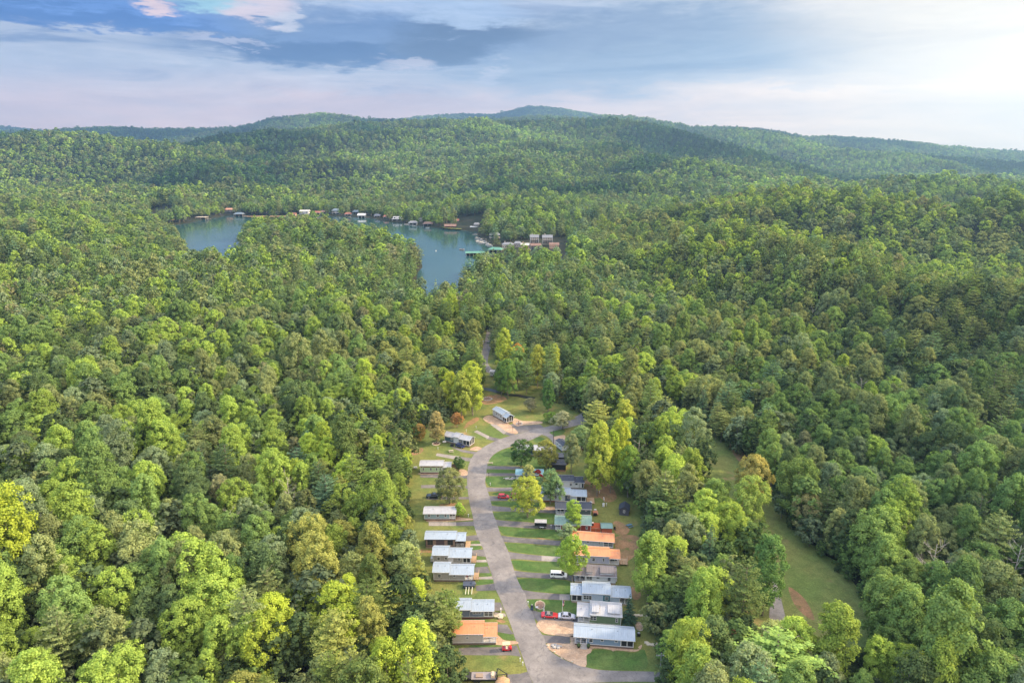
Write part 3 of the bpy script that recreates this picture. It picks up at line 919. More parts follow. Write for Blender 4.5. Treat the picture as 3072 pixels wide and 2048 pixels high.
# ------------------------------------------------------------------ mesh builder
class MB:
    def __init__(s):
        s.bm = bmesh.new()

    def box(s, x0, x1, y0, y1, z0, z1):
        vs = [s.bm.verts.new((x, y, z)) for z in (z0, z1) for x, y in ((x0, y0), (x1, y0), (x1, y1), (x0, y1))]
        for f in ((0, 3, 2, 1), (4, 5, 6, 7), (0, 1, 5, 4), (1, 2, 6, 5), (2, 3, 7, 6), (3, 0, 4, 7)):
            s.bm.faces.new([vs[i] for i in f])
        return s

    def prism(s, prof, x0, x1, axis='x'):
        """profile of (y, z) points swept along x (or (x, z) swept along y)"""
        f = (lambda t, p: (t, p[0], p[1])) if axis == 'x' else (lambda t, p: (p[0], t, p[1]))
        a = [s.bm.verts.new(f(x0, p)) for p in prof]; b = [s.bm.verts.new(f(x1, p)) for p in prof]
        n = len(prof)
        for i in range(n):
            s.bm.faces.new((a[i], a[(i + 1) % n], b[(i + 1) % n], b[i]))
        s.bm.faces.new(a[::-1]); s.bm.faces.new(b)
        return s

    def tube(s, pts, r, r1=None, sides=8):
        tube_into(s.bm, [Vector(p) for p in pts], r, r if r1 is None else r1, sides)
        return s

    def blob(s, c, r, seed=0, sub=2, jit=0.15):
        rng = random.Random(seed)
        g = bmesh.ops.create_icosphere(s.bm, subdivisions=sub, radius=1.0)
        for v in g['verts']:
            k = 1 + rng.uniform(-jit, jit)
            v.co = Vector((c[0] + v.co.x * r[0] * k, c[1] + v.co.y * r[1] * k, c[2] + v.co.z * r[2] * k))
        return s

    def pieces(s, name, mat, parent=None):
        """link every loose piece as an object of its own"""
        bmesh.ops.recalc_face_normals(s.bm, faces=s.bm.faces[:])
        s.bm.verts.ensure_lookup_table(); s.bm.verts.index_update()
        seen = set(); out = []
        for v in s.bm.verts:
            if v.index in seen: continue
            st = [v]; comp = []; seen.add(v.index)
            while st:
                w = st.pop(); comp.append(w)
                for e in w.link_edges:
                    o = e.other_vert(w)
                    if o.index not in seen: seen.add(o.index); st.append(o)
            ix = {w.index: i for i, w in enumerate(comp)}
            fs = {f.index: f for w in comp for f in w.link_faces}
            s.bm.faces.index_update()
            fs = {tuple(q.index for q in f.verts): f for w in comp for f in w.link_faces}
            me = bpy.data.meshes.new(name)
            me.from_pydata([tuple(w.co) for w in comp], [], [[ix[i] for i in k] for k in fs])
            me.update()
            out.append(link_mesh(name, me, mat, parent))
        s.bm.free()
        return out

    def build(s, name, mat, parent=None, loc=None, smooth=False, bevel=0.0):
        bmesh.ops.recalc_face_normals(s.bm, faces=s.bm.faces[:])
        if bevel:
            bmesh.ops.bevel(s.bm, geom=s.bm.edges[:], offset=bevel, segments=2, affect='EDGES', profile=0.6)
        me = bpy.data.meshes.new(name)
        s.bm.to_mesh(me); s.bm.free()
        if smooth:
            for p_ in me.polygons: p_.use_smooth = True
        return link_mesh(name, me, mat, parent, loc)


def tube_into(bm, pts, r0, r1, sides=6):
    rings = []
    n = len(pts)
    for i, p in enumerate(pts):
        p = Vector(p)
        d = (Vector(pts[min(i + 1, n - 1)]) - Vector(pts[max(i - 1, 0)])).normalized()
        q = d.to_track_quat('Z', 'Y')
        r = r0 + (r1 - r0) * i / (n - 1)
        rings.append([bm.verts.new(p + q @ Vector((math.cos(2 * math.pi * k / sides) * r, math.sin(2 * math.pi * k / sides) * r, 0))) for k in range(sides)])
    for a, b in zip(rings, rings[1:]):
        for k in range(sides):
            bm.faces.new((a[k], a[(k + 1) % sides], b[(k + 1) % sides], b[k]))
    bm.faces.new(rings[-1])
    bm.faces.new(rings[0][::-1])


def place(q, a, b):
    """two front ground corners in the photo -> origin, heading, length"""
    p0 = G(q, *a); p1 = G(q, *b)
    d = p1 - p0
    return p0, math.atan2(d.y, d.x), d.length


def window(root, xc, zc, w, h, y=0.0, nx=1, ny=2, frame=None, name='window'):
    """white frame standing off the wall, panes set in it"""
    t = 0.11
    m = MB(); y0 = y - 0.06; y1 = y + 0.02
    m.box(xc - w / 2 - t, xc - w / 2, y0, y1, zc - h / 2 - t, zc + h / 2 + t)
    m.box(xc + w / 2, xc + w / 2 + t, y0, y1, zc - h / 2 - t, zc + h / 2 + t)
    m.box(xc - w / 2, xc + w / 2, y0, y1, zc + h / 2, zc + h / 2 + t)
    m.box(xc - w / 2, xc + w / 2, y0, y1, zc - h / 2 - t, zc - h / 2)
    for i in range(1, nx):
        x = xc - w / 2 + w * i / nx
        m.box(x - 0.05, x + 0.05, y0 + 0.01, y1, zc - h / 2, zc + h / 2)
    for j in range(1, ny):
        z = zc - h / 2 + h * j / ny
        for i in range(nx):
            m.box(xc - w / 2 + w * i / nx + (0.05 if i else 0), xc - w / 2 + w * (i + 1) / nx - (0.05 if i < nx - 1 else 0), y0 + 0.015, y1, z - 0.035, z + 0.035)
    f = m.build(name, frame or WHITE, root)
    MB().box(xc - w / 2, xc + w / 2, y - 0.022, y - 0.004, zc - h / 2, zc + h / 2).build('pane', GLASS, f)
    return f


def gable_roof(x0, x1, W, eave, rise, oh, th=0.13, flat_back=False):
    k = rise / (W / 2)
    m = MB()
    pr = [(-oh, eave - oh * k + 0.02), (W / 2, eave + rise + 0.02), (W + oh, eave - oh * k + 0.02),
          (W + oh, eave - oh * k + th + 0.02), (W / 2, eave + rise + th + 0.02), (-oh, eave - oh * k + th + 0.02)]
    m.prism(pr, x0, x1)
    return m


FZ = 0.72


def house(q, a, b, label, wall, roof, W=4.3, secs=None, roofs=None, wins=(), panels=(), skirt=None, rail=WHITE, inner=None,
          cat='cabin', group=None, name='park_cabin', post=WHITE, dormers=(), deck=None, steps=None, origin=None, door=None, endwins=()):
    if origin: p0, rz, L = origin
    else: p0, rz, L = place(q, a, b)
    root = empty(name, (p0.x, p0.y, 0.0), rz)
    tag(root, label, cat, group)
    secs = secs or [(0, 1, 'wall', 3.0)]
    roofs = roofs or [(0, 1, 3.0, 1.0, 0.4)]
    rise_at = lambda e: [r[3] for r in roofs if abs(r[2] - e) < 0.01][0] if any(abs(r[2] - e) < 0.01 for r in roofs) else 0.8
    MB().box(0.06, L - 0.06, 0.06, W - 0.06, -0.1, FZ - 0.02).build('skirting', skirt or SKIRT, root)
    MB().box(-0.03, L + 0.03, -0.03, W + 0.03, FZ - 0.08, FZ + 0.06).build('floor', post, root)
    wm = MB(); any_wall = False
    for f0, f1, kind, e in secs:
        if kind == 'wall':
            any_wall = True
            rs = rise_at(e)
            wm.prism([(0, FZ + 0.05), (W, FZ + 0.05), (W, e), (W / 2, e + rs), (0, e)], f0 * L, f1 * L)
    if any_wall: wm.build('wall', wall, root)
    for f0, f1, kind, e in secs:
        if kind == 'wall': continue
        x0, x1 = f0 * L, f1 * L
        rs = rise_at(e)
        iw = MB().box(x0 + 0.02, x1 - 0.02, W - 0.15, W - 0.03, FZ + 0.06, e)
        iw.build('back_wall', inner or INNER, root)
        pm = MB(); n = max(2, int(round((x1 - x0) / 1.7)))
        for i in range(n + 1):
            x = x0 + (x1 - x0) * i / n
            x = min(max(x, x0 + 0.09), x1 - 0.09)
            pm.box(x - 0.09, x + 0.09, 0.0, 0.18, FZ + 0.06, e + 0.02)
        outer = x1 - 0.09 if f1 > 0.98 else x0 + 0.09
        for yy in (W * 0.36, W * 0.68):
            pm.box(outer - 0.09, outer + 0.09, yy - 0.09, yy + 0.09, FZ + 0.06, e + 0.02)
        pm.box(outer - 0.09, outer + 0.09, W - 0.18, W, FZ + 0.06, e + 0.02)
        pm.box(x0, x1, 0.02, 0.16, e - 0.16, e + 0.01)
        pm.pieces('porch_post', post, root)
        if kind in ('porch', 'screenrail'):
            rm = MB()
            rm.box(x0 + 0.1, x1 - 0.1, 0.05, 0.13, FZ + 0.92, FZ + 1.0)
            rm.box(x0 + 0.1, x1 - 0.1, 0.05, 0.13, FZ + 0.14, FZ + 0.2)
            nb = int((x1 - x0 - 0.2) / 0.22)
            for i in range(nb):
                x = x0 + 0.2 + i * 0.22
                rm.box(x - 0.025, x + 0.025, 0.07, 0.11, FZ + 0.2, FZ + 0.92)
            rm.box(outer - 0.04, outer + 0.04, 0.2, W - 0.2, FZ + 0.92, FZ + 1.0)
            rm.build('railing', rail, root)
        if kind in ('screen', 'screenrail'):
            sm = MB().box(x0 + 0.18, x1 - 0.18, 0.10, 0.115, FZ + 0.06, e - 0.16)
            sm.box(outer - 0.01, outer + 0.01, 0.2, W - 0.2, FZ + 0.06, e - 0.02)
            sm.build('screen', SCREEN, root)
        # a little furniture seen through the posts
        ch = MB(); xm = (x0 + x1) / 2
        ch.box(xm - 0.9, xm - 0.3, 1.6, 2.2, FZ + 0.3, FZ + 0.5).box(xm - 0.9, xm - 0.3, 2.1, 2.2, FZ + 0.5, FZ + 1.1)
        ch.box(xm + 0.3, xm + 0.9, 1.6, 2.2, FZ + 0.3, FZ + 0.5).box(xm + 0.3, xm + 0.9, 2.1, 2.2, FZ + 0.5, FZ + 1.1)
        ch.box(xm - 0.2, xm + 0.2, 1.7, 2.1, FZ + 0.06, FZ + 0.55)
        ch.build('porch_chairs', BLACK, root)
    for i, (f0, f1, e, rs, oh) in enumerate(roofs):
        x0, x1 = f0 * L - (0.35 if f0 < 0.01 else 0.08), f1 * L + (0.35 if f1 > 0.99 else 0.08)
        r_ = gable_roof(x0, x1, W, e, rs, oh + i * 0.004).build('roof', roof, root)
        for vx in (x0 + (x1 - x0) * .3, x0 + (x1 - x0) * .72):
            MB().tube([(vx, W * .33, e + rs * .66), (vx, W * .33, e + rs * .66 + .45)], .07, .07, 8).build('roof_vent', STEEL, r_)
        k = rs / (W / 2)
        fm = MB()
        fm.box(x0 - 0.02, x1 + 0.02, -oh - 0.05, -oh, e - oh * k - 0.04, e - oh * k + 0.15)
        fm.box(x0 - 0.02, x1 + 0.02, W + oh, W + oh + 0.05, e - oh * k - 0.04, e - oh * k + 0.15)
        fm.pieces('fascia', post, r_)
        MB().box(x0 + 0.02, x1 - 0.02, W / 2 - 0.12, W / 2 + 0.12, e + rs + 0.125, e + rs + 0.18).build('ridge_cap', roof, r_)
    dsp = MB()
    dsp.box(.10, .18, -.10, -.03, FZ, roofs[0][2] - .1)
    dsp.build('downspout', post, root)
    # corner trim
    tm = MB(); put = False
    for f0, f1, kind, e in secs:
        if kind == 'wall':
            put = True
            for x in (f0 * L, f1 * L):
                tm.box(x - 0.06, x + 0.06, -0.035, 0.02, FZ + 0.06, e - 0.02)
    if put: tm.pieces('corner_trim', post, root)
    for f0, f1, z0, z1, mat in panels:
        MB().box(f0 * L, f1 * L, -0.03, 0.01, z0, z1).build('wall_panel', mat, root)
    for wdat in wins:
        fc, zc, w, h = wdat[:4]
        nx = wdat[4] if len(wdat) > 4 else 1; ny = wdat[5] if len(wdat) > 5 else 2
        window(root, fc * L, zc, w, h, -0.035, nx, ny, post)
    for f0, f1, z1, depth in dormers:
        # low shed dormers with a pale face
        x0, x1 = f0 * L, f1 * L
        MB().prism([(0.25, z1 - 0.75), (0.25, z1), (W / 2 + 0.3, z1 + 0.35), (W / 2 + 0.3, z1 - 0.4)], x0, x1).build('dormer', WHITE, root)
        MB().prism([(-0.05, z1 - 0.02), (-0.05, z1 + 0.1), (W / 2 + 0.5, z1 + 0.5), (W / 2 + 0.5, z1 + 0.38)], x0 - 0.12, x1 + 0.12).build('dormer_roof', roof, root)
    if deck:
        dx0, dx1, dy0, dy1, dz, dmat, drail = deck
        dm = MB().box(dx0 * L, dx1 * L, dy0, dy1, dz - 0.12, dz)
        for x in (dx0 * L + 0.1, dx1 * L - 0.1):
            for y in (dy0 + 0.1, dy1 - 0.1): dm.box(x - 0.06, x + 0.06, y - 0.06, y + 0.06, -0.05, dz - 0.12)
        d_ = dm.build('deck', dmat, root)
        if drail:
            rm = MB()
            for x in np.linspace(dx0 * L + 0.06, dx1 * L - 0.06, 4): rm.box(x - 0.05, x + 0.05, dy0 + 0.01, dy0 + 0.11, dz, dz + 0.95)
            rm.box(dx0 * L, dx1 * L, dy0, dy0 + 0.12, dz + 0.95, dz + 1.02)
            rm.box(dx1 * L - 0.12, dx1 * L, dy0 + 0.13, dy1, dz + 0.95, dz + 1.02)
            for y in np.linspace(dy0 + 0.8, dy1 - 0.06, 3): rm.box(dx1 * L - 0.11, dx1 * L - 0.01, y - 0.05, y + 0.05, dz, dz + 0.95)
            rm.build('railing', drail, d_)
    if steps:
        x, y, w, dirn, mat = steps
        sm = MB()
        for i in range(4):
            if dirn == 'front': sm.box(x * L - w / 2, x * L + w / 2, -0.32 * (i + 1) - 0.04, -0.32 * i - 0.04, -0.05, FZ - 0.15 * (i + 1) + 0.05)
            else: sm.box(L + 0.05 + 0.3 * i, L + 0.05 + 0.3 * (i + 1), y - w / 2, y + w / 2, -0.05, FZ - 0.15 * (i + 1) + 0.05)
        sm.build('steps', mat, root)
    return root, L


ROW_R = 'park cabins along the right of the road'
ROW_L = 'park cabins along the left of the road'
BLUEGREY = (0.135, 0.185, 0.25)
h1, L1 = house(QA, (170, 1385), (1425, 1480), 'long slate blue cabin with one plain pale blue roof nearest the road junction', SD(BLUEGREY), RF_BLUE, 4.4,
      [(0, .205, 'porch', 3.0), (.205, .78, 'wall', 3.0), (.78, 1, 'screenrail', 3.0)], [(0, 1, 3.0, 1.1, .45)],
      [(.275, 2.05, .85, 1.25), (.465, 2.3, .62, .8), (.705, 2.3, .62, .8)], skirt=SKIRT, rail=BLACK, post=WHITE, group=ROW_R,
      steps=(.155, 0, 1.6, 'front', STONEG), inner=paint("dark_porch_wall", (0.10, 0.11, 0.13)))
house(QA, (235, 930), (1150, 1005), 'dark green cabin with stepped white roof behind the silver car', SD((0.105, 0.15, 0.085)), RF_WHITE, 4.9,
      [(0, .27, 'porch', 2.8), (.27, 1, 'wall', 3.5)], [(0, .29, 2.8, .8, .4), (.28, 1, 3.5, .55, .5)],
      [(.36, 2.25, 1.45, 1.05, 2, 2), (.365, 3.2, .8, .3, 2, 1), (.905, 2.1, .42, .95, 1, 2), (.905, 3.15, 1.2, .32, 2, 1)],
      dormers=[(.33, .48, 4.1, 1), (.70, .97, 4.1, 1)], skirt=siding("green_skirting", (0.12, 0.16, 0.10), .2), group=ROW_R)
house(QA, (100, 475), (1350, 552), 'pale blue cabin with tall white middle roof and lower wings', SD((0.29, 0.34, 0.41)), RF_BLUE, 4.4,
      [(0, .185, 'screen', 2.95), (.185, .66, 'wall', 3.75), (.66, .82, 'wall', 2.95), (.82, 1, 'porch', 2.95)],
      [(0, .19, 2.95, .9, .4), (.18, .665, 3.75, .95, .5), (.66, 1, 2.95, .95, .4)],
      [(.275, 2.0, 2.1, 1.15, 3, 2), (.275, 3.35, 2.0, .26, 3, 1), (.60, 2.1, .75, .8), (.60, 3.2, 1.3, .3, 2, 1)],
      panels=[(.54, .655, FZ + .05, 2.95, SD((0.03, 0.10, 0.12)))], rail=BLACK, skirt=SKIRT_W, group=ROW_R)
house(QC, (880, 1478), (1755, 1528), 'light grey cabin with brown shingled roof and two small dormers', SD((0.40, 0.41, 0.45)), RF_BROWN, 4.8,
      [(0, .26, 'porch', 2.85), (.26, 1, 'wall', 2.9)], [(0, 1, 2.85, .9, .4)],
      [(.355, 2.0, 1.5, 1.05, 2, 2), (.57, 2.25, .75, .6, 1, 2), (.84, 2.0, .75, 1.05)],
      dormers=[(.29, .43, 3.75, 1), (.63, .95, 3.75, 1)], skirt=SKIRT_W, rail=WOODP, post=paint("pale_grey_trim", (0.5, 0.5, 0.52)), group=ROW_R)
house(QC, (890, 1082), (1830, 1130), 'lavender grey cabin with orange roof and a timber deck at its right end', SD((0.30, 0.30, 0.38)), RF_ORANGE, 4.4,
      [(0, .775, 'wall', 3.45), (.775, 1, 'porch', 2.85)], [(0, .78, 3.45, .9, .4), (.77, 1, 2.85, .85, .42)],
      [(.42, 2.0, .7, 1.0), (.645, 2.05, .4, .95), (.455, 3.15, .8, .28, 2, 1), (.665, 3.15, .8, .28, 2, 1), (.22, 2.1, 1.2, 1.0, 2, 2)],
      skirt=SKIRT_W, group=ROW_R, deck=(1.01, 1.2, .3, 3.3, FZ, DECKW, DECKW))
house(QC, (835, 700), (1705, 765), 'grey cabin with long orange roof just beyond the red cabin', SD((0.22, 0.25, 0.28)), RF_ORANGE, 4.5,
      [(0, .1, 'porch', 2.75), (.1, .755, 'wall', 2.75), (.755, 1, 'screenrail', 2.75)], [(0, 1, 2.75, .95, .4)],
      [(.18, 2.0, .8, .8, 1, 2), (.38, 2.05, .72, .6), (.655, 1.95, .36, .8)], skirt=SKIRT_W, group=ROW_R)
house(QC, (470, 382), (1222, 418), 'barn red cabin with green roof next to a red privacy fence', SD((0.17, 0.03, 0.022)), RF_GREEN, 5.2,
      [(0, .15, 'porch', 2.8), (.15, .72, 'wall', 2.8), (.72, 1, 'wall', 3.3)], [(0, .72, 2.8, .85, .4), (.715, 1, 3.3, 1.25, .5)],
      [(.36, 2.0, 1.3, 1.0, 2, 2), (.89, 1.95, .42, .95), (.89, 3.05, 1.1, .34, 2, 1)], skirt=SKIRT, group=ROW_R)
house(QJ, (530, 995), (1350, 1012), 'charcoal cabin with plain dark roof and white railed porch', SD((0.06, 0.075, 0.08)), RF_DARK, 4.4,
      [(0, .26, 'porch', 3.0), (.26, 1, 'wall', 3.0)], [(0, 1, 3.0, 1.0, .4)],
      [(.86, 2.4, .4, .45, 1, 1), (.5, 2.1, .9, .9, 2, 2)], skirt=SKIRT_W, group=ROW_R)
house(QJ, (175, 662), (1235, 700), 'pale grey cabin with white roof half hidden by the big tree', SD((0.33, 0.37, 0.43)), RF_BLUE, 4.4,
      [(0, .53, 'wall', 3.4), (.53, .66, 'wall', 3.0), (.66, .79, 'wall', 2.9), (.79, 1, 'screen', 2.9)], [(0, .66, 3.4, .8, .4), (.65, 1, 2.9, .9, .4)],
      [(.31, 2.1, 1.2, .95, 2, 2), (.61, 3.05, 1.1, .3, 2, 1), (.62, 2.1, .6, .7)], panels=[(.54, .65, FZ + .05, 2.85, SD((0.045, 0.06, 0.09)))],
      skirt=paint("red_brown_skirting", (0.24, 0.10, 0.06)), group=ROW_R, deck=(1.02, 1.19, -0.6, 3.4, FZ * 0.7, DECKW, None))
house(QJ, (560, 366), (1072, 372), 'white cabin with charcoal roof behind the pale grey one', SD((0.50, 0.49, 0.52)), RF_DARK, 4.3,
      [(0, .76, 'wall', 3.5), (.76, 1, 'wall', 2.9)], [(0, .77, 3.5, .8, .35), (.76, 1.21, 2.9, .8, .35)],
      [(.62, 2.0, .7, .95), (.62, 3.2, .9, .3, 2, 1), (.88, 2.3, .8, .8, 1, 1)], group=ROW_R)
sh, _ = house(QJ, (1078, 372), (1180, 374), 'narrow black annex with a white door at the end of the white cabin', SD((0.02, 0.02, 0.024)), RF_DARK, 3.6,
      [(0, 1, 'wall', 2.6)], [(0, 1, 2.6, .25, .1)], cat='annex', name='cabin_annex')
MB().box(.25, .95, -.05, .01, FZ + .1, 2.4).build('door', WHITE, sh)
house(R3, (912, 790), (1120, 793), 'cabin with teal roof and white railed porch by the red leaved tree', SD((0.20, 0.22, 0.24)), RF_TEAL, 4.3,
      [(0, .45, 'porch', 2.8), (.45, 1, 'wall', 2.8)], [(0, 1, 2.8, .9, .4)], [(.72, 2.0, .8, .8)], group=ROW_R)
house(QG, (95, 945), (475, 955), 'black cabin with two white windows low in its brown skirting', SD((0.018, 0.018, 0.02)), RF_DARK, 4.4,
      [(0, 1, 'wall', 2.9)], [(0, 1, 2.9, .8, .3)], [(.12, 1.15, .6, .4, 1, 1), (.38, 1.15, .6, .4, 1, 1)], post=BLACK,
      skirt=paint("tan_skirting", (0.33, 0.17, 0.10)), group=ROW_R)
house(QG, (300, 800), (540, 808), 'small black shed roofed cabin behind the black cabin', SD((0.02, 0.022, 0.026)), RF_DARK, 3.8,
      [(0, 1, 'wall', 3.1)], [(0, 1, 3.1, .5, .3)], [(.5, 1.2, 1.6, .35, 2, 1)], post=BLACK, group=ROW_R)
house(R3, (918, 592), (1192, 600), 'navy cabin with white roof and a dark tree at each end', SD((0.025, 0.05, 0.075)), RF_WHITE, 4.3,
      [(0, .28, 'porch', 2.95), (.28, 1, 'wall', 2.95)], [(0, 1, 2.95, .95, .4)], [(.56, 2.15, .7, .75), (.85, 2.0, .7, .75)], group=ROW_R)
house(QG, (262, 430), (400, 545), 'white trailer with dark roof beside the dark utility pole', SD((0.50, 0.52, 0.55), .3), RF_DARK, 3.4,
      [(0, 1, 'wall', 2.9)], [(0, 1, 2.9, .5, .15)], [(.3, 2.1, .8, .5, 1, 1), (.7, 2.1, .8, .5, 1, 1)], cat='trailer', name='trailer_home')
house(QG, (640, 452), (700, 507), 'grey roofed pale trailer seen end on under the trees', SD((0.45, 0.46, 0.47), .3), RF_GREY, 7.5,
      [(0, 1, 'wall', 2.8)], [(0, 1, 2.8, .35, .12)], [(.5, 2.0, .6, .6, 1, 1)], cat='trailer', name='trailer_home')

# left row
house(QF, (330, 902), (1100, 897), 'tan cabin with orange roof and white railed porch by the golf cart', SD((0.30, 0.27, 0.24)), RF_ORANGE, 4.6,
      [(0, .70, 'wall', 3.5), (.70, 1, 'porch', 2.8)], [(0, .725, 3.5, 1.0, .35), (.715, 1, 2.8, 1.3, .4)],
      [(.35, 3.1, .6, .32, 1, 2), (.35, 2.2, .6, .42, 1, 2), (.565, 3.1, .65, .32, 1, 2), (.645, 3.1, .6, .32, 1, 2)], group=ROW_L)
house(QF, (230, 447), (1050, 442), 'slate cabin with pale blue roof and a row of three double windows', SD((0.11, 0.13, 0.18)), RF_BLUE, 4.3,
      [(0, .5, 'wall', 3.15), (.5, .8, 'wall', 2.7), (.8, 1, 'screenrail', 2.7)], [(0, .525, 3.15, 1.0, .35), (.52, 1, 2.7, 1.0, .35)],
      [(.655, 2.05, 2.0, .62, 3, 2)], skirt=paint("maroon_skirting", (0.14, 0.05, 0.05)), group=ROW_L)
TAUPE = (0.215, 0.20, 0.185)
for q_, a_, b_, lb_ in [(QE, (360, 1427), (1385, 1437), 'taupe cabin with a red flag hanging in its white framed porch'),
                        (QE, (345, 975), (1325, 987), 'taupe cabin with white panel wall between the brown cabin and its twin')]:
    rt_, L_ = house(q_, a_, b_, lb_, SD(TAUPE), RF_BLUE, 4.6,
          [(0, .40, 'wall', 3.35), (.40, .79, 'wall', 2.75), (.79, 1, 'screen' if 'panel' in lb_ else 'porch', 2.75)],
          [(0, .41, 3.35, 1.05, .35), (.40, 1, 2.75, 1.15, .4)],
          [(.15, 2.0, .72, 1.0), (.15, 3.1, 1.25, .3, 2, 1), (.53 if 'flag' in lb_ else .345, 2.1, .65, .62, 1, 1)] + ([(.70, 2.0, .72, .95)] if 'panel' in lb_ else []),
          panels=[(.41, .54, FZ + .06, 2.7, SD((0.42, 0.40, 0.41), .25, True))] if 'panel' in lb_ else [], group=ROW_L,
          deck=(1.01, 1.14, .2, 3.6, FZ, DECKW, DECKW), skirt=SKIRT)
    if 'flag' in lb_:
        MB().box(.83 * L_, .87 * L_, .3, .34, 1.3, 2.6).build('flag', paint("red_cloth", (0.32, 0.02, 0.03)), rt_)
house(QE, (150, 560), (1175, 564), 'brown cabin with two big dark windows and wide white roof', SD((0.20, 0.135, 0.105), .25, True), RF_BLUE, 4.5,
      [(0, .755, 'wall', 3.4), (.755, 1, 'porch', 2.9)], [(0, .775, 3.4, .95, .35), (.765, 1, 2.9, 1.0, .4)],
      [(.118, 2.15, 1.5, 1.6, 2, 2), (.63, 2.15, 1.5, 1.6, 2, 2)], panels=[(.27, .48, FZ + .05, 3.3, SD((0.07, 0.05, 0.055), .25, True))],
      post=paint("dark_bronze_trim", (0.06, 0.05, 0.05)), group=ROW_L, inner=paint("rust_porch_wall", (0.26, 0.11, 0.07)), skirt=SKIRT_W,
      deck=(1.01, 1.13, -.3, 3.3, FZ * .8, DECKW, None))
house(QI, (215, 1312), (825, 1312), 'blue grey board and batten cabin with three windows and pale flat roof', SD((0.17, 0.23, 0.25), .4, True), RF_WHITE, 4.3,
      [(0, .81, 'wall', 2.75), (.81, 1, 'porch', 2.75)], [(0, 1, 2.75, .8, .35)], [(.16, 2.0, .62, 1.0), (.44, 2.0, .62, 1.0), (.685, 2.0, .62, 1.0)],
      inner=INNER_TAN, group=ROW_L)
house(QI, (138, 395), (728, 395), 'green cabin with brown upper band and four tall windows', SD((0.26, 0.34, 0.20), .4, True), RF_WHITE, 4.3,
      [(0, .73, 'wall', 3.5), (.73, 1, 'porch', 2.85)], [(0, .77, 3.5, .75, .35), (.76, 1, 2.85, .8, .4)],
      [(f_, 2.0, .5, .9) for f_ in (.105, .355, .545, .665)] + [(f_, 3.18, .5, .24, 1, 1) for f_ in (.095, .35, .54, .66)],
      panels=[(0.01, .725, 2.75, 3.42, SD((0.18, 0.07, 0.045)))], rail=WHITE, post=paint("cream_trim", (0.55, 0.53, 0.46)), group=ROW_L)
house(QH, (245, 895), (778, 1010), 'navy cabin with white roof and glazed porch beside the dark blue car', SD((0.045, 0.085, 0.115)), RF_WHITE, 4.0,
      [(0, .36, 'wall', 3.1), (.36, .56, 'wall', 3.6), (.56, .73, 'wall', 3.1), (.73, 1, 'screen', 3.1)],
      [(0, .37, 3.1, 1.0, .3), (.36, .57, 3.6, .9, .35), (.56, 1, 3.1, .9, .35)],
      [(.12, 2.75, .9, .3, 2, 1), (.28, 2.2, .65, .85, 2, 2), (.46, 3.2, .9, .28, 2, 1), (.645, 2.0, 1.3, 1.3, 2, 2)],
      panels=[(.365, .555, FZ + .06, 3.0, SD((0.42, 0.43, 0.47)))], group=ROW_L)
house(QH, (1275, 342), (1565, 505), 'pale grey cabin at the head of the camp with a glazed gable porch', SD((0.36, 0.36, 0.36), .3, True), RF_BLUE, 3.9,
      [(0, .72, 'wall', 3.5), (.72, 1, 'screen', 2.9)], [(0, .73, 3.5, .8, .3), (.72, 1, 2.9, 1.0, .35)],
      [(.10, 3.1, 1.1, .3, 2, 1), (.28, 2.2, 1.0, 1.0, 2, 2), (.45, 2.4, .5, .9), (.60, 2.2, .8, 1.0)], group=ROW_L)

# far side buildings on the lane
g0, _ = house(Q7, (318, 388), (475, 385), 'small orange roofed hut at the edge of the woods', SD((0.25, 0.26, 0.28)), RF_ORANGE, 4.0,
      [(0, .7, 'wall', 2.8), (.7, 1, 'porch', 2.8)], [(0, 1, 2.8, .9, .4)], [(.35, 2.0, .7, .8)], cat='hut', name='hut')

EXTRA = [(g0.location.x + 3.0, g0.location.y, 9.0)]
for a_, b_, lb_ in [((370, 720), (470, 725), 'white camper roof glimpsed through trees left of the lane'), ((800, 800), (900, 806), 'white camper roof glimpsed behind the upper clearing'),
                    ((1220, 745), (1340, 750), 'pale camper roof glimpsed between trees near the lane'), ((1720, 850), (1820, 860), 'pale camper roof glimpsed at the right of the upper clearing')]:
    r_, L_ = house(Q7, a_, b_, lb_, SD((0.45, 0.45, 0.46), .3), RF_WHITE, 3.0, [(0, 1, 'wall', 2.9)], [(0, 1, 2.9, .3, .1)], [(.3, 2.0, .8, .5, 1, 1), (.7, 2.0, .8, .5, 1, 1)], cat='camper', name='camper')
    EXTRA.append((r_.location.x + L_ / 2, r_.location.y, L_))

# ------------------------------------------------------------------ sheds and fences
def shed(q, a, b, label, wallm, roofm, depth, eave=2.2, rise=1.0, win=True, gable_front=True, name='shed'):
    p0, rz, L = place(q, a, b)
    root = empty(name, (p0.x, p0.y, 0), rz)
    tag(root, label, 'shed')
    if gable_front:
        MB().prism([(0, 0), (L, 0), (L, eave), (L / 2, eave + rise), (0, eave)], 0, depth, 'y').build('wall', wallm, root)
        k = rise / (L / 2); o = .3
        MB().prism([(-o, eave - o * k + .02), (L / 2, eave + rise + .02), (L + o, eave - o * k + .02), (L + o, eave - o * k + .14), (L / 2, eave + rise + .14), (-o, eave - o * k + .14)], -o, depth + o, 'y').build('roof', roofm, root)
    else:
        MB().prism([(0, 0), (depth, 0), (depth, eave), (depth / 2, eave + rise), (0, eave)], 0, L).build('wall', wallm, root)
        gable_roof(-.25, L + .25, depth, eave, rise, .25).build('roof', roofm, root)
    if win: window(root, L / 2, eave * .68, .45, .75, -0.005, 1, 2)
    return root, L


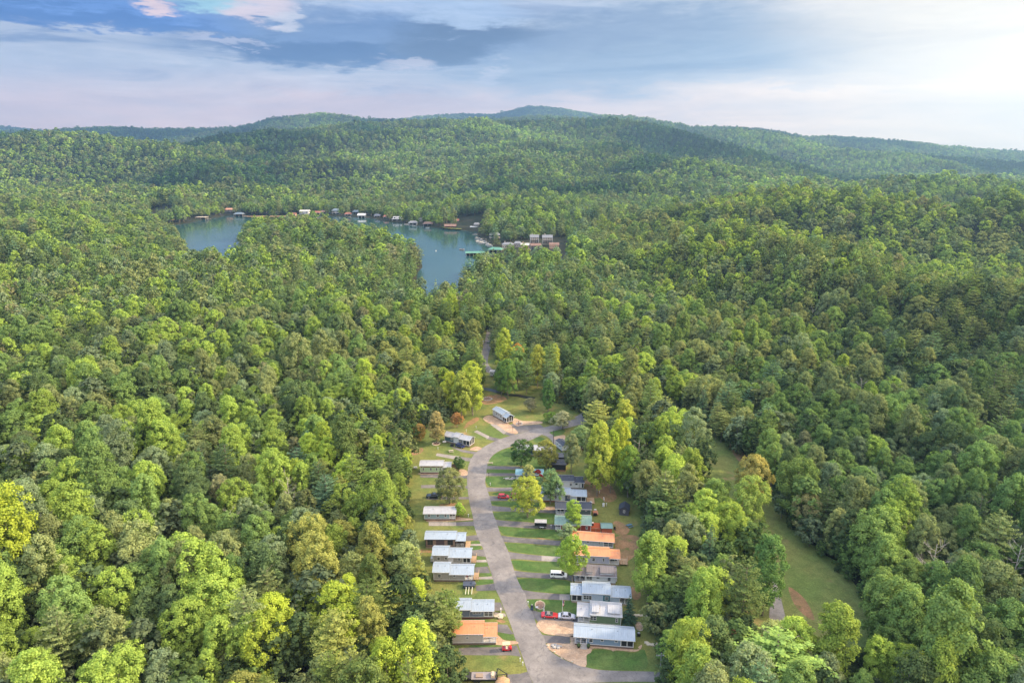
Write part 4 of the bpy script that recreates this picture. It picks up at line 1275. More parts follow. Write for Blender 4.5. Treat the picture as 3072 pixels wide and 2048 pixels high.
shed(QJ, (2020, 975), (2240, 1000), 'charcoal gabled garden shed standing alone on the grass', SD((0.05, 0.05, 0.06)), RF_DARK, 3.4, 2.3, 1.1)
shed(QC, (1455, 442), (1680, 446), 'red shed with green roof at the end of the red fence', SD((0.30, 0.07, 0.035), .25, True), RF_GREEN, 3.0, 2.3, .5, False, False)
p0, rz, L = place(QC, (1228, 415), (1440, 430))
rt = empty("privacy_fence", (p0.x, p0.y, 0), rz)
tag(rt, 'orange red board fence enclosing a small deck between red cabin and shed', 'fence')
m_ = MB()
for i in range(16): m_.box(i * L / 16 + .01, (i + 1) * L / 16 - .01, 0, .05, 0.05, 1.75)
m_.build('fence_panel', DECKR, rt)
m_ = MB()
for i in range(30): m_.box(L * .98, L * .98 + .05, .1 + i * .2, .28 + i * .2, .05, 1.9)
m_.build('fence_panel', DECKR, rt)
m_ = MB()
for x in (0, L * .5, L * .98): m_.box(x - .06, x + .06, -.07, -.01, 0, 2.0)
m_.box(0.08, L * .93, -.06, -.01, 1.8, 1.9)
m_.build('fence_posts', DECKW, rt)
MB().box(.05, L * .94, .15, 5.5, .55, .7).build('deck', DECKR, rt)
# dark rail fence in the small clearing left of the mown strip
fp = [P(*conv(2160, 1700, .12753)(x, y)) for x, y in [(480, 490), (520, 680), (575, 920), (625, 1190)]]
rt = empty("rail_fence", (fp[0].x, fp[0].y, 0))
tag(rt, 'dark weathered wooden fence crossing the small clearing by the mown strip', 'fence')
pts_f = []
for a_, b_ in zip(fp, fp[1:]):
    n = max(2, int((b_ - a_).length / 2.4))
    pts_f += [a_.lerp(b_, i / n) - fp[0] for i in range(n)]
pts_f.append(fp[-1] - fp[0])
for p_ in pts_f: MB().box(p_.x - .09, p_.x + .09, p_.y - .09, p_.y + .09, -.1, 1.5).build('post', WOODP, rt)
m_ = MB()
for a_, b_ in zip(pts_f, pts_f[1:]):
    d = (b_ - a_).normalized(); n = Vector((-d.y, d.x, 0)) * .03
    for z0, z1 in ((.15, .45), (.55, .85), (.95, 1.3)):
        c = [a_ + n, b_ + n, b_ - n, a_ - n]
        vs = [m_.bm.verts.new((p.x, p.y, z)) for z in (z0, z1) for p in c]
        for f in ((0, 3, 2, 1), (4, 5, 6, 7), (0, 1, 5, 4), (1, 2, 6, 5), (2, 3, 7, 6), (3, 0, 4, 7)): m_.bm.faces.new([vs[i] for i in f])
m_.build('rails', WOODP, rt)

# ------------------------------------------------------------------ vehicles
CARP = {}


def car_paint(col):
    k = tuple(col)
    if k not in CARP:
        m, N, out = new_mat("car_paint")
        b = pbsdf(N, out, k, 0.28, spec=0.5)
        b.inputs['Coat Weight'].default_value = 0.6
        CARP[k] = m
    return CARP[k]


def wheel(root, x, y, r=0.33, w=0.22):
    m = MB(); m.tube([(x, y - w / 2, r), (x, y + w / 2, r)], r, r, 20)
    t = m.build('wheel', RUBBER, root, smooth=False)
    s = -1 if y < 0 else 1
    MB().tube([(x, y + s * (w / 2 - 0.01), r), (x, y + s * (w / 2 + .012), r)], r * .62, r * .55, 16).build('rim', RIM, t)


def loft(sections):
    """sections: list of (x, [(y, z)...]) rings with equal counts; open ends capped"""
    m = MB(); rings = []
    for x, pr in sections:
        rings.append([m.bm.verts.new((x, y, z)) for y, z in pr])
    for a, b in zip(rings, rings[1:]):
        n = len(a)
        for i in range(n): m.bm.faces.new((a[i], a[(i + 1) % n], b[(i + 1) % n], b[i]))
    m.bm.faces.new(rings[0][::-1]); m.bm.faces.new(rings[-1])
    return m


def car(q, a, b, label, col, kind='sedan', group=None, roofcol=None, name='parked_car', cat='car'):
    """a = rear, b = front, in the photo, along the near wheels; the car faces from a to b"""
    pa = G(q, *a); pb = G(q, *b)
    d = pb - pa
    rz = math.atan2(d.y, d.x)
    dims = {'sedan': (4.6, 1.8), 'coupe': (4.5, 1.8), 'hatch': (4.1, 1.75), 'van': (5.0, 1.95), 'suv': (4.6, 1.85), 'pickup': (5.7, 2.0)}[kind]
    L, W = dims
    n = Vector((math.sin(rz), -math.cos(rz), 0))      # right hand side of the car
    near_right = n.y < 0
    c = (pa + pb) / 2 + (-n if near_right else n) * (W / 2)
    root = empty(name, (c.x, c.y, 0.08), rz)
    tag(root, label, cat, group)
    pm = car_paint(col)
    hw = W / 2

    def ring(x, z0, z1, w, tuck=.08):
        return (x, [(-w + tuck, z0), (-w, z0 + .18), (-w, z1 - .12), (-w + .10, z1), (w - .10, z1), (w, z1 - .12), (w, z0 + .18), (w - tuck, z0)])
    if kind == 'pickup':
        hood, belt = 1.05, 1.12
    elif kind == 'van': hood, belt = .95, 1.02
    elif kind == 'suv': hood, belt = 1.0, 1.02
    else: hood, belt = .78, .88
    gl = .2 if kind not in ('pickup', 'suv') else .32
    xs = [(-L / 2, gl + .12, belt - .12, hw - .14), (-L / 2 + .15, gl, belt - .02, hw - .03), (-L * .28, gl, belt, hw), (0, gl, belt, hw),
          (L * .17, gl, belt, hw), (L * .24, gl, hood + .05, hw - .01), (L * .40, gl, hood - .04, hw - .03), (L / 2 - .1, gl + .02, hood - .16, hw - .12), (L / 2, gl + .12, hood - .26, hw - .24)]
    if kind == 'pickup':
        body = loft([ring(*t_) for t_ in xs if t_[0] > -L * .05] ) if False else loft([ring(*t_) for t_ in xs])
    else:
        body = loft([ring(*t_) for t_ in xs])
    body.build('body', pm, root, smooth=False, bevel=0.0)
    cab = {'sedan': (-.36, -.20, .06, .24, 1.42), 'coupe': (-.30, -.16, .02, .20, 1.30), 'hatch': (-.47, -.40, .06, .26, 1.48),
           'van': (-.49, -.45, .14, .34, 1.72), 'suv': (-.48, -.42, .08, .25, 1.62), 'pickup': (-.12, -.09, .10, .20, 1.72)}[kind]
    x0, x1, x2, x3, zt = [v * L for v in cab[:4]] + [cab[4]]
    wb, wt = hw - .06, hw - .24
    # glass house: tapering box, then the roof skin on top
    vb = belt - .03
    m = MB()
    bt = [(x0, -wb), (x3, -wb), (x3, wb), (x0, wb)]; tp = [(x1, -wt), (x2, -wt), (x2, wt), (x1, wt)]
    v1 = [m.bm.verts.new((x, y, vb)) for x, y in bt]; v2 = [m.bm.verts.new((x, y, zt - .07)) for x, y in tp]
    for i in range(4): m.bm.faces.new((v1[i], v1[(i + 1) % 4], v2[(i + 1) % 4], v2[i]))
    m.bm.faces.new(v1[::-1]); m.bm.faces.new(v2)
    gl_ = m.build('windows', GLASS, root)
    rm = MB()
    e = .05
    v1 = [rm.bm.verts.new((x, y, zt - .075)) for x, y in [(x1 - e, -wt - e), (x2 + e, -wt - e), (x2 + e, wt + e), (x1 - e, wt + e)]]
    v2 = [rm.bm.verts.new((x, y, zt)) for x, y in [(x1 + .08, -wt + .1), (x2 - .12, -wt + .1), (x2 - .12, wt - .1), (x1 + .08, wt - .1)]]
    for i in range(4): rm.bm.faces.new((v1[i], v1[(i + 1) % 4], v2[(i + 1) % 4], v2[i]))
    rm.bm.faces.new(v1[::-1]); rm.bm.faces.new(v2)
    # pillars
    def pil(p, q_, w=.05):
        rm.tube([p, q_], w, w, 4)
    for s in (-1, 1):
        pil((x0 + .02, s * wb, vb), (x1, s * wt, zt - .06), .06)
        pil((x3 - .02, s * wb, vb), (x2, s * wt, zt - .06), .05)
        pil(((x1 + x2) / 2, s * (wb - .01), vb), ((x1 + x2) / 2, s * (wt + .01), zt - .06), .045)
        if kind in ('van', 'suv', 'hatch'): pil((x0 * .62, s * wb, vb), (x1 * .66, s * wt, zt - .06), .06)
    rm.build('roof', car_paint(roofcol) if roofcol else pm, root)
    if kind == 'pickup':
        MB().box(-L / 2 + .12, -L * .13, -hw + .12, hw - .12, belt + .004, belt + .02).build('bed_liner', BLACK, root)
        mm = MB()
        mm.box(-L / 2 + .02, -L * .13, -hw + .0, -hw + .1, belt - .05, belt + .22).box(-L / 2 + .02, -L * .13, hw - .1, hw, belt - .05, belt + .22).box(-L / 2 + .0, -L / 2 + .1, -hw + .11, hw - .11, belt - .05, belt + .22)
        mm.build('bed_sides', pm, root)
    r = .34 if kind not in ('pickup', 'suv') else .4
    for x in (-L * .29, L * .31):
        for y in (-hw + .08, hw - .08): wheel(root, x, y, r)
    for s in (-1, 1):
        MB().box(L / 2 - .2, L / 2 - .05, s * (hw - .42) - .17, s * (hw - .42) + .17, hood - .34, hood - .2).build('headlight', paint("headlight_lens", (0.7, 0.7, 0.68), .2), root)
        MB().box(-L / 2 - .01, -L / 2 + .08, s * (hw - .36) - .15, s * (hw - .36) + .15, belt - .36, belt - .2).build('tail_light', paint("tail_light_lens", (0.35, 0.01, 0.01), .3), root)
    return root


RED = (0.55, 0.012, 0.018)
car(QB, (800, 1062), (1180, 1085), 'red convertible with tan soft top parked behind the silver car', RED, 'coupe', roofcol=(0.30, 0.22, 0.17))
car(QB, (1375, 1100), (1765, 1125), 'silver sedan parked nose in at the green cabin', (0.50, 0.48, 0.54), 'sedan')
car(QC, (425, 1388), (650, 1400), 'white minivan with roof rack on the driveway of the grey cabin', (0.72, 0.70, 0.70), 'van')
car(R2, (782, 304), (840, 305), 'bright red hatchback alone near the road on a narrow driveway', RED, 'hatch')
car(R2, (888, 304), (945, 306), 'dark red car half hidden under the yellow green tree', (0.30, 0.012, 0.02), 'suv')
car(QI, (505, 888), (300, 888), 'black pickup truck facing the woods beside the round tree', (0.012, 0.013, 0.018), 'pickup', name='pickup_truck', cat='pickup truck')
car(QH, (468, 1000), (630, 1042), 'dark blue car beside the navy cabin', (0.012, 0.018, 0.09), 'hatch')

# golf cart
p0, rz, L = place(QF, (1205, 1022), (1375, 1010))
g = empty("golf_cart", (p0.x, p0.y, .07), rz)
tag(g, 'red golf cart with tan canopy parked at the left road edge', 'golf cart')
redp = car_paint(RED)
m = MB(); m.box(.1, 2.5, 0, 1.2, .25, .42).box(.1, .95, .02, 1.18, .421, .78); m.build('body', redp, g, bevel=.03)
m = MB(); m.prism([(1.85, .42), (2.5, .42), (2.45, .75), (2.05, .95), (1.9, .95)], .05, 1.15, 'y'); m.build('cowl', redp, g)
MB().box(.95, 1.45, .08, 1.12, .55, .75).box(.88, 1.02, .08, 1.12, .75, 1.2).build('seat', paint("cream_seat", (0.5, 0.44, 0.36)), g)
m = MB()
for x in (.35, 2.05):
    for y in (.08, 1.12): m.tube([(x, y, .5), (x + (.0 if x < 1 else -.12), y, 1.85)], .025, .025, 6)
m.build('canopy_post', BLACK, g)
MB().box(.15, 2.1, -.05, 1.25, 1.85, 1.95).build('canopy', paint("tan_canopy", (0.62, 0.46, 0.28)), g, bevel=.03)
for x in (.45, 2.15):
    for y in (.05, 1.15): wheel(g, x, y, .24, .18)

# box trailer
p0, rz, L = place(QJ, (30, 1292), (310, 1300))
t = empty("box_trailer", (p0.x, p0.y, .07), rz)
tag(t, 'black sided utility trailer with white roof and twin axle', 'trailer')
MB().box(0, L, 0, 2.1, .5, 2.1).build('body', BLACK, t, bevel=.04)
MB().box(-.05, L + .05, -.05, 2.15, 2.11, 2.2).build('roof', RF_WHITE, t)
MB().box(0, L, -.03, .0, .52, .75).box(-.06, L + .06, -.06, -.031, 2.0, 2.1).build('trim_rail', STEEL, t)
MB().box(L * .42, L * .78, -.22, -.01, .62, .7).build('mudguard', WHITE, t)
for x in (L * .5, L * .7): wheel(t, x, -.1, .3, .2); wheel(t, x, 2.2, .3, .2)
MB().tube([(-.02, 1.05, .5), (-1.2, 1.05, .45)], .06, .06, 6).build('tow_bar', STEEL, t)

# gooseneck flatbed at the bottom edge
p0, rz, L = place(QF, (665, 1560), (1105, 1560))
t = empty("flatbed_trailer", (p0.x, p0.y, .05), rz)
tag(t, 'long flatbed trailer with black ends loaded with boards at the bottom edge', 'trailer')
MB().box(0, L, 0, 2.4, .75, .88).build('deck', siding("weathered_trailer_deck", (0.27, 0.23, 0.23), .25), t)
MB().box(0, L, -.06, 0, .6, .9).box(0, L, 2.4, 2.46, .6, .9).build('side_rail', RUBBER, t)
MB().prism([(0.0, .85), (0.0, .6), (-1.9, .3), (-2.1, 1.6), (-1.95, 1.75)], .1, 2.3, 'y').build('ramp', BLACK, t)
m = MB(); 
for y in (.15, 2.25): m.tube([(L, y, .8), (L + .4, y, 2.0), (L + 2.6, 1.2, 1.3)], .12, .09, 6)
m.box(L + .1, L + .25, .1, 2.3, .7, 2.1).box(L + 2.3, L + 2.6, 1.0, 1.4, .3, 1.4)
m.build('gooseneck', BLACK, t)
for x in (.9, 1.8): wheel(t, x, .0, .38, .25); wheel(t, x, 2.4, .38, .25)
pl = MB().box(1.0, 2.7, .5, 1.7, .89, 1.15).build('board_stack', paint("plywood", (0.30, 0.21, 0.15)), None, loc=(0, 0, 0))
pl.location = (p0.x, p0.y, .05); pl.rotation_euler = (0, 0, rz); tag(pl, 'flat stack of brown boards on the flatbed trailer', 'board stack')
pl = MB().box(4.6, 5.6, .4, 1.9, .89, 1.5).blob((5.1, 1.1, 1.5), (.6, .8, .25), 3).build('sand_bag', paint("pale_sacking", (0.62, 0.46, 0.31)), None)
pl.location = (p0.x, p0.y, .05); pl.rotation_euler = (0, 0, rz); tag(pl, 'pale heaped sack on the right part of the flatbed trailer', 'sack')
pc = G(QF, 1215, 1560)
hp = MB().blob((0, 0, .1), (1.7, 1.8, .8), 5, 3, .12).build('soil_heap', two_tone("tan_soil", (0.40, 0.24, 0.13), (0.48, 0.31, 0.18), .8), None, loc=(pc.x, pc.y, .05), smooth=True)
tag(hp, 'heap of tan soil beside the flatbed trailer', 'heap')

# tarp covered load with pale planks
p0, rz, L = place(QK, (520, 860), (980, 850))
t = MB().box(-.9, L, .2, 2.3, .3, 1.1).blob((L * .8, 1.2, 1.0), (.9, .9, .5), 7).build('tarp_pile', TARP, None, loc=(p0.x, p0.y, .06))
t.rotation_euler = (0, 0, rz); tag(t, 'dark blue tarpaulin over a load behind the taupe cabin', 'tarpaulin')
for k_, xx_ in enumerate((0.0, L * .33, L * .72)):
    o_ = MB().box(-.07, .07, -2.6, .9, 0, .12).build('timber_plank', paint("pale_timber", (0.70, 0.66, 0.50)), None)
    o_.location = (p0.x + xx_ * math.cos(rz), p0.y + xx_ * math.sin(rz) + .1, .62); o_.rotation_euler = (R(9), 0, rz - .05)
    tag(o_, ['leftmost', 'middle', 'rightmost'][k_] + ' of three pale planks leaning on the dark tarpaulin', 'plank', 'pale planks leaning on the tarpaulin')

# ------------------------------------------------------------------ small things
def simple(q, x, y, label, cat, name, fn, rz=0.0, group=None):
    p = G(q, x, y)
    root = empty(name, (p.x, p.y, 0.06), rz)
    tag(root, label, cat, group)
    fn(root)
    return root


def fire_ring(r, ry, stone, fill, n=22):
    def f(root):
        for i in range(n):
            a = 2 * math.pi * i / n
            MB().blob((math.cos(a) * r, math.sin(a) * ry, .1), (r * 3.3 / n, r * 3.3 / n, .16), i, 1, .2).build('stone', stone, root)
        m = MB(); bm = m.bm
        c = bm.verts.new((0, 0, .09)); vs = [bm.verts.new((math.cos(2 * math.pi * i / 24) * r * .97, math.sin(2 * math.pi * i / 24) * ry * .97, .05)) for i in range(24)]
        for i in range(24): bm.faces.new((c, vs[i], vs[(i + 1) % 24]))
        m.build('mulch', fill, root)
    return f


simple(QB, 670, 615, 'oval flower bed with pale stone edging on the lawn by the road', 'flower bed', 'flower_bed', fire_ring(1.3, 1.75, STONE, MULCH))
simple(R3, 685, 148, 'ring of rocks round a fire pit in the upper clearing', 'fire pit', 'fire_pit', fire_ring(2.2, 2.2, STONEG, MULCH, 16))
simple(QA, 1548, 990, 'stone edged planting bed right of the spruce', 'flower bed', 'flower_bed', fire_ring(.95, 1.7, STONE, M_GRAVEL, 20))
simple(R3, 935, 342, 'round stone fire pit on gravel by the head cabin', 'fire pit', 'fire_pit', fire_ring(1.3, 1.5, STONEG, MULCH, 14))
simple(QH, 60, 935, 'ring of stones round the foot of the pale multi trunk tree', 'tree ring', 'tree_ring', fire_ring(1.6, 1.6, STONE, MULCH, 16))


def rockpile(n, sx, sy, mat, s=.45):
    def f(root):
        rg = random.Random(n)
        for i in range(n):
            k = s * rg.uniform(.6, 1.3)
            MB().blob((rg.uniform(-sx, sx), rg.uniform(-sy, sy), k * .35), (k, k * .8, k * .6), i, 1, .25).build('rock', mat, root)
    return f


simple(R1, 1225, 675, 'small heap of white rocks on the gravel by the junction', 'rock pile', 'rock_pile', rockpile(14, 1.3, .8, STONEG))
simple(QA, 1590, 760, 'line of pale stones on the grass right of the spruce', 'stone edging', 'stone_edging', rockpile(20, 2.3, .35, STONE))
simple(QA, 1790, 1370, 'short run of pale stones under the trees by the blue cabin', 'stone edging', 'stone_edging', rockpile(16, 1.8, .5, STONE))
simple(conv(1480, 1320, .08929), 560, 1300, 'rocky border along the lawn left of the teal roofed cabin', 'stone edging', 'stone_edging', rockpile(20, 2.4, .9, STONEG))
simple(QF, 1130, 415, 'pale boulders beside the walk of the slate cabin', 'boulders', 'boulders', rockpile(5, .8, .5, STONE, .8))
for k_, (q_, x_, y_) in enumerate([(R1, 1158, 672), (R1, 1210, 720), (R1, 1265, 772), (R1, 1350, 800)]):
    p = G(q_, x_, y_)
    o_ = MB().blob((0, 0, .12), (.3, .25, .22), k_, 1, .2).build('edge_rock', STONE, None, loc=(p.x, p.y, .09))
    tag(o_, 'small pale rock on the gravel edge by the road bend', 'rock', 'rocks along the gravel edge')


def post_fn(h, r, mat, top=None):
    def f(root):
        MB().tube([(0, 0, -.1), (0, 0, h)], r, r * .9, 8).build('post', mat, root)
        if top: MB().box(-.16, .16, -.12, .12, h, h + .3).build('box', top, root)
    return f


# utility pedestals: white stubs along the plots
peds = [(QF, 1525, 1190, 'by the left road edge above the flatbed trailer'), (QF, 1570, 1260, 'nearest the road above the flatbed trailer'), (QF, 335, 1230, 'at the left end of the lower lawn'),
        (QB, 270, 590, 'on the lawn corner by the stone edged bed'), (QH, 705, 675, 'on the grass beyond the navy cabin'), (QH, 1130, 835, 'beside the empty concrete strip'),
        (QH, 915, 600, 'on the upper grass slope'), (QH, 100, 1055, 'on the grass below the navy cabin'), (R2, 1597, 310, 'in the back grass by the tall trunks'),
        (QJ, 1555, 460, 'between the two bare trunks'), (QJ, 1395, 235, 'beside the paired grey trunks'), (QJ, 1718, 760, 'just right of the white tank'),
        (QJ, 1663, 650, 'just above the white tank'), (QI, 1080, 1240, 'in the mulch by the blue grey cabin'), (R2, 708, 197, 'on the lawn at the narrow bend'),
        (R1, 410, 812, 'among the bushes at lower left'), (QC, 380, 300, 'behind the box trailer')]
for q_, x_, y_, w_ in peds:
    simple(q_, x_, y_, 'white utility pedestal ' + w_, 'pedestal', 'utility_pedestal', post_fn(.7, .09, WHITE, WHITE), group='white utility pedestals on the plots')
simple(QB, 400, 765, 'dark blue bin with white lamp on top at the road edge', 'bin', 'bin',
       lambda r: (MB().prism([(-.32, .1), (.32, .1), (.4, 1.05), (-.4, 1.05)], -.35, .35).build('bin_body', BLUEP, r), MB().box(-.4, .4, -.44, .44, 1.06, 1.16).build('lid', BLACK, r), MB().blob((0, .3, 1.35), (.14, .14, .2), 1, 2, 0).build('lamp', WHITE, r)))
simple(QB, 565, 800, 'grey mailbox on a post by the flower bed', 'mailbox', 'mailbox',
       lambda r: (MB().tube([(0, 0, -.1), (0, 0, 1.0)], .07, .07, 6).build('post', WOODP, r), MB().prism([(-.2, 1.0), (.2, 1.0), (.2, 1.25), (0, 1.4), (-.2, 1.25)], -.35, .35).build('box', paint("pale_metal_box", (0.55, 0.54, 0.58)), r)))
simple(QB, 800, 822, 'white tapered garden ornament behind the red convertible', 'ornament', 'garden_ornament',
       lambda r: (MB().tube([(0, 0, 0), (0, 0, 1.2)], .26, .12, 12).build('tower', WHITE, r), MB().tube([(0, 0, 1.2), (0, 0, 1.45)], .16, .04, 10).build('cap', STEEL, r)))
simple(QA, 255, 1440, 'round shrub in a pot left of the blue cabin steps', 'potted shrub', 'potted_shrub',
       lambda r: (MB().tube([(0, 0, 0), (0, 0, .4)], .22, .3, 10).build('pot', BLACK, r), MB().blob((0, 0, .8), (.45, .45, .5), 2, 3, .12).build('foliage', paint("shrub_green", (0.05, 0.08, 0.025), .9), r)))
simple(QA, 465, 1450, 'round shrub in a pot right of the blue cabin steps', 'potted shrub', 'potted_shrub',
       lambda r: (MB().tube([(0, 0, 0), (0, 0, .4)], .22, .3, 10).build('pot', BLACK, r), MB().blob((0, 0, .8), (.45, .45, .5), 4, 3, .12).build('foliage', paint("shrub_green", (0.05, 0.08, 0.025), .9), r)))
simple(QA, 1872, 445, 'grey utility box on the grass right of the spruce', 'utility box', 'utility_box',
       lambda r: (MB().box(-.6, .6, -.5, .5, 0, .9).build('cabinet', paint("box_grey_green", (0.16, 0.18, 0.16)), r, bevel=.04), MB().box(-.64, .64, -.54, .54, .91, .98).build('lid', STEEL, r)))
simple(QA, 1540, 1190, 'black covered grill beside the blue cabin', 'grill', 'grill',
       lambda r: (MB().box(-.4, .4, -.3, .3, .1, .8).build('cabinet', BLACK, r, bevel=.03), MB().blob((0, 0, .9), (.4, .3, .28), 1, 2, 0).build('lid', STEEL, r)))


def tank(root):
    MB().tube([(0, 0, .05), (0, 0, 1.1)], .42, .42, 16).blob((0, 0, 1.1), (.42, .42, .25), 1, 2, 0).build('tank', WHITE, root)
    MB().tube([(0, 0, 1.3), (0, 0, 1.5)], .12, .12, 8).build('valve', STEEL, root)


simple(QJ, 1650, 775, 'white upright gas tank standing alone on the back grass', 'gas tank', 'gas_tank', tank)
simple(QJ, 1355, 735, 'white upright gas tank beside the timber deck', 'gas tank', 'gas_tank', tank)
simple(QH, 237, 915, 'white tank at the left end of the navy cabin', 'gas tank', 'gas_tank',
       lambda r: MB().tube([(-.6, 0, .5), (.6, 0, .5)], .4, .4, 12).blob((-.6, 0, .5), (.25, .4, .4), 1, 2, 0).blob((.6, 0, .5), (.25, .4, .4), 2, 2, 0).build('tank', WHITE, r))
simple(R2, 120, 68, 'white tank box left of the green cabin', 'gas tank', 'gas_tank',
       lambda r: MB().box(-.7, .7, -.4, .4, .2, .9).build('tank', WHITE, r, bevel=.12))
simple(QE, 312, 910, 'white air conditioner unit on the left end of the taupe cabin with white panel wall', 'air conditioner', 'air_conditioner',
       lambda r: (MB().box(-.3, .3, -.6, .6, .3, 1.5).build('case', WHITE, r, bevel=.04), MB().box(-.33, -.3, -.4, .4, .5, 1.3).build('grille', STEEL, r)))
simple(QC, 1765, 1445, 'white air conditioner unit at the right end of the light grey cabin', 'air conditioner', 'air_conditioner',
       lambda r: (MB().box(-.25, .25, -.6, .6, .3, 1.5).build('case', WHITE, r, bevel=.04), MB().box(.25, .28, -.4, .4, .5, 1.3).build('grille', STEEL, r)))


def picnic(top, w=1.8, d=.8):
    def f(root):
        MB().box(-w / 2, w / 2, -d / 2, d / 2, .72, .78).build('table_top', top, root)
        for s in (-1, 1):
            MB().box(-w / 2, w / 2, s * .85 - .14, s * .85 + .14, .42, .47).build('bench', top, root)
        MB().tube([(-w * .35, -.9, 0), (-w * .35, .1, .72)], .05, .05, 5).tube([(-w * .35, .9, 0), (-w * .35, -.1, .72)], .05, .05, 5).tube([(w * .35, -.9, 0), (w * .35, .1, .72)], .05, .05, 5).tube([(w * .35, .9, 0), (w * .35, -.1, .72)], .05, .05, 5).build('legs', top, root)
    return f


simple(QC, 2055, 285, 'blue picnic table on the bare ground behind the red shed', 'picnic table', 'picnic_table', picnic(paint("faded_blue", (0.10, 0.17, 0.22)), 1.9), .5)
simple(QH, 380, 1110, 'pale wooden picnic table on the grass left of the empty pad', 'picnic table', 'picnic_table', picnic(paint("pale_wood", (0.45, 0.37, 0.26)), 1.9), .3)
simple(QJ, 1450, 990, 'small red timber platform with black grill behind the charcoal cabin', 'platform', 'deck_platform',
       lambda r: (MB().box(-.6, 1.2, .2, 2.6, .25, .45).build('boards', paint("rust_boards", (0.40, 0.17, 0.10)), r), MB().box(-.5, .6, -.5, .15, .1, 1.0).build('grill', BLACK, r, bevel=.05), MB().box(0, .8, 2.7, 3.2, .1, .8).build('chest', WHITE, r, bevel=.04)))
simple(QC, 1265, 290, 'white and black grill on the red deck', 'grill', 'grill',
       lambda r: (MB().box(-.3, .3, -.3, .3, .6, 1.5).build('cabinet', BLACK, r, bevel=.03), MB().box(-.35, .35, -.35, .35, 1.5, 1.75).build('hood', WHITE, r, bevel=.08)))
simple(QC, 1740, 350, 'garden chairs at the right end of the red shed', 'chair', 'garden_chair',
       lambda r: (MB().box(-.3, .3, -.3, .3, .38, .44).build('seat', BLACK, r), MB().box(-.3, .3, .28, .34, .44, 1.0).build('backrest', BLACK, r), MB().box(-.3, -.25, -.3, .3, 0, .38).box(.25, .3, -.3, .3, 0, .38).build('legs', BLACK, r)))
simple(QF, 1185, 320, 'white gable shaped sign stone beside the slate cabin walk', 'marker stone', 'marker_stone',
       lambda r: MB().prism([(-.5, 0), (.5, 0), (.35, 1.0), (0, 1.3), (-.35, 1.0)], -.15, .15).build('stone', paint("white_stone", (0.62, 0.58, 0.52), .9), r))
simple(QH, 400, 985, 'black covered grill behind the dark blue car', 'grill', 'grill',
       lambda r: (MB().box(-.7, .7, -.4, .4, .1, 1.0).build('cover', BLACK, r, bevel=.12), MB().box(-.85, -.71, -.35, .35, .7, .78).box(.71, .85, -.35, .35, .7, .78).build('side_shelf', BLACK, r)))
simple(QI, 1480, 480, 'dark lamp post on the lawn inside the road bend', 'lamp post', 'lamp_post', post_fn(1.9, .06, BLACK, BLACK))
simple(QH, 1700, 670, 'black lamp post on the tan gravel point', 'lamp post', 'lamp_post', post_fn(1.9, .06, BLACK, BLACK))
simple(QH, 1825, 540, 'black lamp post beside the gravel fire pit', 'lamp post', 'lamp_post', post_fn(1.8, .06, BLACK, BLACK))
simple(QI, 1505, 200, 'pale log bench on the inside of the road bend', 'bench', 'log_bench',
       lambda r: MB().tube([(-1.1, 0, .35), (1.1, .1, .35)], .22, .2, 10).tube([(-.8, -.3, .15), (-.8, .3, .15)], .15, .15, 6).tube([(.8, -.3, .15), (.8, .3, .15)], .15, .15, 6).build('log', STONE, r))

# flagpole
def flagpole(root):
    MB().tube([(0, 0, -.1), (0, 0, 6.3)], .07, .04, 10).build('pole', WHITE, root)
    MB().blob((0, 0, 6.38), (.1, .1, .1), 0, 2, 0).build('finial', STEEL, root)
    rg = random.Random(4)
    cols = [(paint("flag_red", (0.42, 0.03, 0.04)), 0), (paint("flag_white", (0.62, 0.58, 0.56)), 1)]
    ms = [MB(), MB()]
    for i in range(13):
        z0 = 5.9 - i * .13; w = .30 + .06 * math.sin(i)
        ms[i % 2].prism([(0.0, z0), (0.0, z0 - .125), (w, z0 - .32), (w + .05, z0 - .2)], -.05, .05, 'y') if False else ms[i % 2].prism([(.07, z0), (.07, z0 - .125), (w + .1, z0 - .30), (w + .12, z0 - .18)], -.04 + .02 * (i % 3), .06, 'y')
    for m_, (mt, k) in zip(ms, cols): m_.build('flag_stripes', mt, root)
    MB().prism([(.06, 5.95), (.06, 5.2), (.3, 4.95), (.32, 5.7)], -.06, .085, 'y').build('flag_canton', paint("flag_blue", (0.03, 0.04, 0.14)), root)


simple(QB, 1415, 1090, 'white flagpole with limp striped flag in front of the silver car', 'flagpole', 'flagpole', flagpole)


def utility_pole(h, mat, arm=True):
    def f(root):
        MB().tube([(0, 0, -.3), (.05, 0, h)], .17, .12, 10).build('pole', mat, root)
        if arm:
            MB().box(-1.1, 1.1, -.06, .06, h - .8, h - .66).build('crossarm', mat, root)
            for x in (-1.0, -.5, .5, 1.0): MB().tube([(x, 0, h - .66), (x, 0, h - .45)], .05, .05, 6).build('insulator', WHITE, root)
    return f


simple(conv(1920, 1960, .05613), 1025, 1560, 'grey utility pole at the lower right road edge', 'utility pole', 'utility_pole', utility_pole(8.3, paint("galvanised_pole", (0.20, 0.20, 0.20), .6)))
simple(QG, 212, 425, 'dark wooden utility pole beside the road fork', 'utility pole', 'utility_pole', utility_pole(7.2, WOODP, False))

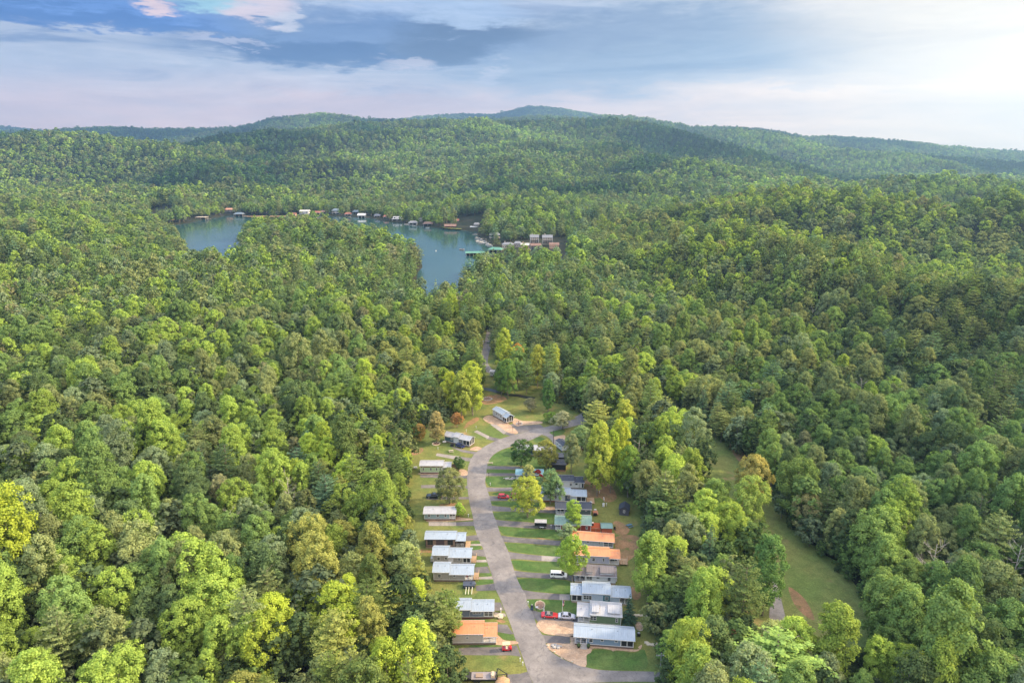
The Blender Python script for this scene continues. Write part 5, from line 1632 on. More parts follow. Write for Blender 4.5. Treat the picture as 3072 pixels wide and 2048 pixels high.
# gate on the lane
p0, rz, L = place(Q7, (700, 345), (845, 325))
g = empty("gate", (p0.x, p0.y, .05), rz)
tag(g, 'dark double gate across the lane between stone pillars', 'gate')
for x in (0, L): MB().box(x - .45, x + .45, -.45, .45, 0, 2.3).box(x - .55, x + .55, -.55, .55, 2.3, 2.45).build('pillar', STONEG, g)
for x0_, x1_ in ((.5, L / 2 - .03), (L / 2 + .03, L - .5)):
    m = MB(); m.box(x0_, x1_, -.04, .04, 1.45, 1.52).box(x0_, x1_, -.04, .04, .2, .27)
    for i in range(9):
        x = x0_ + (x1_ - x0_) * i / 8
        m.box(x - .03, x + .03, -.03, .03, .27, 1.45)
    m.build('gate_leaf', BLACK, g)

# ------------------------------------------------------------------ lakeside buildings, docks and boats (about a kilometre and a half away)
SITES = list(EXTRA)


def lake_pt(q, x, y):
    return P(*q(x, y), -1.0)


SH_BROWN = paint("brown_roof", (0.22, 0.13, 0.10), .8)
SH_GREY = paint("grey_roof", (0.20, 0.20, 0.22), .8)
SH_RED = paint("red_brown_roof", (0.30, 0.12, 0.08), .8)
SH_BLUE = paint("blue_grey_roof", (0.17, 0.21, 0.25), .8)
SH_ORG = paint("orange_roof", (0.50, 0.25, 0.16), .8)
SH_GREEN = paint("green_roof", (0.10, 0.25, 0.18), .6)
SH_PALE = paint("pale_roof", (0.50, 0.46, 0.42), .8)
SIDE_TAN = paint("tan_wall", (0.48, 0.40, 0.33), .8)
SIDE_PEACH = paint("peach_wall", (0.62, 0.38, 0.25), .8)
SIDE_GREY = paint("grey_wall", (0.28, 0.26, 0.25), .8)


def boathouse(q, x, y, w, label, roofm, wallm, storeys=1, hip=False, dock=True, depth=None, rz=0.0, bays=2, cat='boathouse', name='boathouse', base=-1.0, rise=2.2):
    """open boat slips below, room or deck above, roof on top"""
    p = P(*q(x, y), base)
    d = depth or 9.0
    w = w * 1.0
    root = empty(name, (p.x, p.y + 0.2, base), rz)
    root.scale = (1.0, 1.0, 1.0) if 'shelter' in name else (1.25, 1.25, 1.3)
    tag(root, label, cat)
    SITES.append((p.x, p.y, w * 1.25))
    h = 3.2
    m = MB()
    for i in range(bays + 1):
        xx = -w / 2 + w * i / bays
        for yy in (0, d * .5, d - .3): m.box(xx - .22, xx + .22, yy, yy + .4, -2, h)
    m.build('pillars', WHITE if wallm is WHITE else wallm, root)
    MB().box(-w / 2 + .3, w / 2 - .3, d * .7, d * .72, 0, h).build('inner_wall', SCREEN, root)
    MB().box(-w / 2 - .8, w / 2 + .8, -.8, d + .8, h, h + .35).build('upper_deck', WHITE if wallm is WHITE else wallm, root)
    top = h + .35
    if storeys > 1:
        MB().box(-w / 2 + .6, w / 2 - .6, 1.2, d - .6, top, top + 2.8).build('wall', wallm, root)
        for i in range(bays):
            xx = -w / 2 + w * (i + .5) / bays
            MB().box(xx - .9, xx + .9, 1.12, 1.19, top + .6, top + 2.3).build('window', GLASS, root)
        rr = MB()
        for i in range(13):
            xx = -w / 2 - .7 + (w + 1.4) * i / 12
            rr.box(xx - .06, xx + .06, -.7, -.6, top, top + 1.0)
        rr.box(-w / 2 - .8, w / 2 + .8, -.72, -.58, top + 1.0, top + 1.1)
        rr.build('railing', WHITE, root)
        top += 2.8
    o = 1.0
    if roofm is not None:
        bm = MB()
        a = [(-w / 2 - o, -o), (w / 2 + o, -o), (w / 2 + o, d + o), (-w / 2 - o, d + o)]
        k = w * .28 if hip else 0
        v1 = [bm.bm.verts.new((x_, y_, top)) for x_, y_ in a]
        r1 = bm.bm.verts.new((-w / 2 - o + k, d / 2, top + rise)); r2 = bm.bm.verts.new((w / 2 + o - k, d / 2, top + rise))
        bm.bm.faces.new((v1[0], v1[1], r2, r1)); bm.bm.faces.new((v1[2], v1[3], r1, r2))
        bm.bm.faces.new((v1[1], v1[2], r2)); bm.bm.faces.new((v1[3], v1[0], r1)); bm.bm.faces.new(v1[::-1])
        bm.build('roof', roofm, root)
    if dock:
        MB().box(w / 2 + .8, w / 2 + 7, 1.0, 3.2, .5, .75).build('dock', paint("dock_boards", (0.36, 0.30, 0.25), .9), root)
    return root


boathouse(Q5, 1145, 322, 14, 'two storey boathouse with orange roof on tall pillars at the lake inlet', SH_ORG, SIDE_GREY, 2)
boathouse(Q5, 1235, 352, 13, 'low boathouse with blue grey hipped roof beside the two storey one', SH_BLUE, SIDE_TAN, 1, True)
boathouse(Q5, 790, 390, 14, 'flat topped white boathouse on the left shore', None, SIDE_TAN, 1)
boathouse(Q6, 52, 345, 13, 'white two storey boathouse with pinkish gable roof', SH_PALE, WHITE, 2)
boathouse(Q6, 195, 335, 9, 'low boathouse with red roof and a long pier', SH_RED, WHITE, 1, True)
boathouse(Q6, 420, 335, 11, 'white boathouse with blue grey upper cabin', SH_BLUE, WHITE, 2, True, rise=2.8)
boathouse(Q6, 722, 368, 10, 'white gabled boathouse alone near the middle of the far shore', WHITE, WHITE, 1, False, rise=2.6)
boathouse(Q6, 1140, 412, 13, 'pale boathouse with roof deck and long floating dock', None, WHITE, 2)
boathouse(Q6, 1500, 470, 11, 'boathouse with brown hipped roof right of the moored boats', SH_BROWN, SIDE_GREY, 1, True)
boathouse(Q6, 1765, 500, 13, 'boathouse with red walls and brown roof', SH_BROWN, paint("red_wall", (0.34, 0.07, 0.05)), 1)
boathouse(Q6, 2062, 508, 12, 'flat roofed white boathouse at the right end of the grass bank', None, WHITE, 1)
r_ = boathouse(Q6, 655, 325, 9, 'open grey roofed pavilion on the far bank', SH_BLUE, SIDE_GREY, 1, True, dock=False, cat='pavilion', name='pavilion', base=0.5)
r_ = boathouse(Q6, 1832, 437, 6, 'small white cottage with red brown roof up on the grass', SH_RED, WHITE, 1, dock=False, cat='cottage', name='cottage', base=2.0)
# long green roofed boat shelters by the marina
boathouse(Q6, 2060, 815, 21, 'long boat shelter with bright green roof and cream bays', SH_GREEN, paint("cream_wall", (0.60, 0.50, 0.36)), 1, bays=5, depth=9, rz=R(4), dock=False, cat='boat shelter', name='boat_shelter', rise=1.4)
boathouse(Q6, 2290, 775, 16, 'second green roofed boat shelter half hidden by trees', SH_GREEN, SIDE_TAN, 1, True, bays=3, depth=11, rz=R(-12), dock=False, cat='boat shelter', name='boat_shelter', rise=2.4)

# piers
def pier(q, a, b, w, label, name='pier'):
    p = lake_pt(q, *a); p2 = lake_pt(q, *b)
    d = p2 - p
    root = empty(name, (p.x, p.y, -1.0), math.atan2(d.y, d.x))
    tag(root, label, 'pier')
    MB().box(0, d.length, -w / 2, w / 2, .45, .7).build('decking', paint("pier_boards", (0.50, 0.44, 0.36), .9), root)
    for i in range(int(d.length / 5) + 1): MB().box(i * 5 - .12, i * 5 + .12, -w / 2 + .05, w / 2 - .05, -1.5, .45).build('pile', WOODP, root)


pier(Q6, (958, 392), (1090, 378), 1.8, 'long pale pier reaching left from the roof deck boathouse')
pier(Q6, (1185, 412), (1260, 420), 1.8, 'short pier right of the roof deck boathouse')
pier(Q6, (2025, 567), (2120, 565), 1.6, 'thin white pier above the marina')
pier(Q6, (200, 330), (310, 318), 1.8, 'pier beside the low red roofed boathouse')
pier(Q6, (1225, 448), (1390, 450), 2.0, 'dock with moored boats below the grey roofed house')
pier(Q6, (1655, 480), (1850, 510), 2.0, 'red brown dock in front of the red boathouse')
pier(Q6, (515, 350), (600, 362), 1.6, 'pier left of the white gabled boathouse')
pier(Q6, (2070, 640), (2260, 690), 3.0, 'main marina dock on the right shore')
pier(Q6, (2065, 600), (2230, 640), 2.2, 'upper marina dock on the right shore')


def boat(p, rz, L, hull, label, group=None, canopy=False):
    root = empty("boat", (p.x, p.y, -1.0), rz)
    tag(root, label, 'boat', group)
    w = L * .3
    secs_ = [(-L / 2, w * .42, .15, 1.0), (-L * .2, w * .5, 0, 1.0), (L * .15, w * .48, 0, 1.05), (L * .38, w * .3, .2, 1.15), (L / 2, w * .05, .7, 1.25)]
    loft([(x, [(-ww, z1), (-ww * .6, z0), (ww * .6, z0), (ww, z1)]) for x, ww, z0, z1 in secs_]).build('hull', hull, root)
    MB().box(-L * .3, L * .1, -w * .36, w * .36, 1.06, 1.3).build('cockpit', paint("boat_seats", (0.25, 0.2, 0.18)), root)
    MB().prism([(L * .1, 1.1), (L * .2, 1.1), (L * .12, 1.7)], -w * .3, w * .3, 'y').build('windscreen', GLASS, root)
    if canopy:
        MB().box(-L * .35, L * .15, -w * .45, w * .45, 2.6, 2.7).build('canopy', canopy, root)
        for x in (-L * .33, L * .13):
            for y in (-w * .42, w * .42): MB().tube([(x, y, 1.0), (x, y, 2.6)], .05, .05, 4).build('canopy_post', STEEL, root)
    return root


rngb = random.Random(12)
for k_, (x_, y_, a_) in enumerate([(2085, 612, 10), (2105, 628, 12), (2130, 645, 8), (2150, 630, 15), (2170, 655, 10), (2195, 668, 5), (2190, 640, 20), (2215, 690, 0), (2240, 660, 15), (2100, 655, 30), (2135, 670, 12), (2235, 700, 5)]):
    p = lake_pt(Q6, x_, y_)
    boat(p, R(a_), rngb.uniform(6.5, 8), WHITE, 'white boat moored in the marina on the right shore', 'white boats moored in the marina', None if k_ % 3 else paint("boat_canopy", (0.45, 0.35, 0.28)))
for x_, y_, a_, lb_ in [(975, 390, 5, 'white motorboat at the tip of the long pale pier'), (1300, 455, 20, 'boat at the middle of the moored group'), (1340, 462, -10, 'boat at the right of the moored group'),
                        (1250, 445, 0, 'boat at the left of the moored group'), (1500, 485, 0, 'boat tied below the brown roofed boathouse'), (845, 378, 0, None)]:
    if lb_: boat(lake_pt(Q6, x_, y_), R(a_), 6.5, WHITE, lb_)
boat(lake_pt(Q5, 858, 380), 0, 5, WHITE, 'small white boat beside the flat topped boathouse')
boat(lake_pt(Q6, 1905, 744), R(-20), 7, paint("pink_hull", (0.6, 0.42, 0.38)), 'lone open boat on the water left of the green shelter')
p = lake_pt(Q6, 1598, 757)
o_ = MB().blob((0, 0, .3), (.9, .9, .7), 0, 2, 0).build('buoy', WHITE, None, loc=(p.x, p.y, -1.0)); tag(o_, 'white buoy alone on the open water', 'buoy')


# houses above the marina
def lodge(q, x, y, w, label, roofm, wallm, h=6.0, d=11, rise=3.0, hip=True, rz=0.0, balc=False, base=2.0, cat='house', name='lake_house', chim=False):
    p = P(*q(x, y), base)
    root = empty(name, (p.x, p.y, base - 1.5), rz)
    root.scale = (.82, .82, .78)
    tag(root, label, cat)
    SITES.append((p.x, p.y, w * .4))
    MB().box(-w / 2, w / 2, 0, d, 0, h + 1.5).build('wall', wallm, root)
    o = .8; top = h + 1.5; k = w * .25 if hip else 0
    bm = MB(); a = [(-w / 2 - o, -o), (w / 2 + o, -o), (w / 2 + o, d + o), (-w / 2 - o, d + o)]
    v1 = [bm.bm.verts.new((x_, y_, top)) for x_, y_ in a]
    r1 = bm.bm.verts.new((-w / 2 - o + k, d / 2, top + rise)); r2 = bm.bm.verts.new((w / 2 + o - k, d / 2, top + rise))
    bm.bm.faces.new((v1[0], v1[1], r2, r1)); bm.bm.faces.new((v1[2], v1[3], r1, r2))
    bm.bm.faces.new((v1[1], v1[2], r2)); bm.bm.faces.new((v1[3], v1[0], r1)); bm.bm.faces.new(v1[::-1])
    rf = bm.build('roof', roofm, root)
    if chim: MB().box(-w * .3, -w * .3 + 1.4, d * .6, d * .6 + 1.4, top, top + rise + 1.6).build('chimney', wallm, rf)
    nw = max(2, int(w / 3.2))
    for fl in range(max(1, int(h / 3))):
        for i in range(nw):
            xx = -w / 2 + w * (i + .5) / nw
            window(root, xx, 1.5 + fl * 3 + 1.5, 1.3, 1.4, -.05, 1, 1)
    if balc:
        MB().box(-w / 2 - .1, w / 2 + .1, -2.2, -.1, 2.2, 2.5).box(-w / 2 - .1, w / 2 + .1, -2.2, -.1, 5.4, 5.7).build('balcony', SCREEN, root)
        for xx in (-w / 2, w / 2): MB().box(xx - .25, xx + .25, -2.2, -1.8, 0, top).build('corner_post', WHITE, root)
    return root


lodge(Q4, 725, 1190, 17, 'wide grey roofed house above the marina, farthest left of the row', SH_GREY, SIDE_TAN, 5, chim=True)
lodge(Q4, 900, 1170, 10, 'narrow grey roofed house between the wide one and the peach one', SH_GREY, SIDE_GREY, 5)
lodge(Q4, 1030, 1215, 12, 'peach coloured lake house catching the light', SH_PALE, SIDE_PEACH, 6, hip=False, chim=True)
lodge(Q4, 1195, 1105, 13, 'left of two tall brown houses with dark balconies', SH_GREY, SIDE_TAN, 9, balc=True, base=5, rise=4, hip=False, chim=True)
lodge(Q4, 1425, 1110, 15, 'right of two tall brown houses with dark balconies', SH_GREY, SIDE_TAN, 9, balc=True, base=5, rise=4, hip=False, chim=True)
lodge(Q4, 1220, 1220, 15, 'dark fronted house with pale dormers below the tall pair', SH_BROWN, SIDE_GREY, 6, balc=True, hip=False, chim=True)
lodge(Q4, 1545, 1195, 14, 'brown roofed house with yellow end wall on the right of the row', SH_BROWN, SIDE_PEACH, 5, hip=False)
lodge(Q5, 200, 400, 13, 'peach house at the left end of the lake among pines', SH_PALE, SIDE_PEACH, 6, hip=False)
lodge(Q5, 290, 405, 9, 'middle peach house among pines left of the lake', SH_ORG, SIDE_PEACH, 6)
lodge(Q5, 420, 395, 14, 'peach house with long roof nearest the water among pines', SH_PALE, SIDE_PEACH, 5, hip=False)
lodge(Q6, 1415, 405, 8, 'white cottage with dark roof in the trees behind the moored boats', SH_GREY, WHITE, 4, base=2)
lodge(Q6, 2075, 470, 10, 'shaded grey house behind the flat white boathouse', SH_GREY, SIDE_GREY, 5, base=3)
for x_, y_, w_, rf_, wl_, lb_ in [
        (1500, 262, 10, SH_GREY, WHITE, 'white house in the trees above the red bank, left one'), (1605, 275, 9, SH_RED, SIDE_TAN, 'tan house in the trees above the red bank, middle one'),
        (1665, 298, 8, SH_BROWN, WHITE, 'small white house above the red bank, right one'), (1890, 335, 7, SH_RED, SIDE_PEACH, 'peach hut just left of the pinkish roofed boathouse')]:
    lodge(Q5, x_, y_, w_, lb_, rf_, wl_, 3.5, d=8, rise=2.2, hip=False, base=1.5)
for x_, y_, w_, rf_, wl_, lb_, st_ in [
        (1325, 458, 10, SH_GREY, WHITE, 'white boathouse among the moored boats', 1), (560, 352, 8, SH_RED, WHITE, 'low white boathouse with red roof left of the pavilion', 1),
        (270, 326, 8, SH_BROWN, SIDE_TAN, 'tan boathouse at the end of the red roofed pier', 1), (905, 372, 8, SH_GREY, SIDE_TAN, 'small tan boathouse left of the long pale pier', 1),
        (2290, 640, 10, SH_GREY, SIDE_TAN, 'tan marina office above the moored boats', 2), (1010, 384, 7, SH_RED, WHITE, 'small white boathouse with red roof near the long pier', 1)]:
    boathouse(Q6, x_, y_, w_, lb_, rf_, wl_, st_, True, dock=False)
sheet("grass_bank", [tuple(P(*Q6(*p), .9)[:2]) for p in [(1650, 470), (1760, 440), (1950, 455), (2020, 470), (2020, 500), (1850, 500), (1700, 490)]], 1.2, M_GRASS, label='sunlit grass bank at the far lake shore')
sheet("red_bank", [tuple(P(*Q5(*p), .3)[:2]) for p in [(1280, 352), (1500, 345), (1800, 345), (1930, 352), (1700, 358), (1400, 360)]], 0.9, M_EARTH, label='bare red earth along the far lake shore')
# ================================================================== trees
RNG = np.random.RandomState(7)


def leaf_quads(c, nrm, size, rng, jit=0.55, aspect=(0.7, 1.3)):
    """quads centred at c facing roughly nrm"""
    n = len(c)
    nn = nrm + rng.normal(0, jit, (n, 3))
    nn /= np.linalg.norm(nn, axis=1)[:, None] + 1e-9
    r = rng.normal(0, 1, (n, 3))
    a = np.cross(nn, r); a /= np.linalg.norm(a, axis=1)[:, None] + 1e-9
    b = np.cross(nn, a)
    sa = (size * rng.uniform(*aspect, n))[:, None] * 0.5
    sb = (size * rng.uniform(*aspect, n))[:, None] * 0.5
    v = np.stack([c - a * sa - b * sb * 0.6, c + a * sa * 0.5 - b * sb, c + a * sa + b * sb * 0.5, c - a * sa * 0.4 + b * sb], 1)
    return v.reshape(-1, 3)


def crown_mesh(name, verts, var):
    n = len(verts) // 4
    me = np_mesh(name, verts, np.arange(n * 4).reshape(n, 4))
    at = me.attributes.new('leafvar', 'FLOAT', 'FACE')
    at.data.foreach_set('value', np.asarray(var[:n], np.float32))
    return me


def broad_crown(seed, shape, n_lobes, per, leaf, lr0=0.55, lr1=1.15):
    """20 m tree: domed top, foliage in many small upturned clusters, crown narrowing to its foot"""
    rng = np.random.RandomState(seed)
    z0, z1, rad, low = {'round': (3.2, 19.2, 5.3, .62), 'tall': (2.8, 21.5, 4.1, .60), 'split': (3.4, 20.0, 5.2, .55),
                        'open': (4.4, 18.8, 5.7, .50), 'spire': (2.4, 22.0, 3.7, .75)}[shape]
    ph = rng.uniform(0, 6.28, 4)
    V = []; W = []
    tops = [(0.0, 0.0, 1.0, 1.0)]
    if shape == 'split': tops = [(rng.uniform(-2, -1), rng.uniform(-1.5, 1.5), 1.0, .68), (rng.uniform(1, 2.2), rng.uniform(-1.5, 1.5), .9, .66), (rng.uniform(-1, 1), rng.uniform(1, 2), .82, .62)]
    if shape == 'open': tops = [(0, 0, 1.0, .78), (rng.uniform(1.5, 2.5), rng.uniform(-2, 2), .8, .5), (rng.uniform(-2.5, -1.5), rng.uniform(-2, 2), .78, .55)]
    for i in range(n_lobes):
        tx, ty, tk, tr = tops[rng.randint(len(tops))]
        t = rng.uniform(0.0, 1.0) ** 0.72          # 0 foot, 1 tip
        m_ = 0.42
        prof = math.sqrt(max(0.0, 1 - ((t - m_) / (1 - m_)) ** 2)) if t > m_ else low + (1 - low) * (t / m_) ** 0.8
        if shape == 'spire': prof = (1 - max(0, t - .25) / .75) ** 0.62 if t > .25 else low + (1 - low) * t / .25
        th = rng.uniform(0, 2 * math.pi)
        wob = 1 + 0.16 * math.sin(2 * th + ph[0] + 3 * t) + 0.10 * math.sin(3 * th + ph[1]) + 0.12 * math.sin(7 * t + ph[2])
        k = rng.uniform(0.72, 1.03)
        r_ = rad * tr * prof * wob * k
        cx, cy, cz = tx + math.cos(th) * r_, ty + math.sin(th) * r_, z0 + (z1 - z0) * tk * t
        lr = rng.uniform(lr0, lr1)
        m = max(3, int(per * (lr / 0.85) ** 2 * rng.uniform(0.7, 1.3)))
        d = rng.normal(0, 1, (m, 3)); d /= np.linalg.norm(d, axis=1)[:, None]
        out = np.array([math.cos(th) * (1 - .5 * t), math.sin(th) * (1 - .5 * t), .35 + .9 * t]); out /= np.linalg.norm(out)
        flip = (d @ out) < -0.25
        d[flip] *= -1
        rr = lr * rng.uniform(0.45, 1.28, m)[:, None]
        c = np.array([cx, cy, cz]) + d * rr * np.array([1, 1, 1.15])
        V.append(leaf_quads(c, d + out * 0.6, leaf * rng.uniform(0.65, 1.35, m), rng, 0.6))
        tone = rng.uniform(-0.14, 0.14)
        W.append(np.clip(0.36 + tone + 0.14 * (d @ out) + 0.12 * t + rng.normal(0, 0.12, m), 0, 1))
    # inner twigs and leaves so the crown is not hollow
    m = int(n_lobes * per * 0.10)
    t = rng.uniform(0.05, 0.85, m); th = rng.uniform(0, 6.28, m)
    r_ = rad * rng.uniform(0.1, 0.62, m)
    c = np.stack([np.cos(th) * r_, np.sin(th) * r_, z0 + (z1 - z0) * t], 1)
    V.append(leaf_quads(c, rng.normal(0, 1, (m, 3)), leaf * 1.3 * np.ones(m), rng, 1.0))
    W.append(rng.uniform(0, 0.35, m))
    return np.concatenate(V), np.concatenate(W)


def pine_crown(seed, kind, tiers, per, leaf, side_w=0.16):
    """conifer: feathery branch sprays reaching out and slightly up from the trunk, gaps between them"""
    rng = np.random.RandomState(seed)
    V = []; W = []
    z0, z1, rad = {'cone': (3.0, 22.0, 4.0), 'loose': (6.5, 23.0, 4.4), 'dome': (4.0, 20.5, 4.6)}[kind]
    for t in range(tiers):
        f = t / (tiers - 1.0)
        z = z0 + (z1 - z0) * f
        r = rad * ((1 - f) ** 0.75 if kind == 'cone' else (math.sin(math.pi * min(0.97, 0.25 + 0.72 * f)) ** 0.7)) + 0.3
        nb = max(3, int(7 * r / rad) + 2)
        a0 = rng.uniform(0, 6.28)
        for b in range(nb):
            a = a0 + 2 * math.pi * b / nb + rng.uniform(-.35, .35)
            L = r * rng.uniform(0.6, 1.25)
            m = max(3, int(per * L / rad))
            k = rng.uniform(0.12, 1.0, m) ** 0.75
            side = rng.normal(0, side_w, m) * L * (0.35 + 1.1 * k * (1.15 - k))
            rise = rng.uniform(0.02, 0.42) if kind != 'cone' else rng.uniform(-0.18, 0.12)
            x = math.cos(a) * k * L - math.sin(a) * side
            y = math.sin(a) * k * L + math.cos(a) * side
            zz = z + k * k * L * rise + rng.normal(0, 0.09, m) + rng.uniform(-.25, .25)
            c = np.stack([x, y, zz], 1)
            nr = np.tile(np.array([math.cos(a) * 0.2, math.sin(a) * 0.2, 0.9]), (m, 1))
            V.append(leaf_quads(c, nr, leaf * rng.uniform(0.7, 1.3, m), rng, 0.35, (0.5, 1.5)))
            W.append(np.clip(0.15 + 0.6 * k + rng.normal(0, 0.12, m) + rng.uniform(-0.1, 0.1), 0, 1))
    return np.concatenate(V), np.concatenate(W)


def trunk_mesh(name, seed, H=20.0, top=0.75, limbs=7, r=0.3, spread=3.6, lo=0.35, sub=0, sides=6):
    rng = random.Random(seed)
    bm = bmesh.new()
    bend = [(rng.uniform(-.5, .5), rng.uniform(-.5, .5)) for _ in range(2)]
    pt = lambda t: (bend[0][0] * t * 1.2 + bend[1][0] * t * t, bend[0][1] * t * 1.2 + bend[1][1] * t * t, H * top * t)
    tube_into(bm, [(0, 0, -0.6)] + [pt(t / 5) for t in range(6)], r * 1.15, r * 0.28, sides + 1)
    for i in range(limbs):
        t = lo + (1 - lo) * (i + rng.random() * 0.7) / limbs
        a = i * 2.4 + rng.uniform(-.4, .4)
        L = spread * rng.uniform(0.6, 1.1) * (1.15 - 0.55 * t)
        b = Vector(pt(t))
        e = b + Vector((math.cos(a) * L, math.sin(a) * L, L * rng.uniform(0.45, 1.0)))
        mid = (b + e) / 2 + Vector((0, 0, -0.12 * L))
        tube_into(bm, [b, mid, e], r * 0.38 * (1.2 - 0.5 * t), r * 0.1, sides - 1)
        for j in range(sub):
            k = rng.uniform(0.4, 0.95)
            bb = b.lerp(e, k)
            aa = a + rng.uniform(-1.1, 1.1)
            LL = L * rng.uniform(0.3, 0.55)
            tube_into(bm, [bb, bb + Vector((math.cos(aa) * LL, math.sin(aa) * LL, LL * rng.uniform(0.3, 1.1)))], r * 0.14, r * 0.05, 4)
    me = bpy.data.meshes.new(name)
    bm.to_mesh(me); bm.free()
    for p_ in me.polygons: p_.use_smooth = True
    return me


def joined(name, crown, trunk, mats):
    """one mesh from crown and trunk meshes (for the far wood)"""
    bm = bmesh.new()
    bm.from_mesh(crown)
    nf = len(bm.faces)
    if trunk is not None:
        bm.from_mesh(trunk)
        bm.faces.ensure_lookup_table()
        for f in bm.faces[nf:]: f.material_index = 1
    me = bpy.data.meshes.new(name)
    bm.to_mesh(me); bm.free()
    for m in mats: me.materials.append(m)
    return me


# near forms: (crown mesh, trunk mesh)
BROAD = []
for k_, (shp, nl) in enumerate([('round', 150), ('tall', 140), ('split', 150), ('round', 135), ('open', 130), ('tall', 145)]):
    v_, w_ = broad_crown(100 + k_, shp, nl, 92, 0.30, 0.5, 1.1)
    BROAD.append((crown_mesh("broadleaf_crown", v_, w_), trunk_mesh("broadleaf_trunk", 200 + k_, lo=0.4)))
PINES = []
for k_, (kd, ti) in enumerate([('cone', 22), ('loose', 15), ('dome', 16), ('loose', 13)]):
    v_, w_ = pine_crown(300 + k_, kd, ti, 85, 0.30)
    PINES.append((crown_mesh("conifer_crown", v_, w_), trunk_mesh("conifer_trunk", 400 + k_, top=1.02, limbs=14, r=0.22, spread=3.4)))
BARES = [trunk_mesh("bare_branches", 500 + k_, H=17, top=0.95, limbs=14, r=0.2, spread=4.2, lo=0.3, sub=7) for k_ in range(3)]
for me_ in BARES: me_.materials.append(M_BARE)
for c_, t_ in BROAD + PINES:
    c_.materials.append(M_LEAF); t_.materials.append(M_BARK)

FORMS = []      # forms of the far wood, near to far


def form(me):
    o = bpy.data.objects.new("tree_form", me)
    FORMS.append(o)
    return len(FORMS) - 1


def copy_far(me):
    m = me.copy()
    return m


F_B0 = [form(joined("far_broadleaf", c_, t_, [M_LEAF_I, M_BARK])) for c_, t_ in BROAD]
F_P0 = [form(joined("far_conifer", c_, t_, [M_LEAF_I, M_BARK])) for c_, t_ in PINES]
F_B1 = []; F_P1 = []; F_B2 = []; F_P2 = []
for k_, (shp, nl) in enumerate([('round', 62), ('tall', 60), ('split', 60), ('open', 56)]):
    v_, w_ = broad_crown(600 + k_, shp, nl, 15, 0.80, .6, 1.3)
    F_B1.append(form(joined("far_broadleaf", crown_mesh("c", v_, w_), trunk_mesh("t", 610 + k_, limbs=2, sides=4), [M_LEAF_I, M_BARK])))
for k_, kd in enumerate(['cone', 'dome']):
    v_, w_ = pine_crown(630 + k_, kd, 13, 16, 0.75)
    F_P1.append(form(joined("far_conifer", crown_mesh("c", v_, w_), trunk_mesh("t", 640 + k_, limbs=2, sides=4), [M_LEAF_I, M_BARK])))
for k_, (shp, nl) in enumerate([('round', 26), ('tall', 26), ('split', 28)]):
    v_, w_ = broad_crown(700 + k_, shp, nl, 7, 1.5, .8, 1.6)
    F_B2.append(form(joined("far_broadleaf", crown_mesh("c", v_, w_), None, [M_LEAF_I])))
for k_, kd in enumerate(['cone', 'dome']):
    v_, w_ = pine_crown(730 + k_, kd, 8, 6, 1.5)
    F_P2.append(form(joined("far_conifer", crown_mesh("c", v_, w_), None, [M_LEAF_I])))

# ------------------------------------------------------------------ where trees stand
TINTS = {   # crown colours; name: (rgb, weight)
    'lime': ((0.272, 0.372, 0.080), .25), 'green': ((0.178, 0.268, 0.084), .31), 'deep green': ((0.115, 0.170, 0.072), .16),
    'olive': ((0.225, 0.262, 0.110), .18), 'sage green': ((0.200, 0.262, 0.145), .12), 'brownish': ((0.230, 0.235, 0.125), .02)}
TN = list(TINTS); TW = np.array([TINTS[k][1] for k in TN]); TW /= TW.sum()
TC = np.array([TINTS[k][0] for k in TN])
PT = {'pine green': (0.150, 0.215, 0.080), 'dull olive': (0.200, 0.245, 0.100), 'blue green': (0.130, 0.215, 0.125), 'dark': (0.085, 0.130, 0.060)}
PN = list(PT); PC = np.array([PT[k] for k in PN]); PW = np.array([.35, .35, .15, .15])


def scatter(y0, y1, step, rng):
    """jittered grid of trees that the photo's frame (and a margin) can see"""
    ny = int((y1 - y0) / step)
    X = []; Y = []
    for j in range(ny):
        y = y0 + (j + 0.5) * step
        half = 0.95 * y + 40
        n = int(2 * half / step)
        x = -half + (np.arange(n) + (0.5 if j % 2 else 0)) * step
        X.append(x + rng.uniform(-.42, .42, n) * step); Y.append(y + rng.uniform(-.42, .42, n) * step)
    return np.concatenate(X), np.concatenate(Y)


ROADS_CLEAR = []      # (polyline, halfwidth) kept free of trees
pieces = []
for (a_, b_2, st_) in [(95, 620, 7.9), (620, 1700, 11.2), (1700, 3100, 13.5), (3100, 5300, 15.0), (6200, 8400, 27.0)]:
    x_, y_ = scatter(a_, b_2, st_, RNG)
    pieces.append((x_, y_, np.full(len(x_), st_)))
TX = np.concatenate([p_[0] for p_ in pieces]); TY = np.concatenate([p_[1] for p_ in pieces]); TS = np.concatenate([p_[2] for p_ in pieces])
TZ = height(TX, TY)
u_, v_ = proj(TX, TY, TZ + 10)
keep = (u_ > -260) & (u_ < 3332) & (v_ < 2330)
nearm = TY < 1900
bad = np.zeros(len(TX), bool)
xs_, ys_ = TX[nearm], TY[nearm]
b0 = in_poly(xs_, ys_, LAKE) | (seg_dist(xs_, ys_, LAKE) < 2.0)
b0 |= in_poly(xs_, ys_, CAMP_BELOW) | in_poly(xs_, ys_, CAMP) | in_poly(xs_, ys_, MEADOW) | (in_poly(xs_, ys_, NORTH) & (RNG.rand(len(xs_)) < 0.12))
BACKROAD = poly([(1130, 762), (1118, 800), (1115, 830), (1140, 855), (1200, 862), (1290, 872), (1380, 888)])
b0 |= seg_dist(xs_, ys_, BACKROAD[:4], False) < 4
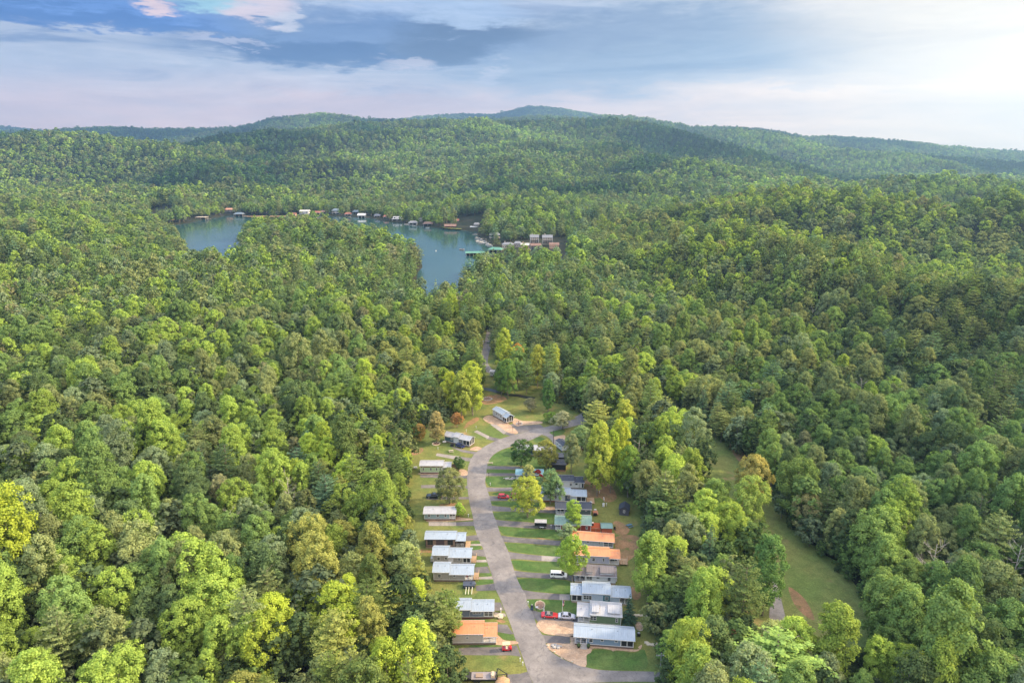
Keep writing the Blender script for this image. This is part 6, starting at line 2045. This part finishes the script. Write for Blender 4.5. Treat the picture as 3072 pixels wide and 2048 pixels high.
CLEAR = [  # small openings: houses by the lake etc.
    poly([(1130, 585), (1145, 560), (1300, 545), (1310, 585), (1300, 614), (1150, 616)]),
    poly([(1060, 600), (1140, 590), (1140, 618), (1095, 628), (1062, 645)]),
    poly([(345, 508), (400, 506), (400, 494), (345, 492)]),
    poly([(1045, 535), (1110, 540), (1120, 515), (1040, 510)]),
    poly([(1040, 805), (1085, 805), (1085, 830), (1035, 830)]),
    poly([(800, 499), (860, 502), (860, 497), (800, 495)]),
]
for c_ in CLEAR: b0 |= in_poly(xs_, ys_, c_)
for sx_, sy_, sw_ in SITES: b0 |= (np.abs(xs_ - sx_) < sw_ / 2 + (4.5 if sy_ > 430 else 1.5)) & (ys_ > sy_ - (26 if sy_ > 430 else 13)) & (ys_ < sy_ + (15 if sy_ > 430 else 6))
bad[nearm] = b0
keep &= ~bad
# leave out what lies wholly behind nearer hills
sg = np.linspace(-0.95, 0.95, 240); yg = np.linspace(300, 8400, 420)
SG, YG = np.meshgrid(sg, yg, indexing='ij')
HG = height(SG * YG, YG, False)
CM = np.maximum.accumulate((HG + 12 - CAMH) / YG, axis=1)
si = np.clip(((TX / TY + 0.95) / 1.9 * 239).astype(int), 0, 239); yi_ = np.clip(((TY - 300) / 8100 * 419).astype(int) - 1, 0, 419)
vis = (TZ + 24 - CAMH) / TY > CM[si, yi_] - 0.004
keep &= vis | (TY < 1000)
TX, TY, TZ, TS = TX[keep], TY[keep], TZ[keep], TS[keep]
n_ = len(TX)
# species: conifers gather in patches
pf = vnoise(TX, TY, 130, 41) + 0.6 * vnoise(TX, TY, 45, 42) + RNG.normal(0, 0.45, n_)
pf += 0.75 * ((TX < -20) & (TX > -70) & (TY < 230)) + 1.3 * (np.hypot(TX + 62, TY - 760) < 45) + 0.9 * (np.hypot(TX - 5, TY - 640) < 60) + 0.35 * ((TY > 500) & (TY < 800) & (TX < 0)) + 0.35 * ((TX > 40) & (TX < 110) & (TY < 400))
CON = pf > 0.52
ti_ = RNG.choice(len(TN), n_, p=TW)
# stands of one colour
g_ = vnoise(TX, TY, 60, 51)
ti_ = np.where((g_ > 0.45) & (RNG.rand(n_) < 0.5), 3, ti_)
ti_ = np.where((g_ < -0.5) & (RNG.rand(n_) < 0.5), 0, ti_)
ti_ = np.where((TX > 90) & (TY < 500) & (ti_ == 0) & (RNG.rand(n_) < 0.8), 1, ti_)
pi_ = RNG.choice(len(PN), n_, p=PW)
TINT = np.where(CON[:, None], PC[pi_], TC[ti_]) * RNG.uniform(0.8, 1.22, (n_, 1))
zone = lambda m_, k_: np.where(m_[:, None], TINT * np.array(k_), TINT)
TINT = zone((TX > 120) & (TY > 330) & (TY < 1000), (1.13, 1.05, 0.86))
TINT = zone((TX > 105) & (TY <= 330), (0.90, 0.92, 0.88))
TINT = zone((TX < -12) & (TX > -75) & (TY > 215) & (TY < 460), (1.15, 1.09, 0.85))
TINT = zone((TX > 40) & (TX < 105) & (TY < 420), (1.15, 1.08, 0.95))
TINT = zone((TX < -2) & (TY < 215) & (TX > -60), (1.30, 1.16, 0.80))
TINT = zone((TY > 1500), (0.92, 0.92, 0.95))  # far trees slightly darker and bluer: haze put into their tint
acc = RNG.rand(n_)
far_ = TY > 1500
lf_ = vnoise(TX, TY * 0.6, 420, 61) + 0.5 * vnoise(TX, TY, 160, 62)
TINT = np.where(far_[:, None], TINT * (1 + 0.6 * lf_[:, None]) * np.where((lf_ < -0.25)[:, None], np.array([0.66, 0.86, 1.0]), np.array([0.97, 0.98, 0.92])), TINT)  # far stands differ in tone; haze and sunlit spots also put into tint
TINT[(acc < -1) & ~CON] = (0.50, 0.24, 0.06)
TINT[(acc > 2) & ~CON] = (0.52, 0.46, 0.06)
HT = 0.16 * vnoise(TX, TY, 55, 71) + 0.10 * vnoise(TX, TY, 21, 72)
BASE_S = np.where(TS < 9.2, 0.90, np.where(TS < 11.5, 1.26, TS / 9.3))
SCL = BASE_S * np.clip(np.where(CON, RNG.normal(0.95, 0.12, n_), RNG.normal(0.96, 0.17, n_)), 0.55, 1.4) * (1 + 0.5 * HT)
ZS = SCL * RNG.uniform(0.80, 1.04, n_) * (1 + HT)
ZS = np.where(TS > 11.5, ZS * 9.6 / TS * 1.08, np.where(TS > 9.5, ZS / 1.2, ZS))
ROT = RNG.uniform(0, 6.283, n_)
DIST = np.hypot(TX, TY)
PU, PV = proj(TX, TY, TZ + 10)
INVIEW = (PU > -60) & (PU < 3132) & (PV < 2200)
# ------------------------------------------------------------------ the nearest trees, each one a thing
M_TREE_GROUPS = {}


def where(x, y, z):
    """place words for a tree in the woods, and whether it stands left, in the middle belt or right"""
    u, v = proj(x, y, z + 8)
    k = int(min(5, max(0, (u + 60) / 532)))
    if y > 0 and x > 92 and k == 3: k = 4
    col = ['far left woods', 'left woods', 'wood edge left of camp', 'tree belt right of camp', 'woods right of mown strip', 'far right woods'][k]
    row = 'bottom edge' if v > 1900 else 'front rows' if v > 1740 else 'second rows' if v > 1580 else 'middle rows' if v > 1430 else 'back rows'
    return col, row


SHAPE_B = ['round', 'tall', 'forked', 'broad', 'spreading', 'slender']
SHAPE_P = ['pointed', 'loose', 'domed', 'thin']


def put_tree(crown, trunk, x, y, z, s, zs, rot, tint, name, label, group, cat='tree'):
    root = empty(name, (x, y, z), rot)
    root.scale = (s, s, zs)
    tag(root, label, cat, group)
    t = bpy.data.objects.new("trunk", trunk); COL.objects.link(t); t.parent = root
    if crown is not None:
        c = bpy.data.objects.new("crown", crown); COL.objects.link(c); c.parent = root
        c.color = (*tint, 1)
    return root


# ---- trees that stand out, each placed where its trunk meets the ground in the photograph
YEL = (0.38, 0.43, 0.075); LIM = (0.29, 0.41, 0.07); GRN = (0.19, 0.29, 0.06); DGR = (0.075, 0.14, 0.045); OLV = (0.25, 0.27, 0.10); SAG = (0.26, 0.34, 0.17)
Z9 = conv(1900, 1100, .6047); ZL = conv(0, 1300, .5102); Z11 = conv(1480, 1320, .08929)
SPECIAL = [
    (QF, 225, 880, 'p', 1, 15, 7.5, (0.16, 0.22, 0.06), 'tall dark green pine whose branches overhang the orange roofed tan cabin'),
    (QF, 60, 980, 'p', 3, 15, 9, (0.20, 0.24, 0.08), 'loose yellowish pine left of the tan cabin'),
    (QC, 835, 1450, 'b', 4, 15.5, 8.5, LIM, 'thin yellow green tree with pale trunks beside the white minivan'),
    (QC, 850, 365, 'b', 1, 10, 5.5, LIM, 'lime tree in front of the barn red cabin'),
    (QC, 722, 600, 'b', 4, 6.5, 6, SAG, 'small sage green tree at the left end of the long orange roof'),
    (R2, 1000, 448, 'b', 3, 15, 10.5, (0.38, 0.42, 0.07), 'big yellow green lawn tree in front of the red cars'),
    (R2, 1178, 345, 'b', 4, 14, 9.5, (0.20, 0.30, 0.13), 'spreading green tree over the pale grey cabin roof'),
    (QI, 712, 985, 'b', 0, 13.5, 10.0, (0.20, 0.22, 0.09), 'round olive tree standing between the pickup truck and the road'),
    (QI, 892, 345, 'b', 3, 6, 4.4, DGR, 'small round dark green tree by the green cabin'),
    (QI, 820, 350, 'b', 0, 3.2, 3.4, (0.15, 0.09, 0.07), 'low brownish shrub beside the small round tree'),
    (QI, 905, 1232, 'b', 5, 4.6, 3.6, LIM, 'small bright green tree right of the blue grey cabin'),
    (Z11, 940, 900, 'b', 3, 11.5, 8.5, DGR, 'dark green tree covering the left end of the navy cabin'),
    (Z11, 1780, 1010, 'b', 0, 12.5, 8.5, (0.27, 0.27, 0.07), 'olive tree with yellow top covering the right end of the navy cabin'),
    (Z11, 1190, 1370, 'b', 5, 6.0, 4.5, (0.36, 0.38, 0.14), 'small pale yellow tree over the teal roof'),
    (Z11, 1500, 1350, 'b', 4, 4.5, 4.5, (0.20, 0.02, 0.015), 'dark red leaved small tree behind the yellow green lawn tree'),
    (QG, 1150, 1478, 'b', 5, 26, 9.5, YEL, 'very tall bright yellow tree with bare pale trunk behind the cabins'),
    (QG, 1028, 1285, 'b', 1, 20, 7, OLV, 'tall olive tree with twin grey trunks beside the bright yellow one'),
    (QG, 1432, 1412, 'b', 1, 22, 7.5, (0.33, 0.42, 0.06), 'tall green and yellow tree with thin bare trunk right of the bright yellow one'),
    (QG, 598, 990, 'b', 4, 17, 8, (0.24, 0.27, 0.13), 'thin olive tree with dark trunk behind the black cabins'),
    (QG, 1612, 1250, 'b', 5, 24, 8, (0.42, 0.46, 0.06), 'tall yellow topped tree at the edge behind the charcoal shed'),
    (QG, 1800, 1500, 'b', 0, 20, 8.5, GRN, 'mid green tree behind the charcoal shed'),
    (QA, 1325, 970, 'p', 0, 9.5, 3.9, (0.045, 0.085, 0.060), 'dark blue green spruce at the right end of the green cabin'),
    (Q7, 1055, 1112, 'b', 3, 21, 9, (0.15, 0.25, 0.06), 'green tree with straight pale trunk in the upper clearing'),
    (Q7, 960, 1085, 'b', 5, 17, 6, (0.15, 0.25, 0.06), 'slim green tree just left of the straight pale trunk'),
    (Q7, 1010, 890, 'b', 1, 27, 10, (0.37, 0.43, 0.07), 'tall yellow green tree beside the lane near the gate'),
    (Q7, 1185, 800, 'b', 0, 19, 7, (0.50, 0.26, 0.07), 'orange tinged tree right of the tall yellow green one'),
    (Q7, 1470, 950, 'b', 2, 23, 10, (0.42, 0.43, 0.08), 'forked yellow olive tree with dark trunk above the clearing'),
    (Q7, 1700, 900, 'b', 1, 20, 7, YEL, 'slender yellow tree behind the upper clearing'),
    (Q7, 1620, 1298, 'b', 5, 15, 6, (0.10, 0.19, 0.055), 'pear shaped dark green tree right of the upper clearing'),
    (Q7, 1370, 1285, 'b', 4, 7, 7, (0.25, 0.24, 0.14), 'low thin greyish tree in the upper clearing'),
    (Q7, 555, 1345, 'b', 1, 24, 10.5, (0.38, 0.45, 0.07), 'large bright yellow green tree at the left edge of the upper clearing'),
    (Q7, 400, 1400, 'b', 5, 21, 9, (0.33, 0.38, 0.08), 'yellow green tree left of the large bright one'),
    (Q7, 250, 1330, 'b', 0, 21, 10, (0.42, 0.46, 0.06), 'bright leafy tree further left of the upper clearing'),
    (R3, 448, 372, 'b', 4, 7.5, 6, (0.40, 0.22, 0.09), 'small orange tree at the wood edge above the navy cabin'),
    (R3, 288, 497, 'b', 5, 13, 7, (0.36, 0.30, 0.13), 'tan leaved tree with several pale trunks inside a stone ring'),
    (R3, 150, 480, 'b', 0, 8, 6, (0.36, 0.24, 0.08), 'small orange brown tree at the wood edge left of the stone ring'),
    (R3, 1275, 385, 'b', 4, 9, 9, (0.33, 0.34, 0.20), 'pale thin leaved tree over the upper road'),
    (R3, 1180, 330, 'b', 3, 5, 6, GRN, 'low green bush tree by the upper road'),
    (R3, 1420, 560, 'b', 4, 12, 9, (0.24, 0.33, 0.13), 'pale green tree over the grey roofed trailer'),
    (R3, 1540, 430, 'p', 2, 17, 10, (0.34, 0.37, 0.11), 'feathery yellow green conifer above the trailers'),
    (R3, 1750, 480, 'b', 5, 17, 9, (0.40, 0.43, 0.08), 'yellow leafed tree in the belt right of the upper road'),
    (Z9, 640, 1232, 'b', 5, 22, 8.5, (0.14, 0.24, 0.07), 'tall column of green foliage standing alone left of the mown strip'),
    (Z9, 560, 850, 'b', 3, 22, 10.5, (0.30, 0.38, 0.09), 'big golden green tree over the mown strip'),
    (Z9, 580, 700, 'b', 0, 20, 11, (0.38, 0.33, 0.10), 'round golden brown tree beside the mown strip'),
    (Z9, 465, 1480, 'b', 4, 11, 7, (0.20, 0.12, 0.085), 'brown dying tree at the small clearing'),
    (Z9, 700, 1400, 'b', 4, 7, 10, (0.36, 0.42, 0.16), 'low pale leaved tree over the gravel track'),
    (Z9, 700, 1680, 'p', 2, 19, 16, (0.26, 0.38, 0.10), 'big round topped light green pine at the bottom right'),
    (Z9, 330, 1380, 'b', 5, 20, 9, (0.27, 0.38, 0.08), 'tall bright green tree left of the rail fence'),
    (Z9, 240, 1640, 'b', 2, 21, 10.5, (0.32, 0.39, 0.07), 'bright yellow green tree beside the grey utility pole'),
    (ZL, 130, 925, 'b', 2, 29, 13, (0.36, 0.43, 0.06), 'tall yellow green tree with long pale trunk at the far left'),
    (ZL, 1620, 1330, 'b', 0, 18, 11, (0.36, 0.44, 0.06), 'lime green round crown standing clear at lower left'),
]
NX = []; NY = []
for q_, a_, b_, kd_, fi_, hh_, ww_, tc_, lb_ in SPECIAL:
    p = G(q_, a_, b_)
    zz = height1(p.x, p.y) if p.y > 0 else 0
    # a tree on a rise is seen from its foot: slide it along the sight line onto the slope
    for _ in range(4):
        p = G(q_, a_, b_, zz); zz = height1(p.x, p.y)
    if kd_ == 'b': cr, tr = BROAD[fi_]; H0, W0 = 20.0, (10.8 if fi_ in (0, 2, 3, 4) else 8.6)
    else: cr, tr = PINES[fi_]; H0, W0 = 22.0, 8.0
    s_ = ww_ / W0
    put_tree(cr, tr, p.x, p.y, zz, s_, hh_ / H0, RNG.uniform(0, 6.28), tc_, "conifer_tree" if kd_ == 'p' else "broadleaf_tree", lb_, None)
    NX.append(p.x); NY.append(p.y)
for k_, (q_, a_, b_, hh_, lb_) in enumerate([
        (ZL, 322, 800, 15, 'leafless grey tree beside the tall yellow green one at the far left'), (ZL, 1390, 690, 13, 'leafless tree with many upright pale branches in the lower left woods'),
        (ZL, 1710, 520, 15, 'bare dead trunk left of the camp trees'), (Z9, 1110, 225, 15, 'bleached bare tree high in the right woods'),
        (Z9, 1440, 1215, 19, 'white limbed bare tree in the lower right woods'), (conv(0, 0, K), 98, 1010, 14, 'bare white tree near the left edge'),
        (conv(0, 0, K), 1860, 775, 15, 'brown bare tree among the golden crowns on the right'), (Z9, 1850, 1190, 18, 'bare pale limbs at the far right edge'),
        (Z9, 20, 560, 14, 'grey tangle of bare branches behind the charcoal shed')]):
    p = G(q_, a_, b_); zz = height1(p.x, p.y)
    for _ in range(4): p = G(q_, a_, b_, zz); zz = height1(p.x, p.y)
    rt_ = empty("bare_tree", (p.x, p.y, zz), k_ * 1.3); rt_.scale = (hh_ / 16, hh_ / 16, hh_ / 15)
    tag(rt_, lb_, 'tree')
    t_ = bpy.data.objects.new("trunk", BARES[k_ % 3]); COL.objects.link(t_); t_.parent = rt_
    NX.append(p.x); NY.append(p.y)
NX = np.array(NX); NY = np.array(NY)

SZ = lambda s: 'small ' if s < 0.85 else 'large ' if s > 1.02 else 'mid-sized '
order = np.argsort(DIST)
used = np.zeros(len(TX), bool)
# ordinary trees make room for the ones just placed
gone = np.zeros(len(TX), bool)
for x_, y_ in zip(NX, NY): gone |= np.hypot(TX - x_, TY - y_) < 5.5
for con, limit in ((False, 255), (True, 230)):
    k = 0
    for i in order:
        if CON[i] != con or not INVIEW[i] or gone[i]: continue
        used[i] = True
        rg, wh = where(TX[i], TY[i], TZ[i])
        if con:
            c_, t_ = PINES[i % len(PINES)]
            tn = PN[pi_[i]]
            tn = {'dull olive': 'olive', 'dark': 'dark green'}.get(tn, tn)
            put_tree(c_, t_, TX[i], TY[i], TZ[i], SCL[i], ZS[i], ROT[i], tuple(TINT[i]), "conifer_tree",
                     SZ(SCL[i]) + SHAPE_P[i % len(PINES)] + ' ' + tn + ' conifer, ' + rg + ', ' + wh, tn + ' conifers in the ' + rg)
        else:
            c_, t_ = BROAD[i % len(BROAD)]
            tn = TN[ti_[i]]
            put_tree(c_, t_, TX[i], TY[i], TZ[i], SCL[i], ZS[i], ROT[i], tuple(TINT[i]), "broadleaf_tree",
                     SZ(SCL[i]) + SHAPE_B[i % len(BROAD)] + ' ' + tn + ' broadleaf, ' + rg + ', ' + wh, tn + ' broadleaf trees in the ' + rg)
        k += 1
        if k >= limit: break

# ------------------------------------------------------------------ the rest of the wood: one object
def build_forest():
    idx = np.where(~used & ~gone)[0]
    x, y, z = TX[idx], TY[idx], TZ[idx]
    me = bpy.data.meshes.new("forest")
    me.vertices.add(len(idx))
    me.vertices.foreach_set('co', np.stack([x, y, z], 1).astype(np.float32).ravel())
    r = np.random.RandomState(3).randint(0, 1 << 20, len(idx))
    kind = np.zeros(len(idx), int)
    d = DIST[idx]; con = CON[idx]

    def pick(a):
        return np.array(a)[r % len(a)]
    kind = np.where(con, pick(F_P2), pick(F_B2))
    kind = np.where(d < 1500, np.where(con, pick(F_P1), pick(F_B1)), kind)
    kind = np.where(d < 480, np.where(con, pick(F_P0), pick(F_B0)), kind)
    a = me.attributes.new('form', 'INT', 'POINT'); a.data.foreach_set('value', kind.astype(np.int32))
    a = me.attributes.new('size', 'FLOAT_VECTOR', 'POINT')
    a.data.foreach_set('vector', np.stack([SCL[idx], SCL[idx], ZS[idx]], 1).astype(np.float32).ravel())
    a = me.attributes.new('turn', 'FLOAT_VECTOR', 'POINT')
    a.data.foreach_set('vector', np.stack([ROT[idx] * 0, ROT[idx] * 0, ROT[idx]], 1).astype(np.float32).ravel())
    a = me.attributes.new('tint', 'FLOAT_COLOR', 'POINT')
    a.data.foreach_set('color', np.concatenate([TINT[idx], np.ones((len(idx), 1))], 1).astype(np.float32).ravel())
    scatter_object("forest", me, 'unbroken green woodland covering the hills all round the lake', 'forest')
    print("FOREST instances", len(idx))


def scatter_object(name, me, label, cat):
    o = bpy.data.objects.new(name, me)
    COL.objects.link(o)
    tag(o, label, cat, None, 'stuff')
    gn = bpy.data.node_groups.new(name + "_nodes", 'GeometryNodeTree')
    gn.interface.new_socket('Geometry', in_out='INPUT', socket_type='NodeSocketGeometry')
    gn.interface.new_socket('Geometry', in_out='OUTPUT', socket_type='NodeSocketGeometry')
    n = gn.nodes; l = gn.links
    gi = n.new('NodeGroupInput'); go = n.new('NodeGroupOutput')
    join = n.new('GeometryNodeJoinGeometry')

    def attr(nm, dt):
        q = n.new('GeometryNodeInputNamedAttribute'); q.data_type = dt; q.inputs[0].default_value = nm
        return [s for s in q.outputs if s.enabled and s.name == 'Attribute'][0]
    A = attr('form', 'INT'); S = attr('size', 'FLOAT_VECTOR'); T = attr('turn', 'FLOAT_VECTOR')
    for k, fo in enumerate(FORMS):
        oi = n.new('GeometryNodeObjectInfo'); oi.inputs['Object'].default_value = fo; oi.inputs['As Instance'].default_value = True
        cmp = n.new('FunctionNodeCompare'); cmp.data_type = 'INT'; cmp.operation = 'EQUAL'
        l.new(A, cmp.inputs[2]); cmp.inputs[3].default_value = k
        ip = n.new('GeometryNodeInstanceOnPoints')
        l.new(gi.outputs[0], ip.inputs['Points']); l.new(cmp.outputs[0], ip.inputs['Selection'])
        l.new(oi.outputs['Geometry'], ip.inputs['Instance']); l.new(T, ip.inputs['Rotation']); l.new(S, ip.inputs['Scale'])
        l.new(ip.outputs[0], join.inputs[0])
    l.new(join.outputs[0], go.inputs[0])
    md = o.modifiers.new("trees", 'NODES'); md.node_group = gn


def build_undergrowth():
    """bushes and saplings that fill the edge of the wood under the crowns"""
    rg = np.random.RandomState(77)
    X, Y = scatter(120, 560, 3.0, rg)
    ok = (X > -95) & (X < 230)
    X, Y = X[ok], Y[ok]
    d = np.minimum(seg_dist(X, Y, CAMP), seg_dist(X, Y, MEADOW))
    d = np.minimum(d, seg_dist(X, Y, NORTH))
    ins = in_poly(X, Y, CAMP) | in_poly(X, Y, MEADOW) | in_poly(X, Y, NORTH) | in_poly(X, Y, CAMP_BELOW)
    ok = ~ins & (d < 12) & (d > 0.8) & (rg.rand(len(X)) < 0.75) & (seg_dist(X, Y, BACKROAD, False) > 5)
    X, Y, d = X[ok], Y[ok], d[ok]
    # saplings standing between the near trees
    X2, Y2 = scatter(100, 430, 5.6, rg)
    u2, v2 = proj(X2, Y2, np.full(len(X2), 4.0))
    o2 = (u2 > -150) & (u2 < 3230) & ~(in_poly(X2, Y2, CAMP) | in_poly(X2, Y2, MEADOW) | in_poly(X2, Y2, NORTH) | in_poly(X2, Y2, CAMP_BELOW)) & (seg_dist(X2, Y2, BACKROAD, False) > 5)
    X2, Y2 = X2[o2], Y2[o2]
    X = np.concatenate([X, X2]); Y = np.concatenate([Y, Y2]); d = np.concatenate([d, np.full(len(X2), 30.0)])
    Z = height(X, Y)
    n = len(X)
    me = bpy.data.meshes.new("undergrowth")
    me.vertices.add(n)
    me.vertices.foreach_set('co', np.stack([X, Y, Z - 0.6], 1).astype(np.float32).ravel())
    me.attributes.new('form', 'INT', 'POINT').data.foreach_set('value', np.array(F_B1)[rg.randint(0, len(F_B1), n)].astype(np.int32))
    s = rg.uniform(0.14, 0.30, n) * (1 + 0.5 * np.clip(d / 12, 0, 1)); s *= np.where(rg.rand(n) < 0.12, 1.7, 1); s = np.where(d > 20, s * 1.35, s)
    me.attributes.new('size', 'FLOAT_VECTOR', 'POINT').data.foreach_set('vector', np.stack([s * 1.25, s * 1.25, s], 1).astype(np.float32).ravel())
    me.attributes.new('turn', 'FLOAT_VECTOR', 'POINT').data.foreach_set('vector', np.stack([s * 0, s * 0, rg.uniform(0, 6.28, n)], 1).astype(np.float32).ravel())
    tc = TC[rg.choice([1, 2, 2, 3, 4], n)] * rg.uniform(0.42, 0.85, (n, 1))
    me.attributes.new('tint', 'FLOAT_COLOR', 'POINT').data.foreach_set('color', np.concatenate([tc, np.ones((n, 1))], 1).astype(np.float32).ravel())
    scatter_object("undergrowth", me, 'low bushes and saplings along the edges of the clearings', 'undergrowth')


build_undergrowth()
build_forest()

# ------------------------------------------------------------------ air
def build_haze():
    m, N, out = new_mat("haze_air")
    v = N.new('ShaderNodeVolumePrincipled')
    v.inputs['Color'].default_value = (0.27, 0.47, 0.74, 1)
    v.inputs['Density'].default_value = HAZE
    v.inputs['Anisotropy'].default_value = 0.45
    N.l.new(v.outputs[0], out.inputs['Volume'])
    bm = bmesh.new()
    bmesh.ops.create_cube(bm, size=1.0)
    me = bpy.data.meshes.new("haze"); bm.to_mesh(me); bm.free()
    o = link_mesh("haze", me, m)
    o.scale = (21000, 9100, 650); o.location = (0, 4200, 318)
    tag(o, 'thin blue haze in the air over the hills', 'haze', None, 'stuff')


HAZE = 0.00013
build_haze()
